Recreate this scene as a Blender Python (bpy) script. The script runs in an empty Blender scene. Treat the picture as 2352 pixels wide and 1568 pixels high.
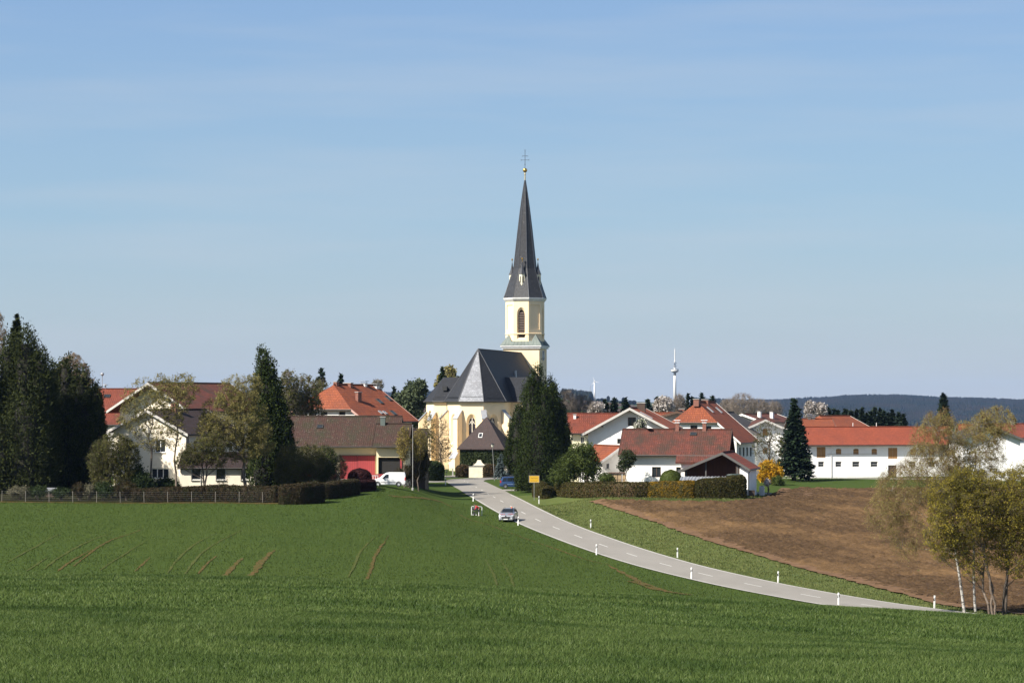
import bpy, math, random
import numpy as np
from mathutils import Vector, Matrix
from mathutils.geometry import tessellate_polygon
R = math.radians
random.seed(7)
rng = np.random.default_rng(7)
S = bpy.context.scene
COL = S.collection

# ------------------------------------------------------------------ camera, sky, sun, exposure
F = 6000.0; CX = 1176.0; HY = 925.0; CZ = 20.0     # focal length, centre column, horizon row (photo measured at 2352 wide), eye height
cam_d = bpy.data.cameras.new('camera'); cam = bpy.data.objects.new('camera', cam_d); COL.objects.link(cam)
cam_d.sensor_width = 36.0; cam_d.lens = 36.0 * F / 2352.0
cam_d.shift_y = (HY - 784.0) / 2352.0
cam_d.clip_start = 1.0; cam_d.clip_end = 30000.0
cam.location = (0, 0, CZ); cam.rotation_euler = (R(90), 0, 0)
S.camera = cam

SUN_AZ = 55.0; SUN_EL = 42.0       # sun behind the camera, to the left
sx, sy, sz = -math.sin(R(SUN_AZ)) * math.cos(R(SUN_EL)), -math.cos(R(SUN_AZ)) * math.cos(R(SUN_EL)), math.sin(R(SUN_EL))
world = bpy.data.worlds.new('World'); S.world = world; world.use_nodes = True
wn = world.node_tree; wn.nodes.clear()
wo = wn.nodes.new('ShaderNodeOutputWorld'); wb = wn.nodes.new('ShaderNodeBackground'); wsky = wn.nodes.new('ShaderNodeTexSky')
wsky.sky_type = 'NISHITA'; wsky.sun_disc = False
wsky.sun_elevation = R(SUN_EL); wsky.sun_rotation = math.atan2(sx, sy)
wsky.altitude = 500; wsky.air_density = 1.0; wsky.dust_density = 1.6; wsky.ozone_density = 1.0
wb.inputs['Strength'].default_value = 0.068
# thin cirrus streaks: sky only
tc = wn.nodes.new('ShaderNodeTexCoord'); mp = wn.nodes.new('ShaderNodeMapping')
mp.inputs['Scale'].default_value = (3.0, 3.0, 34.0); mp.inputs['Rotation'].default_value = (0, R(3.5), 0)
nz = wn.nodes.new('ShaderNodeTexNoise'); nz.inputs['Scale'].default_value = 1.6; nz.inputs['Detail'].default_value = 6; nz.inputs['Roughness'].default_value = 0.5
rp = wn.nodes.new('ShaderNodeValToRGB'); rp.color_ramp.elements[0].position = 0.47; rp.color_ramp.elements[1].position = 0.78
rp.color_ramp.elements[1].color = (0.32, 0.32, 0.32, 1)
mx = wn.nodes.new('ShaderNodeMixRGB'); mx.inputs['Color2'].default_value = (4.6, 5.0, 5.6, 1)
wn.links.new(tc.outputs['Generated'], mp.inputs['Vector']); wn.links.new(mp.outputs[0], nz.inputs['Vector'])
wn.links.new(nz.outputs['Fac'], rp.inputs['Fac']); wn.links.new(rp.outputs['Color'], mx.inputs['Fac'])

# pale humid layer of sky low over the horizon
wsp = wn.nodes.new('ShaderNodeSeparateXYZ'); wn.links.new(tc.outputs['Generated'], wsp.inputs[0])
wr = wn.nodes.new('ShaderNodeValToRGB'); we = wr.color_ramp.elements
we[0].position = 0.0; we[0].color = (.92, .92, .92, 1); we[1].position = .16; we[1].color = (.62, .62, .62, 1)
e_ = wr.color_ramp.elements.new(.04); e_.color = (.78, .78, .78, 1); e_ = wr.color_ramp.elements.new(.6); e_.color = (0, 0, 0, 1)
wn.links.new(wsp.outputs['Z'], wr.inputs['Fac'])
wc = wn.nodes.new('ShaderNodeValToRGB'); ce = wc.color_ramp.elements
ce[0].position = 0.0; ce[0].color = (.42, .46, .515, 1); ce[1].position = .16; ce[1].color = (.175, .320, .580, 1)
e_ = wc.color_ramp.elements.new(.035); e_.color = (.345, .450, .545, 1); e_ = wc.color_ramp.elements.new(.07); e_.color = (.262, .415, .575, 1)
wn.links.new(wsp.outputs['Z'], wc.inputs['Fac'])
wsc = wn.nodes.new('ShaderNodeMixRGB'); wsc.blend_type = 'MULTIPLY'; wsc.inputs[0].default_value = 1; wsc.inputs['Color2'].default_value = (10, 10, 10, 1); wn.links.new(wc.outputs[0], wsc.inputs['Color1'])
mx2 = wn.nodes.new('ShaderNodeMixRGB'); wn.links.new(wr.outputs[0], mx2.inputs['Fac']); wn.links.new(wsky.outputs['Color'], mx2.inputs['Color1']); wn.links.new(wsc.outputs[0], mx2.inputs['Color2'])
wn.links.new(mx2.outputs[0], mx.inputs['Color1']); wn.links.new(mx.outputs[0], wb.inputs['Color'])
wn.links.new(wb.outputs[0], wo.inputs['Surface'])

sun_d = bpy.data.lights.new('sun', 'SUN'); sun_d.energy = 5.0; sun_d.angle = R(0.53); sun_d.color = (1.0, 0.94, 0.84)
sun = bpy.data.objects.new('sun', sun_d); COL.objects.link(sun); sun.location = (-200, -100, 200)
sun.rotation_euler = Vector((sx, sy, sz)).to_track_quat('Z', 'Y').to_euler()
S.view_settings.view_transform = 'Standard'; S.view_settings.look = 'None'
S.view_settings.exposure = 0.90; S.view_settings.gamma = 1.0
try:
    S.cycles.use_denoising = True; S.cycles.max_bounces = 6; S.cycles.volume_bounces = 1
    S.cycles.transparent_max_bounces = 8; S.cycles.diffuse_bounces = 3; S.cycles.glossy_bounces = 2
    S.cycles.denoising_input_passes = 'RGB_ALBEDO_NORMAL'
except Exception: pass

# ------------------------------------------------------------------ helpers
def P(px, py, d): return np.array([(px - CX) * d / F, d, CZ - (py - HY) * d / F])
def tag(o, label=None, cat=None, group=None, kind=None):
    if label: o['label'] = label
    if cat: o['category'] = cat
    if group: o['group'] = group
    if kind: o['kind'] = kind
    return o
def empty(name, loc, rz=0.0, label=None, cat=None, group=None):
    o = bpy.data.objects.new(name, None); COL.objects.link(o); o.location = loc; o.rotation_euler = (0, 0, rz)
    o.empty_display_size = 0.5
    return tag(o, label, cat, group)
def link(name, me, mats=(), parent=None, smooth=False):
    for m in mats: me.materials.append(m)
    if smooth: me.polygons.foreach_set('use_smooth', np.ones(len(me.polygons), bool))
    o = bpy.data.objects.new(name, me); COL.objects.link(o)
    if parent is not None: o.parent = parent
    return o
def copy_tree(o, parent=None):
    c = o.copy(); COL.objects.link(c); c.parent = parent
    for ch in list(o.children): copy_tree(ch, c)
    return c
def np_mesh(name, V, Q, midx=None):
    """V (n,3), Q (m,k) faces all with k corners, or a list of such arrays"""
    V = np.asarray(V, np.float32); Qs = Q if isinstance(Q, list) else [Q]
    me = bpy.data.meshes.new(name)
    me.vertices.add(len(V)); me.vertices.foreach_set('co', V.ravel())
    nl = sum(q.size for q in Qs); nf = sum(len(q) for q in Qs)
    me.loops.add(nl); me.polygons.add(nf)
    me.loops.foreach_set('vertex_index', np.concatenate([q.ravel() for q in Qs]).astype(np.int32))
    tot = np.concatenate([np.full(len(q), q.shape[1], np.int32) for q in Qs])
    st = np.concatenate([[0], np.cumsum(tot)[:-1]]).astype(np.int32)
    me.polygons.foreach_set('loop_start', st)
    try: me.polygons.foreach_set('loop_total', tot)
    except Exception: pass
    if midx is not None: me.polygons.foreach_set('material_index', np.asarray(midx, np.int32))
    me.update(calc_edges=True); me.validate()
    return me

class MB:
    """collects shapes for ONE mesh"""
    def __init__(s): s.v = []; s.f = []; s.m = []; s.uv = {}
    def add(s, vs, fs, m=0):
        b = len(s.v); s.v += [tuple(map(float, p)) for p in vs]; s.f += [tuple(b + i for i in f) for f in fs]; s.m += [m] * len(fs)
    def box(s, x0, x1, y0, y1, z0, z1, m=0):
        v = [(x0,y0,z0),(x1,y0,z0),(x1,y1,z0),(x0,y1,z0),(x0,y0,z1),(x1,y0,z1),(x1,y1,z1),(x0,y1,z1)]
        s.add(v, [(0,3,2,1),(4,5,6,7),(0,1,5,4),(1,2,6,5),(2,3,7,6),(3,0,4,7)], m); return s
    def obox(s, c, ax, ay, az, m=0):
        c = np.array(c, float); ax, ay, az = map(lambda a: np.array(a, float), (ax, ay, az))
        v = [c + i*ax + j*ay + k*az for k in (-1, 1) for j in (-1, 1) for i in (-1, 1)]
        s.add(v, [(0,2,3,1),(4,5,7,6),(0,1,5,4),(1,3,7,5),(3,2,6,7),(2,0,4,6)], m); return s
    def bar(s, p0, p1, w, h=None, m=0):
        p0 = np.array(p0, float); p1 = np.array(p1, float); d = p1 - p0; L = np.linalg.norm(d); d /= L
        up = np.array([0, 0, 1.0]) if abs(d[2]) < .95 else np.array([0, 1.0, 0])
        a = np.cross(d, up); a /= np.linalg.norm(a); b = np.cross(a, d); h = w if h is None else h
        return s.obox((p0 + p1) / 2, d * L / 2, a * w / 2, b * h / 2, m)
    def tube(s, pts, rs, n=8, m=0, cap=True):
        pts = [np.array(p, float) for p in pts]
        if not hasattr(rs, '__len__'): rs = [rs] * len(pts)
        b = len(s.v); vs = []
        for i, p in enumerate(pts):
            d = pts[min(i+1, len(pts)-1)] - pts[max(i-1, 0)]; d = d / (np.linalg.norm(d) + 1e-9)
            up = np.array([0, 0, 1.0]) if abs(d[2]) < .95 else np.array([1.0, 0, 0])
            a = np.cross(d, up); a /= np.linalg.norm(a); c = np.cross(d, a)
            for k in range(n):
                t = 2 * math.pi * k / n; vs.append(p + rs[i] * (math.cos(t) * a + math.sin(t) * c))
        fs = [(i*n+k, i*n+(k+1) % n, (i+1)*n+(k+1) % n, (i+1)*n+k) for i in range(len(pts)-1) for k in range(n)]
        if cap: fs += [tuple(range(n))[::-1], tuple((len(pts)-1)*n + k for k in range(n))]
        s.add(vs, fs, m); return s
    def lathe(s, prof, c=(0, 0, 0), n=16, m=0, rot=0.0):
        vs = []; fs = []
        for r, z in prof:
            for k in range(n):
                t = 2*math.pi*(k+.5)/n + rot; vs.append((c[0]+r*math.cos(t), c[1]+r*math.sin(t), c[2]+z))
        for i in range(len(prof)-1):
            for k in range(n): fs.append((i*n+k, i*n+(k+1) % n, (i+1)*n+(k+1) % n, (i+1)*n+k))
        fs.append(tuple(range(n))[::-1]); fs.append(tuple((len(prof)-1)*n+k for k in range(n)))
        s.add(vs, fs, m); return s
    def prism(s, poly, off, m=0):
        """poly of 3d points extruded by vector off"""
        poly = [np.array(p, float) for p in poly]; off = np.array(off, float); n = len(poly)
        vs = poly + [p + off for p in poly]
        s.add(vs, [tuple(range(n)), tuple(range(2*n-1, n-1, -1))] + [(i, i+n, (i+1) % n + n, (i+1) % n) for i in range(n)], m); return s
    def slab(s, poly, th, m=0):
        """roof slab: top face carries uv in metres (u level, v up the slope)"""
        P3 = [np.array(p, float) for p in poly]
        nrm = np.zeros(3)
        for i in range(len(P3)): nrm += np.cross(P3[i], P3[(i+1) % len(P3)])
        nrm /= np.linalg.norm(nrm)
        if nrm[2] < 0: P3 = P3[::-1]; nrm = -nrm
        hz = np.cross([0, 0, 1.0], nrm); l = np.linalg.norm(hz); hz = hz / l if l > 1e-4 else np.array([1.0, 0, 0])
        upv = np.cross(nrm, hz); fi = len(s.f)
        s.prism(P3, (0, 0, -th), m)
        s.uv[fi] = [(float(p @ hz), float(p @ upv)) for p in P3]
        return s
    def build(s, name, mats, parent=None, smooth=False, bevel=0, fix=True):
        me = bpy.data.meshes.new(name); me.from_pydata(s.v, [], s.f)
        mats = mats if isinstance(mats, (list, tuple)) else [mats]
        if s.uv:
            uvl = me.uv_layers.new(name='UVMap')
            for fi, uvs in s.uv.items():
                p = me.polygons[fi]
                for k, li in enumerate(p.loop_indices): uvl.data[li].uv = uvs[k]
        me.polygons.foreach_set('material_index', np.array(s.m, np.int32)); me.update()
        if fix and not s.uv:
            import bmesh
            bm = bmesh.new(); bm.from_mesh(me); bmesh.ops.recalc_face_normals(bm, faces=bm.faces)
            bm.to_mesh(me); bm.free()
        o = link(name, me, mats, parent, smooth)
        if bevel:
            b = o.modifiers.new('bevel', 'BEVEL'); b.width = bevel; b.segments = 2; b.limit_method = 'ANGLE'
        return o

# ------------------------------------------------------------------ materials
MATS = {}
def newmat(name):
    m = bpy.data.materials.new(name); m.use_nodes = True; nt = m.node_tree
    b = nt.nodes['Principled BSDF']; return m, nt, b
def N(nt, t, **kw):
    n = nt.nodes.new(t)
    for k, v in kw.items():
        if k in n.inputs: n.inputs[k].default_value = v
        else: setattr(n, k, v)
    return n
def mixc(nt, f, a, b, bt='MIX'):
    n = nt.nodes.new('ShaderNodeMixRGB'); n.blend_type = bt
    for k, v in (('Fac', f), ('Color1', a), ('Color2', b)):
        if hasattr(v, 'is_output'): nt.links.new(v, n.inputs[k])
        elif isinstance(v, (int, float)): n.inputs[k].default_value = v
        else: n.inputs[k].default_value = (*v, 1) if len(v) == 3 else v
    return n.outputs[0]
def noise(nt, scale, detail=4, rough=.55, vec=None, dist=0.0):
    n = N(nt, 'ShaderNodeTexNoise'); n.inputs['Scale'].default_value = scale; n.inputs['Detail'].default_value = detail
    n.inputs['Roughness'].default_value = rough; n.inputs['Distortion'].default_value = dist
    if vec is not None: nt.links.new(vec, n.inputs['Vector'])
    return n.outputs['Fac']
def ramp(nt, src, p0, p1, c0=(0,0,0), c1=(1,1,1)):
    n = nt.nodes.new('ShaderNodeValToRGB'); e = n.color_ramp.elements
    e[0].position = p0; e[1].position = p1; e[0].color = (*c0, 1); e[1].color = (*c1, 1)
    nt.links.new(src, n.inputs['Fac']); return n.outputs['Color']
def objco(nt, scale=None):
    t = nt.nodes.new('ShaderNodeTexCoord')
    if scale is None: return t.outputs['Object']
    m = nt.nodes.new('ShaderNodeMapping'); m.inputs['Scale'].default_value = scale; nt.links.new(t.outputs['Object'], m.inputs['Vector']); return m.outputs[0]
def bump(nt, b, h, strength=.5, dist=.03):
    n = nt.nodes.new('ShaderNodeBump'); n.inputs['Strength'].default_value = strength; n.inputs['Distance'].default_value = dist
    nt.links.new(h, n.inputs['Height']); nt.links.new(n.outputs[0], b.inputs['Normal'])
def plain(name, col, rough=.7, metal=0.0, var=.12, nscale=1.5, spec=None):
    if name in MATS: return MATS[name]
    m, nt, b = newmat(name); co = objco(nt)
    f = noise(nt, nscale, 5, .6, co)
    c = mixc(nt, ramp(nt, f, .3, .72), tuple(x * (1 - var) for x in col), tuple(min(1, x * (1 + var)) for x in col))
    nt.links.new(c, b.inputs['Base Color']); b.inputs['Roughness'].default_value = rough; b.inputs['Metallic'].default_value = metal
    if spec is not None: b.inputs['Specular IOR Level'].default_value = spec
    MATS[name] = m; return m
def plaster(name, col, dirt=(.42, .38, .30), amt=.28):
    if name in MATS: return MATS[name]
    m, nt, b = newmat(name); co = objco(nt)
    big = noise(nt, .35, 6, .65, co); streak = noise(nt, 1.0, 5, .6, objco(nt, (1.6, 1.6, .18)))
    c = mixc(nt, ramp(nt, big, .42, .75), col, tuple(x * .9 for x in col))
    dm = mixc(nt, 1.0, ramp(nt, streak, .55, .85), ramp(nt, big, .4, .7), 'MULTIPLY')
    f = N(nt, 'ShaderNodeMath', operation='MULTIPLY'); nt.links.new(dm, f.inputs[0]); f.inputs[1].default_value = amt
    c = mixc(nt, f.outputs[0], c, dirt)
    # splash dirt and damp just above the ground
    t = nt.nodes.new('ShaderNodeSeparateXYZ'); nt.links.new(co, t.inputs[0])
    g = ramp(nt, t.outputs['Z'], .15, .75, (1, 1, 1), (0, 0, 0))
    g2 = mixc(nt, 1.0, g, ramp(nt, noise(nt, 1.3, 4, .6, co), .35, .7), 'MULTIPLY')
    f2 = N(nt, 'ShaderNodeMath', operation='MULTIPLY'); nt.links.new(g2, f2.inputs[0]); f2.inputs[1].default_value = .4
    c = mixc(nt, f2.outputs[0], c, (.22, .20, .16))
    nt.links.new(c, b.inputs['Base Color']); b.inputs['Roughness'].default_value = .9
    bump(nt, b, noise(nt, 9, 4, .6, co), .35, .02)
    MATS[name] = m; return m
def tiles(name, c1, c2, stain=(.05, .04, .03), amt=.5, bw=.3, rh=.36, rough=.8, bs=.9, spec=.25, spots=None, depth=.05, st=(.45, .68), ms=.022):
    """clay or slate tiles from the roof's metre uv"""
    if name in MATS: return MATS[name]
    m, nt, b = newmat(name)
    uv = nt.nodes.new('ShaderNodeUVMap'); uv.uv_map = 'UVMap'
    br = nt.nodes.new('ShaderNodeTexBrick'); br.inputs['Scale'].default_value = 1.0
    br.inputs['Brick Width'].default_value = bw; br.inputs['Row Height'].default_value = rh
    br.inputs['Mortar Size'].default_value = ms; br.inputs['Mortar Smooth'].default_value = .5; br.inputs['Bias'].default_value = 0.0
    br.inputs['Color1'].default_value = (*c1, 1); br.inputs['Color2'].default_value = (*c2, 1)
    br.inputs['Mortar'].default_value = (*[x * .28 for x in c1], 1)
    nt.links.new(uv.outputs[0], br.inputs['Vector'])
    co = objco(nt)
    f1 = noise(nt, .45, 7, .68, co); f2 = noise(nt, 2.2, 4, .75, co)
    c = mixc(nt, ramp(nt, f2, .38, .66), br.outputs['Color'], tuple(x * .60 for x in c1))
    s_ = N(nt, 'ShaderNodeMath', operation='MULTIPLY'); nt.links.new(ramp(nt, f1, st[0], st[1]), s_.inputs[0]); s_.inputs[1].default_value = amt
    c = mixc(nt, s_.outputs[0], c, stain)
    if spots:
        c = mixc(nt, ramp(nt, noise(nt, 5.5, 3, .5, co), .62, .70), c, spots)
    nt.links.new(c, b.inputs['Base Color']); b.inputs['Roughness'].default_value = rough; b.inputs['Specular IOR Level'].default_value = spec
    sp = nt.nodes.new('ShaderNodeSeparateXYZ'); nt.links.new(uv.outputs[0], sp.inputs[0])
    dv = N(nt, 'ShaderNodeMath', operation='DIVIDE'); nt.links.new(sp.outputs['Y'], dv.inputs[0]); dv.inputs[1].default_value = rh
    fr = N(nt, 'ShaderNodeMath', operation='FRACT'); nt.links.new(dv.outputs[0], fr.inputs[0])
    du = N(nt, 'ShaderNodeMath', operation='MULTIPLY'); nt.links.new(sp.outputs['X'], du.inputs[0]); du.inputs[1].default_value = 2 * math.pi / bw
    sn = N(nt, 'ShaderNodeMath', operation='SINE'); nt.links.new(du.outputs[0], sn.inputs[0])
    sm = N(nt, 'ShaderNodeMath', operation='MULTIPLY_ADD'); nt.links.new(sn.outputs[0], sm.inputs[0]); sm.inputs[1].default_value = .25
    iv = N(nt, 'ShaderNodeMath', operation='SUBTRACT'); iv.inputs[0].default_value = 1; nt.links.new(fr.outputs[0], iv.inputs[1])
    nt.links.new(iv.outputs[0], sm.inputs[2])
    bump(nt, b, sm.outputs[0], bs, depth)
    MATS[name] = m; return m
def leafmat(name, c1, c2, c3=None, trans=.25, nscale=.6, rough=.6):
    if name in MATS: return MATS[name]
    m, nt, b = newmat(name)
    g = nt.nodes.new('ShaderNodeNewGeometry'); co = objco(nt)
    f = noise(nt, nscale, 3, .6, co)
    c = mixc(nt, g.outputs['Random Per Island'], c1, c2)
    if c3: c = mixc(nt, ramp(nt, f, .45, .62), c, c3)
    nt.links.new(c, b.inputs['Base Color']); b.inputs['Roughness'].default_value = rough; b.inputs['Specular IOR Level'].default_value = .10
    if trans:
        tr = nt.nodes.new('ShaderNodeBsdfTranslucent'); nt.links.new(c, tr.inputs['Color'])
        ms = nt.nodes.new('ShaderNodeMixShader'); ms.inputs[0].default_value = trans
        nt.links.new(b.outputs[0], ms.inputs[1]); nt.links.new(tr.outputs[0], ms.inputs[2])
        nt.links.new(ms.outputs[0], nt.nodes['Material Output'].inputs['Surface'])
    MATS[name] = m; return m
def wood(name, c1, c2, board=.16, axis=0):
    if name in MATS: return MATS[name]
    m, nt, b = newmat(name); co = objco(nt)
    sc = [7, 7, 7]; sc[2] = .5
    f = noise(nt, 1.2, 5, .6, objco(nt, tuple(sc)))
    sp = nt.nodes.new('ShaderNodeSeparateXYZ'); nt.links.new(co, sp.inputs[0])
    dv = N(nt, 'ShaderNodeMath', operation='DIVIDE'); nt.links.new(sp.outputs[axis], dv.inputs[0]); dv.inputs[1].default_value = board
    fr = N(nt, 'ShaderNodeMath', operation='FRACT'); nt.links.new(dv.outputs[0], fr.inputs[0])
    gap = ramp(nt, fr.outputs[0], 0.03, .12, (.25, .25, .25), (1, 1, 1))
    c = mixc(nt, ramp(nt, f, .3, .7), c1, c2); c = mixc(nt, 1.0, c, gap, 'MULTIPLY')
    nt.links.new(c, b.inputs['Base Color']); b.inputs['Roughness'].default_value = .75
    bump(nt, b, gap, .5, .02); MATS[name] = m; return m
def glossy(name, col, rough=.08, metal=0.0, coat=0.0):
    if name in MATS: return MATS[name]
    m, nt, b = newmat(name); co = objco(nt)
    c = mixc(nt, noise(nt, 3, 3, .5, co), tuple(x * .93 for x in col), col); nt.links.new(c, b.inputs['Base Color'])
    b.inputs['Roughness'].default_value = rough; b.inputs['Metallic'].default_value = metal; b.inputs['Coat Weight'].default_value = coat
    MATS[name] = m; return m

white_pl = plaster('white_plaster', (.83, .81, .77))
white_barn = plaster('white_limewash', (.86, .85, .83), amt=.2)
cream_pl = plaster('cream_plaster', (.80, .72, .58))
pale_pl = plaster('pale_yellow_plaster', (.80, .74, .52))
yell_pl = plaster('church_yellow_plaster', (.86, .68, .44), (.55, .46, .30), .25)
garage_pl = plaster('garage_cream_plaster', (.78, .66, .42))
grey_pl = plaster('grey_plaster', (.5, .48, .45))
t_orange = tiles('orange_clay_tiles', (0.3106, 0.0882, 0.0386), (0.2095, 0.0546, 0.0290), (0.1008, 0.0378, 0.0252), .6, rh=.5, ms=.045)
t_red = tiles('red_clay_tiles', (0.2456, 0.0655, 0.0386), (0.1662, 0.0420, 0.0270), (0.0672, 0.0294, 0.0235), .6, rh=.5, ms=.045)
t_oldred = tiles('weathered_red_tiles', (0.1589, 0.0504, 0.0347), (0.0939, 0.0336, 0.0270), (0.0420, 0.0319, 0.0235), .8, rh=.36, st=(.42, .62))
t_brown = tiles('mossy_brown_tiles', (0.0739, 0.0378, 0.0286), (0.0462, 0.0286, 0.0227), (0.0319, 0.0336, 0.0168), .85, spots=(0.1260, 0.1050, 0.0840), st=(.46, .66))
t_dbrown = tiles('dark_brown_tiles', (0.0487, 0.0286, 0.0252), (0.0319, 0.0227, 0.0210), (0.0235, 0.0202, 0.0168), .5)
t_barn = tiles('barn_orange_tiles', (0.3034, 0.0739, 0.0367), (0.2239, 0.0521, 0.0290), (0.1260, 0.0353, 0.0235), .6, bw=.2, rh=.2, bs=.4, st=(.4, .72), ms=.01)
t_slate = tiles('dark_slate', (.030, .032, .038), (.020, .022, .027), (.016, .016, .018), .5, bw=.3, rh=.25, rough=.62, bs=.35, spots=(.05, .052, .058), depth=.02, ms=.008)
t_slate_l = tiles('sun_glare_slate', (.33, .34, .37), (.18, .19, .21), (.09, .09, .10), .5, bw=.35, rh=.3, rough=.4, bs=.3, spots=(.42, .43, .45), depth=.02, ms=.015)  # sun glare on the centre apse facet, painted as a paler slate
t_slate_b = tiles('brown_slate', (.070, .046, .042), (.045, .033, .031), (.035, .028, .025), .5, bw=.35, rh=.3, rough=.7, bs=.4)
t_grey = tiles('grey_fibre_tiles', (.075, .07, .07), (.05, .048, .048), (.035, .03, .03), .5)
glass = glossy('window_glass', (.025, .03, .035), .06)
frame_w = plain('white_window_frame', (.78, .78, .76), .5, var=.04)
frame_b = plain('brown_window_frame', (.10, .055, .035), .6)
shutter_m = wood('ochre_wood', (.40, .22, .08), (.28, .14, .05), .14, 0)
dwood = wood('dark_wood', (.075, .045, .03), (.05, .032, .024), .18, 0)
rwood = wood('red_brown_boards', (.14, .045, .022), (.09, .032, .018), .2, 0)
red_door = wood('red_painted_boards', (.33, .040, .042), (.28, .034, .038), .3, 1)
verge_w = plain('white_verge_board', (.70, .69, .67), .6)
verge_g = plain('grey_verge_board', (.085, .08, .075), .7)
verge_pale = plain('weathered_pale_board', (.45, .43, .40), .7)
gutter_m = plain('dark_gutter', (.06, .055, .05), .5, .3)
zinc = plain('zinc_sheet', (.38, .39, .41), .4, .5, var=.15)
copper = plain('copper_green_sheet', (.125, .15, .135), .5, .2, var=.25, nscale=.8)
brick_m = plain('chimney_brick', (.20, .085, .06), .85, var=.35, nscale=6)
conc = plain('concrete', (.34, .33, .31), .85, var=.2)
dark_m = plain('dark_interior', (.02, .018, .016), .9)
black_m = plain('black_rubber', (.02, .02, .021), .75)
gold = glossy('gilded_ball', (.60, .36, .09), .28, .9)
steel = plain('galvanised_steel', (.42, .43, .44), .4, .7)
iron = plain('dark_iron', (.045, .045, .045), .5, .5)
bark_b = plain('brown_bark', (.13, .10, .075), .9, var=.4, nscale=5)
bark_d = plain('dark_bark', (.07, .055, .042), .9, var=.4, nscale=5)
bark_g = plain('grey_twigs', (.20, .165, .135), .85, var=.3, nscale=2)
twig_b = plain('brown_twigs', (.095, .078, .042), .85, var=.3, nscale=2)

# ------------------------------------------------------------------ terrain heights (depth below the eye, by bearing and distance)
def pchip(xs, ys, x):
    xs = np.array(xs, float); ys = np.array(ys, float); h = np.diff(xs); d = np.diff(ys) / h
    m = np.zeros(len(xs)); m[0] = d[0]; m[-1] = d[-1]
    for i in range(1, len(xs)-1):
        if d[i-1] * d[i] > 0:
            w1 = 2*h[i] + h[i-1]; w2 = h[i] + 2*h[i-1]; m[i] = (w1 + w2) / (w1 / d[i-1] + w2 / d[i])
    x = np.clip(x, xs[0], xs[-1]); i = np.clip(np.searchsorted(xs, x) - 1, 0, len(xs)-2)
    t = (x - xs[i]) / h[i]; t2 = t*t; t3 = t2*t
    return (2*t3-3*t2+1)*ys[i] + (t3-2*t2+t)*h[i]*m[i] + (-2*t3+3*t2)*ys[i+1] + (t3-t2)*h[i]*m[i+1]
FARC = [(900, 13), (1500, 13.8), (2500, 13), (3600, 5), (5200, -11.5), (6500, -12.5), (8600, -6), (12500, -6)]
FARL = [(900, 13), (1500, 14), (3000, 16), (6000, 25), (7200, 10), (8600, -13), (9500, -13), (12500, -10)]
FARC2 = [(900, 13), (1500, 14), (3000, 21), (6000, 30), (7200, 24), (8600, 13), (12500, 14)]
FARR = [(700, 15), (1000, 20), (3000, 36), (6300, 58), (7400, 32), (8500, -2), (9500, -2), (12500, 0)]
FARR2 = [(700, 15), (1000, 20), (3000, 36), (6300, 58), (7400, 35), (8500, 11), (9500, 12), (12500, 14)]
N0 = [(-60, 1.0), (0, 1.7), (20, 2.75), (35, 3.75)]
COLS = [
 (-900, N0 + [(70, 5.3), (110, 7.2), (150, 10.8), (180, 13.0), (210, 13.6), (260, 12.8), (316, 11.7), (340, 11.2), (400, 11.0), (500, 12.0)] + FARL),
 (0,    N0 + [(70, 5.35), (110, 7.25), (150, 11), (180, 13.3), (210, 13.75), (260, 13.0), (316, 11.7), (340, 11.2), (400, 11.0), (500, 12.0)] + FARL),
 (600,  N0 + [(70, 5.4), (110, 7.4), (150, 11.2), (180, 13.6), (212, 14.0), (260, 13.3), (316, 12.0), (332, 11.1), (365, 10.9), (420, 11.2), (500, 12.0)] + FARL),
 (870,  N0 + [(70, 5.5), (110, 7.55), (150, 11.5), (180, 13.9), (214, 14.5), (260, 13.9), (300, 12.7), (330, 11.3), (345, 10.8), (368, 10.8), (420, 12.0), (480, 12.2)] + FARL),
 (1020, N0 + [(70, 5.6), (110, 7.65), (150, 11.7), (180, 14.1), (215, 14.7), (260, 14.5), (300, 13.9), (330, 13.1), (360, 12.4), (384, 12.15), (400, 12.6), (430, 13.0), (462, 13.0), (472, 12.4), (486, 12.0)] + FARC),
 (1100, N0 + [(70, 5.65), (110, 7.75), (150, 11.9), (180, 14.3), (215, 15.0), (260, 14.9), (300, 14.3), (325, 13.7), (360, 13.0), (400, 13.0), (462, 13.0), (470, 12.4), (482, 12.0)] + FARC),
 (1300, N0 + [(70, 5.8), (110, 7.95), (150, 12.3), (180, 15.0), (215, 15.9), (260, 15.5), (300, 14.8), (340, 12.4), (360, 12.3), (450, 12.8)] + FARC),
 (1700, N0 + [(70, 6.0), (110, 8.35), (150, 13.0), (190, 16.0), (240, 16.4), (280, 15.2), (300, 14.3), (330, 12.5), (350, 12.2), (450, 12.7)] + FARC2),
 (2000, N0 + [(70, 6.2), (110, 8.7), (150, 13.9), (175, 16.0), (214, 16.6), (240, 16.4), (290, 15.3), (350, 13.7), (430, 12.9), (452, 12.65)] + FARR),
 (2352, N0 + [(70, 6.4), (110, 9.05), (150, 14.2), (175, 16.3), (200, 16.8), (240, 16.7), (290, 15.6), (350, 14.0), (430, 13.2), (452, 13.0)] + FARR2),
 (3300, N0 + [(70, 6.6), (110, 9.6), (150, 14.5), (175, 16.6), (200, 17.0), (240, 17.0), (290, 16.0), (350, 14.6), (430, 13.8), (452, 13.5)] + FARR2)]
CPX = np.array([c[0] for c in COLS], float)
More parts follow.
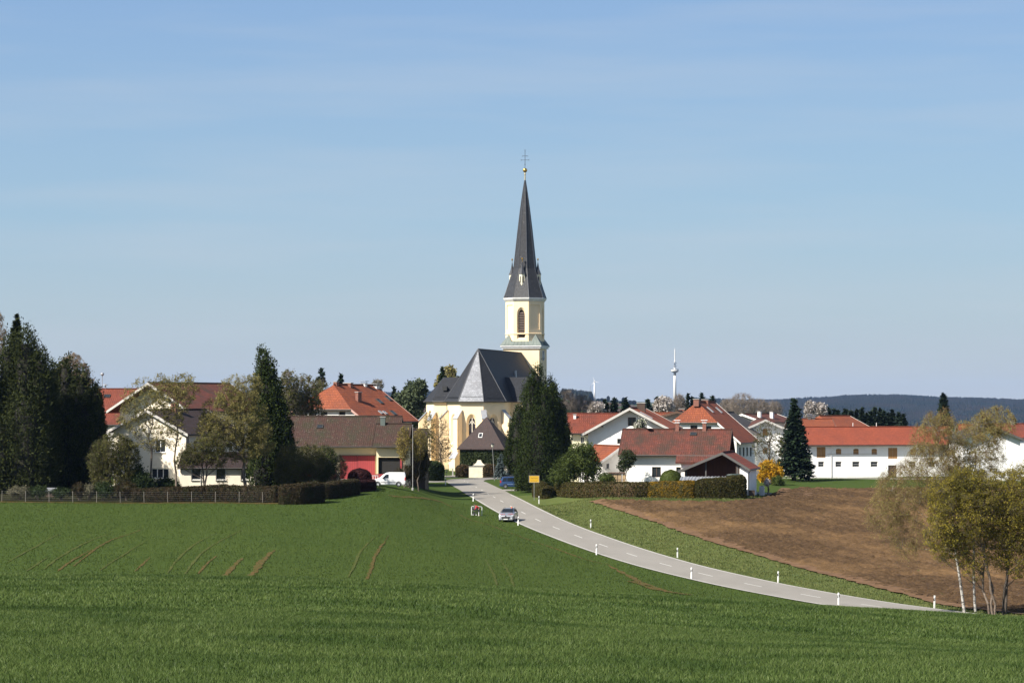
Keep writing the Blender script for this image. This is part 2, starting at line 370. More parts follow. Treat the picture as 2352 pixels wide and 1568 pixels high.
# road centre line: photo column, row, distance
RD = [(2420, 1437, 184), (2210, 1417, 198), (2001, 1390.8, 214), (1862, 1368.3, 225.4), (1728.8, 1343.3, 236.8), (1619.6, 1319.2, 248.3), (1529, 1296.7, 259.8), (1451, 1273.8, 271.5),
      (1386, 1252.5, 283.2), (1328, 1231.7, 295), (1277, 1212.2, 306.8), (1235.5, 1194.4, 318.6), (1202, 1177.6, 330.4), (1176, 1164, 342.3),
      (1152.8, 1151.2, 354.2), (1135.3, 1141.7, 366), (1120.4, 1133.7, 378), (1106.6, 1125.3, 390), (1093.6, 1118.9, 402), (1082.5, 1113, 414), (1073.4, 1108.2, 426), (1066.5, 1104.2, 438)]
RP = [P(*r) for r in RD]
RP[0:0] = [RP[0] + np.array([14.0, -22.0, -.1])]
zend = RP[-1][2]
RP += [np.array([-7.0, 447, zend]), np.array([-3.0, 454, zend]), np.array([5.0, 457.5, zend]), np.array([20, 458, zend]), np.array([60, 452, zend]), np.array([120, 440, zend])]
def catmull(pts, step=1.0):
    pts = [np.array(p, float) for p in pts]; out = []
    for i in range(len(pts)-1):
        p0 = pts[max(i-1, 0)]; p1 = pts[i]; p2 = pts[i+1]; p3 = pts[min(i+2, len(pts)-1)]
        n = max(2, int(np.linalg.norm(p2-p1) / step))
        for k in range(n):
            t = k / n
            out.append(.5*((2*p1) + (-p0+p2)*t + (2*p0-5*p1+4*p2-p3)*t*t + (-p0+3*p1-3*p2+p3)*t**3))
    out.append(pts[-1]); return np.array(out)
ROAD = catmull(RP, 1.0)
def road_dist(X, Y):
    """distance to the road centre line and its height there"""
    sh = X.shape; x = X.ravel(); y = Y.ravel(); D = np.full(x.shape, 1e9); Z = np.zeros(x.shape)
    near = (y > 140) & (y < 520) & (x > -60) & (x < 160)
    idx = np.where(near)[0]; r = ROAD[::2]
    for s0 in range(0, len(idx), 20000):
        ii = idx[s0:s0+20000]
        d2 = (x[ii, None]-r[None, :, 0])**2 + (y[ii, None]-r[None, :, 1])**2
        k = d2.argmin(1); D[ii] = np.sqrt(d2[np.arange(len(ii)), k]); Z[ii] = r[k, 2]
    return D.reshape(sh), Z.reshape(sh)
class VN:
    """value noise"""
    def __init__(s, seed, n=64): s.g = np.random.default_rng(seed).random((n, n)); s.n = n
    def __call__(s, x, y):
        xi = np.floor(x).astype(int); yi = np.floor(y).astype(int); fx = x - xi; fy = y - yi
        fx = fx*fx*(3-2*fx); fy = fy*fy*(3-2*fy); g = s.g; n = s.n
        a = g[xi % n, yi % n]; b = g[(xi+1) % n, yi % n]; c = g[xi % n, (yi+1) % n]; d = g[(xi+1) % n, (yi+1) % n]
        return (a*(1-fx)+b*fx)*(1-fy) + (c*(1-fx)+d*fx)*fy
vn1, vn2, vn3 = VN(1), VN(2), VN(3)
def gz(X, Y, road=True):
    X = np.asarray(X, float); Y = np.asarray(Y, float); sh = np.broadcast(X, Y).shape
    X = np.broadcast_to(X, sh).astype(float).ravel(); Y = np.broadcast_to(Y, sh).astype(float).ravel()
    a = CX + F * X / np.maximum(Y, 25); a = np.clip(a, CPX[0], CPX[-1])
    H = np.stack([pchip([p[0] for p in c[1]], [p[1] for p in c[1]], Y) for c in COLS])
    i = np.clip(np.searchsorted(CPX, a) - 1, 0, len(CPX)-2); t = (a - CPX[i]) / (CPX[i+1]-CPX[i])
    h = H[i, np.arange(len(a))]*(1-t) + H[i+1, np.arange(len(a))]*t
    w = np.clip((Y - 15) / 20, 0, 1) * np.clip((900 - Y) / 300, 0, 1)
    z = CZ - h + w * ((vn1(X/9+50, Y/9)-.5)*.10 + (vn2(X/31+50, Y/31)-.5)*.20)
    z = z + np.clip((Y-5500)/1500, 0, 1)*((vn1(X/420+9, Y/900)-.5)*11 + (vn2(X/160+9, Y/500)-.5)*5)
    if road:
        D, Z = road_dist(X, Y)
        k = np.clip(1 - (D - 4.2) / 9.0, 0, 1); k = k*k*(3-2*k); z = z*(1-k) + (Z - .03)*k
    return z.reshape(sh)
def gz1(x, y): return float(gz(np.array([x]), np.array([y]))[0])
def hit(px, py, d0, d1):
    """where the sight line through a photo point meets the ground"""
    d = np.linspace(d0, d1, 700); X = (px-CX)*d/F; z = gz(X, d); r = CZ - (py-HY)*d/F
    k = np.where(z >= r)[0]; k = k[0] if len(k) else int(np.argmin(np.abs(z-r)))
    return np.array([X[k], d[k], z[k]])
def inpoly(X, Y, poly):
    ins = np.zeros(X.shape, bool); n = len(poly)
    for i in range(n):
        x1, y1 = poly[i][:2]; x2, y2 = poly[(i+1) % n][:2]
        c = ((y1 > Y) != (y2 > Y)) & (X < (x2-x1)*(Y-y1)/((y2-y1) + 1e-12) + x1); ins ^= c
    return ins

# ------------------------------------------------------------------ ground
def ground_mat(name='green_field', k=(1, 1, 1)):
    m, nt, b = newmat(name); co = objco(nt); K = lambda *c: tuple(a*q for a, q in zip(c, k))
    f1 = noise(nt, .05, 5, .6, co); f2 = noise(nt, .9, 5, .65, co); f3 = noise(nt, 7, 3, .7, co)
    c = mixc(nt, ramp(nt, f2, .3, .7), K(.039, .065, .015), K(.058, .086, .023))
    c = mixc(nt, ramp(nt, f1, .35, .65), c, mixc(nt, .5, c, K(.065, .090, .021)))
    c = mixc(nt, ramp(nt, f3, .25, .75), mixc(nt, .35, c, K(.02, .034, .007)), c)
    c = mixc(nt, ramp(nt, f3, .72, .84), c, K(.085, .085, .028))
    # patchwork of far fields beyond the village
    vo = nt.nodes.new('ShaderNodeTexVoronoi'); vo.inputs['Scale'].default_value = 1.0
    mp = nt.nodes.new('ShaderNodeMapping'); mp.inputs['Scale'].default_value = (.0042, .0016, 0); nt.links.new(co, mp.inputs['Vector']); nt.links.new(mp.outputs[0], vo.inputs['Vector'])
    vr = nt.nodes.new('ShaderNodeSeparateColor'); nt.links.new(vo.outputs['Color'], vr.inputs[0])
    fc = mixc(nt, ramp(nt, vr.outputs[0], .45, .5), (.045, .080, .028), (.085, .062, .045))
    sp = nt.nodes.new('ShaderNodeSeparateXYZ'); nt.links.new(co, sp.inputs[0])
    mr = N(nt, 'ShaderNodeMapRange'); mr.inputs[1].default_value = 700; mr.inputs[2].default_value = 1100; nt.links.new(sp.outputs['Y'], mr.inputs[0])
    c = mixc(nt, mr.outputs[0], c, fc)
    nt.links.new(c, b.inputs['Base Color']); b.inputs['Roughness'].default_value = .95; b.inputs['Specular IOR Level'].default_value = .02
    bump(nt, b, f3, .6, .08)
    return m
ys = np.concatenate([np.linspace(-60, 20, 12), np.arange(22, 150, 2.0), np.arange(150, 520, 1.5), np.geomspace(522, 12400, 110)])
NXG = 260; us = np.linspace(-1, 1, NXG)
YY = np.repeat(ys[:, None], NXG, 1); XX = us[None, :] * (70 + .34*np.maximum(YY, 0))
ZZ = gz(XX, YY)
V = np.stack([XX, YY, ZZ], -1).reshape(-1, 3); idx = np.arange(len(ys)*NXG).reshape(len(ys), NXG)
Q = np.stack([idx[:-1, :-1], idx[:-1, 1:], idx[1:, 1:], idx[1:, :-1]], -1).reshape(-1, 4)
V_ground_min = V[:, 2].min()
tag(link('ground', np_mesh('ground', V, Q), [ground_mat()], smooth=True), kind='structure')

def ribbon(name, line, w, off, mat, kind='structure', ragged=0.0, wfun=None, drape=True, nx=2):
    """strip laid on the ground along a line"""
    L = np.array(line)[:, :2]; T = np.gradient(L, axis=0); T /= np.linalg.norm(T, axis=1)[:, None] + 1e-9
    Nn = np.stack([T[:, 1], -T[:, 0]], 1); rows = []
    for k in range(nx+1):
        s = (k/nx - .5)
        ww = w if wfun is None else wfun(np.linspace(0, 1, len(L)))
        j = (rng.random(len(L))-.5)*ragged if k in (0, nx) else 0
        p = L + Nn * np.reshape(s*ww + j, (-1, 1)); rows.append(p)
    A = np.stack(rows, 1)
    z = gz(A[..., 0], A[..., 1]) + off
    V = np.concatenate([A, z[..., None]], -1).reshape(-1, 3)
    idx = np.arange(len(V)).reshape(len(L), nx+1)
    Q = np.stack([idx[:-1, :-1], idx[:-1, 1:], idx[1:, 1:], idx[1:, :-1]], -1).reshape(-1, 4)
    return tag(link(name, np_mesh(name, V, Q), [mat], smooth=True), kind=kind)
def asphalt():
    m, nt, b = newmat('pale_asphalt'); co = objco(nt)
    c = mixc(nt, ramp(nt, noise(nt, .35, 6, .65, objco(nt, (1, .35, 1))), .35, .7), (0.2156, 0.1989, 0.1725), (0.2508, 0.2323, 0.2042))
    c = mixc(nt, ramp(nt, noise(nt, 14, 3, .7, co), .3, .75), mixc(nt, .25, c, (.12, .11, .10)), c)
    nt.links.new(c, b.inputs['Base Color']); b.inputs['Roughness'].default_value = .9
    bump(nt, b, noise(nt, 30, 2, .6, co), .3, .01); return m
asph = asphalt(); paintw = plain('road_paint', (.58, .57, .53), .7, var=.12, nscale=4)
rd = ROAD[:, :]
def road_strip(name, line, offs0, offs1, up, mat):
    L = line[:, :2]; T = np.gradient(L, axis=0); T /= np.linalg.norm(T, axis=1)[:, None] + 1e-9
    Nn = np.stack([T[:, 1], -T[:, 0]], 1); nx = 4 if offs1-offs0 > 1 else 1
    A = np.stack([L + Nn*(offs0 + (offs1-offs0)*k/nx) for k in range(nx+1)], 1)
    z = line[:, 2][:, None] + up + np.zeros(nx+1)[None]
    V = np.concatenate([A, z[..., None]], -1); return V, nx
def strip_obj(name, segs, mat):
    Vs = []; Qs = []; b = 0
    for V, nx in segs:
        idx = np.arange(V.shape[0]*(nx+1)).reshape(V.shape[0], nx+1) + b
        Qs.append(np.stack([idx[:-1, :-1], idx[:-1, 1:], idx[1:, 1:], idx[1:, :-1]], -1).reshape(-1, 4)); Vs.append(V.reshape(-1, 3)); b += V.shape[0]*(nx+1)
    return tag(link(name, np_mesh(name, np.concatenate(Vs), np.concatenate(Qs)), [mat], smooth=True), kind='structure')
HWR = 3.25
strip_obj('road', [road_strip('', rd, -HWR, HWR, .03, asph)], asph)
arc = np.concatenate([[0], np.cumsum(np.linalg.norm(np.diff(rd[:, :2], axis=0), axis=1))])
def rd_at(s): return np.array([np.interp(s, arc, rd[:, k]) for k in range(3)])
s0 = arc[np.argmin(np.abs(rd[:, 1]-214))]; s_sign = arc[np.argmin(np.abs(rd[:, 1]-372) + (rd[:, 0] > 5)*99)]
segs = []
for side in (-1, 1):
    a_ = rd[(arc < (s_sign + (0 if side < 0 else 4)))]
    segs.append(road_strip('', a_, side*(HWR-.22)-.05, side*(HWR-.22)+.05, .036, paintw))
for k in range(-4, 22):
    sa = s0 + k*12 - 2.0
    if sa < 1: continue
    ln = np.array([rd_at(sa + t) for t in np.linspace(0, 4 if k < 14 else 3, 6)]); segs.append(road_strip('', ln, -.055, .055, .036, paintw))
strip_obj('road_marking', segs, paintw)
bank_m = ground_mat('bank_grass', (1.75, 1.45, 1.9))
Lr = ROAD[(ROAD[:, 1] > 196) & (ROAD[:, 1] < 372) & (ROAD[:, 0] < 60)]; Tr = np.gradient(Lr[:, :2], axis=0); Tr /= np.linalg.norm(Tr, axis=1)[:, None]; Nr = np.stack([Tr[:, 1], -Tr[:, 0]], 1)
ribbon('verge', Lr[:, :2] + Nr*8.3, 10.6, .03, bank_m, ragged=.8, nx=14)
gravel = plain('pale_paving', (0.2376, 0.2200, 0.1936), .9, var=.15, nscale=1.2)
# side streets and yards
ribbon('side_street', catmull([(-7.5, 439), (-14, 432), (-22, 418), (-27, 400), (-26, 378), (-22, 357), (-24, 349), (-36, 347), (-60, 349)], 1.5), 6.0, .035, gravel, nx=4)
ribbon('lane', catmull([(-4, 391), (4, 389), (14, 380), (20, 368), (26, 360), (60, 357), (110, 362)], 1.5), 5.2, .035, gravel, nx=4)
ribbon('pavement', catmull([(-34, 452), (-20, 456), (-12, 462), (-2, 466), (14, 467), (40, 466)], 1.5), 3.0, .05, gravel, nx=2)
kerb = MB(); kl = catmull([(-16, 447.5), (-12.2, 455), (-7, 460.5), (0, 463), (16, 463.8), (50, 462)], 1.2)
for i in range(len(kl)-1):
    p, q = kl[i], kl[i+1]; kerb.bar((p[0], p[1], gz1(*p)+.06), (q[0], q[1], gz1(*q)+.06), .16, .14)
tag(kerb.build('kerb', conc), kind='structure')

# ploughed field
pf_px = [(1365, 1152), (1400, 1163), (1440, 1175), (1530, 1205), (1640, 1245), (1760, 1280), (1880, 1315), (2000, 1345), (2100, 1370), (2200, 1395)]
PF = [hit(x, y, 205, 345) for x, y in pf_px]
PF += [np.array([41, 196, 0]), np.array([60, 176, 0]), np.array([110, 200, 0]), np.array([150, 420, 0])]
PF += [hit(x, y, 240, 448) for x, y in [(2352, 1119), (2150, 1122), (2000, 1123), (1900, 1123), (1832, 1121), (1792, 1128), (1755, 1143), (1700, 1152), (1500, 1153)]]
pf_poly = [tuple(p[:2]) for p in PF]
def soil():
    m, nt, b = newmat('ploughed_soil'); co = objco(nt)
    f = noise(nt, .9, 6, .75, co); g = noise(nt, .045, 4, .6, co); h = noise(nt, 2.6, 4, .75, co); wv = noise(nt, 1.0, 3, .6, objco(nt, (1.6, .22, 1)))
    c = mixc(nt, ramp(nt, h, .34, .66), (.040, .025, .013), (.138, .086, .046))
    c = mixc(nt, ramp(nt, f, .35, .7), mixc(nt, .45, c, (.050, .031, .018)), c)
    c = mixc(nt, ramp(nt, wv, .5, .72), c, mixc(nt, .5, c, (.045, .028, .017)))
    c = mixc(nt, ramp(nt, g, .46, .66), c, mixc(nt, .5, c, (.250, .150, .070)))
    c = mixc(nt, ramp(nt, noise(nt, 4.5, 3, .7, co), .66, .74), c, (.26, .175, .095))
    c = mixc(nt, ramp(nt, noise(nt, 1.5, 3, .6, co), .70, .76), c, (.042, .060, .018))
    nt.links.new(c, b.inputs['Base Color']); b.inputs['Roughness'].default_value = .95; b.inputs['Specular IOR Level'].default_value = .05
    bump(nt, b, h, .9, .15); return m
soil_m = soil()
st_ = .42; gx = np.arange(4, 112, st_); gy = np.arange(180, 445, st_)
GX, GY = np.meshgrid(gx, gy); GX = GX + (rng.random(GX.shape)-.5)*.3; GY = GY + (rng.random(GY.shape)-.5)*.3
ins = inpoly(GX + (vn1(GX*.8, GY*.8)-.5)*1.2, GY + (vn2(GX*.8, GY*.8)-.5)*1.6, pf_poly)
soft = ins.astype(float)
for _ in range(5): soft[1:-1, 1:-1] = (soft[1:-1, 1:-1]*2+soft[:-2, 1:-1]+soft[2:, 1:-1]+soft[1:-1, :-2]+soft[1:-1, 2:])/6
soft = np.clip(soft*2-.95, 0, 1)
GZ = gz(GX, GY) + .02 + soft*(.30*rng.random(GX.shape)**2 + .16*vn3(GX*1.1, GY*1.1) + .05*np.sin(GX*2.1 + GY*.55))
vid = np.arange(GX.size).reshape(GX.shape); cell = ins[:-1, :-1] & ins[:-1, 1:] & ins[1:, 1:] & ins[1:, :-1]
Q = np.stack([vid[:-1, :-1], vid[:-1, 1:], vid[1:, 1:], vid[1:, :-1]], -1)[cell]
used, inv = np.unique(Q, return_inverse=True); Vp = np.stack([GX, GY, GZ], -1).reshape(-1, 3)[used]
tag(link('ploughed_field', np_mesh('ploughed_field', Vp, inv.reshape(Q.shape)), [soil_m]), kind='structure')
dirt_m = plain('smooth_earth', (.135, .080, .044), .95, var=.35, nscale=1.4, spec=.1)
edge = catmull([p for p in PF[:11]], 1.0)
ribbon('field_track', edge + np.array([.35, .2, 0]), 1.9, .17, dirt_m, ragged=.5, nx=2)
for i, pts in enumerate([[(1805, 1124), (1799, 1134), (1804, 1144)], [(1851, 1126), (1856, 1136), (1861, 1146)]]):
    ribbon('wheel_track', catmull([hit(x, y, 330, 448) for x, y in pts], 1.5), 1.3, .26, dirt_m, ragged=.5)

# bare earth streaks in the young crop
def patchy():
    m, nt, b = newmat('earth_in_crop'); co = objco(nt)
    f = noise(nt, 2.2, 5, .7, co)
    c = mixc(nt, ramp(nt, f, .40, .60), (.125, .068, .030), (.048, .064, .015))
    nt.links.new(c, b.inputs['Base Color']); b.inputs['Roughness'].default_value = .95; b.inputs['Specular IOR Level'].default_value = .05
    b2 = nt.nodes.new('ShaderNodeBump'); b2.inputs['Distance'].default_value = .05; nt.links.new(f, b2.inputs['Height']); nt.links.new(b2.outputs[0], b.inputs['Normal']); return m
def patchy2():
    m, nt, b = newmat('thin_crop'); co = objco(nt)
    f = noise(nt, 2.6, 5, .7, co)
    c = mixc(nt, ramp(nt, f, .40, .62), (.085, .088, .026), (.042, .062, .013))
    nt.links.new(c, b.inputs['Base Color']); b.inputs['Roughness'].default_value = .95; b.inputs['Specular IOR Level'].default_value = .05; return m
ptm = patchy(); ptl = patchy2(); TRK = []
for pts, w, mt in [
    ([(570, 1328), (590, 1304), (604, 1287), (630, 1262)], .9, ptm), ([(512, 1326), (535, 1303), (556, 1282)], .8, ptm),
    ([(838, 1338), (852, 1308), (863, 1275), (893, 1230)], .5, ptm), ([(800, 1326), (815, 1295), (829, 1265), (862, 1232)], .4, ptl),
    ([(1142, 1346), (1133, 1318), (1114, 1284)], .35, ptl), ([(1181, 1348), (1170, 1318), (1149, 1285)], .35, ptl),
    ([(1545, 1362), (1480, 1340), (1440, 1320), (1395, 1297)], 1.0, ptm), ([(1395, 1297), (1340, 1283), (1280, 1262), (1215, 1240), (1165, 1221)], .4, ptm),
    ([(1165, 1221), (1120, 1205), (1075, 1192), (1050, 1178)], .4, ptm), ([(980, 1141), (1010, 1150), (1045, 1168)], .4, ptm),
    ([(170, 1300), (205, 1272), (250, 1243), (330, 1215)], .35, ptm), ([(100, 1308), (140, 1278), (190, 1250), (260, 1222)], .35, ptl),
    ([(385, 1316), (405, 1288), (440, 1255), (500, 1222)], .35, ptl), ([(425, 1318), (450, 1285), (480, 1258), (560, 1215)], .35, ptl),
    ([(230, 1310), (275, 1280), (340, 1240)], .3, ptl), ([(310, 1312), (345, 1280)], .3, ptm), ([(20, 1290), (70, 1262), (140, 1225)], .3, ptl),
    ([(455, 1318), (475, 1295), (500, 1275)], .4, ptm), ([(132, 1312), (170, 1285), (210, 1262)], .35, ptm), ([(60, 1312), (110, 1280)], .3, ptl)]:
    ln = catmull([hit(x, y, 196, 345) for x, y in pts], 1.0); TRK.append((ln, w))
    ribbon('bare_streak', ln, w*.5, .045, mt, ragged=w*.35, wfun=lambda t, w=w: w*.62*np.sin(np.clip(t*.9+.12, 0, 1)*math.pi)**.7)
for pts in [[(1580, 1366), (1500, 1352), (1450, 1335)], [(900, 1140), (960, 1143), (1010, 1142)]]:
    ln = catmull([hit(x, y, 196, 345) for x, y in pts], 1.0); ribbon('bare_streak', ln, .8, .05, ptm, ragged=.6)
ribbon('path', catmull([(-66, 312.5), (-50, 312.2), (-36, 312.4), (-27, 312)], 1.0), 1.3, .04, ptm, ragged=.7)

# grass blades
def blades(name, X, Y, h, w, mat, lean=.5, seed=3):
    r = np.random.default_rng(seed); n = len(X); Z = gz(X, Y)
    a = r.random(n)*2*math.pi; d = np.stack([np.cos(a), np.sin(a)], 1); b_ = r.random(n)*2*math.pi
    lx = np.cos(b_)*lean*h*r.random(n); ly = np.sin(b_)*lean*h*r.random(n)
    p = np.stack([X, Y, Z-.02], 1); hw = (w/2)[:, None]
    v0 = p.copy(); v0[:, :2] -= d*hw; v1 = p.copy(); v1[:, :2] += d*hw
    m0 = p.copy(); m0[:, 0] += lx*.35; m0[:, 1] += ly*.35; m0[:, 2] += h*.6
    v2 = m0.copy(); v2[:, :2] += d*hw*.8; v3 = m0.copy(); v3[:, :2] -= d*hw*.8
    v4 = p.copy(); v4[:, 0] += lx; v4[:, 1] += ly; v4[:, 2] += h
    V = np.stack([v0, v1, v2, v3, v4], 1).reshape(-1, 3); i = np.arange(n)*5
    Q = np.stack([i, i+1, i+2, i+3], 1); T = np.stack([i+3, i+2, i+4], 1)
    return tag(link(name, np_mesh(name, V, [Q, T]), [mat]), kind='stuff')
g_near = leafmat('crop_blades', (.056, .096, .020), (.126, .164, .050), (.046, .078, .018), .3, .25, .45) #(0.0310, 0.0636, 0.0112), (0.0705, 0.1101, 0.0258), (0.0241, 0.0516, 0.0103), .3, .25, .45)
g_mid = leafmat('crop_blades_far', (.046, .075, .016), (.087, .115, .030), (.061, .090, .021), .3, .12, .6) #(0.0292, 0.0585, 0.0120), (0.0533, 0.0877, 0.0206), (0.0378, 0.0688, 0.0146), .3, .12, .6)
g_bank = leafmat('bank_grass_blades', (.085, .105, .030), (.175, .185, .068), (.105, .125, .038), .3, .35, .6)
def scatter(n, y0, y1, half=.225, pad=4):
    u = rng.random(n); Y = np.sqrt(y0**2 + u*(y1**2-y0**2)); X = (rng.random(n)*2-1)*(half*Y + pad); return X, Y
def lush(X, Y): return np.clip((vn1(X*.35+9, Y*.16)+vn2(X*1.3, Y*.6)*.6+vn3(X*.09, Y*.05)*.5)/2.1, 0, 1)
Xa, Ya = scatter(330000, 30, 68); la = lush(Xa, Ya)
blades('grass', Xa, Ya, .035+.085*la**2+.045*rng.random(len(Xa)), .008+.006*rng.random(len(Xa)), g_near, 1.2, 4)
Xa, Ya = scatter(280000, 66, 132); la = lush(Xa, Ya)
blades('grass', Xa, Ya, .04+.10*la**2+.05*rng.random(len(Xa)), .016+.012*rng.random(len(Xa)), g_near, 1.1, 5)
Xa, Ya = scatter(330000, 190, 350, .225, 6)
Dr, _ = road_dist(Xa, Ya); pl = inpoly(Xa+(rng.random(len(Xa))-.5)*1.6, Ya+(rng.random(len(Xa))-.5)*2.2, pf_poly)
side = np.interp(Ya, ROAD[:-5, 1], ROAD[:-5, 0])
left = (Xa < side) & (Dr > HWR+.15) & ~pl
keep = left & ((CX + F*Xa/Ya > 730) | (Ya < 312.5)) & ~((Ya > 342) & (Xa < -8))
for ln, w in TRK:
    for p in ln[::1]: keep &= ~(((Xa-p[0])**2 + (Ya-p[1])**2 < (w*.42)**2) & (rng.random(len(Xa)) < .75))
Xk, Yk = Xa[keep], Ya[keep]; blades('grass', Xk, Yk, .06+.07*rng.random(len(Xk)), .05+.04*rng.random(len(Xk)), g_mid, .6, 6)
rt = (Xa >= side) & (Dr > HWR+.1) & ~pl & (Dr < 40) & (Ya < 345)
Xk, Yk = Xa[rt], Ya[rt]; Xk = np.concatenate([Xk, Xk+.2]); Yk = np.concatenate([Yk, Yk+.25])
blades('verge_grass', Xk, Yk, .08+.16*rng.random(len(Xk)), .05+.04*rng.random(len(Xk)), g_bank, .9, 7)

# ------------------------------------------------------------------ buildings
def wall_face(mb, outline, holes, O, U, W, inward, depth, m=0):
    """flat wall with real openings; outline/holes are 2d in the (U, W) plane"""
    O, U, W, inward = (np.array(a, float) for a in (O, U, W, inward))
    to3 = lambda p: O + U*p[0] + W*p[1]
    loops = [[Vector((p[0], p[1], 0)) for p in outline]] + [[Vector((p[0], p[1], 0)) for p in h] for h in holes]
    flat = [p for l in loops for p in l]
    tris = tessellate_polygon(loops)
    mb.add([to3((p.x, p.y)) for p in flat], [tuple(t) for t in tris], m)
    for h in holes:
        n = len(h); vs = [to3(p) for p in h] + [to3(p) + inward*depth for p in h]
        mb.add(vs, [(i, (i+1) % n, n+(i+1) % n, n+i) for i in range(n)], m)
def in_arch(w, z0, z1, n=5, cx=0.0):
    """pointed arch outline"""
    hw = w/2; rise = w*.95; zs = z1 - rise; pts = [(cx-hw, z0), (cx+hw, z0), (cx+hw, zs)]
    for k in range(1, n):
        t = k/n; pts.append((cx + hw*(1-t)**.75 if False else cx + hw*math.cos(t*math.pi/2), zs + rise*math.sin(t*math.pi/2)**.82))
    pts.append((cx, z1))
    for k in range(n-1, 0, -1):
        t = k/n; pts.append((cx - hw*math.cos(t*math.pi/2), zs + rise*math.sin(t*math.pi/2)**.82))
    pts.append((cx-hw, zs)); return pts

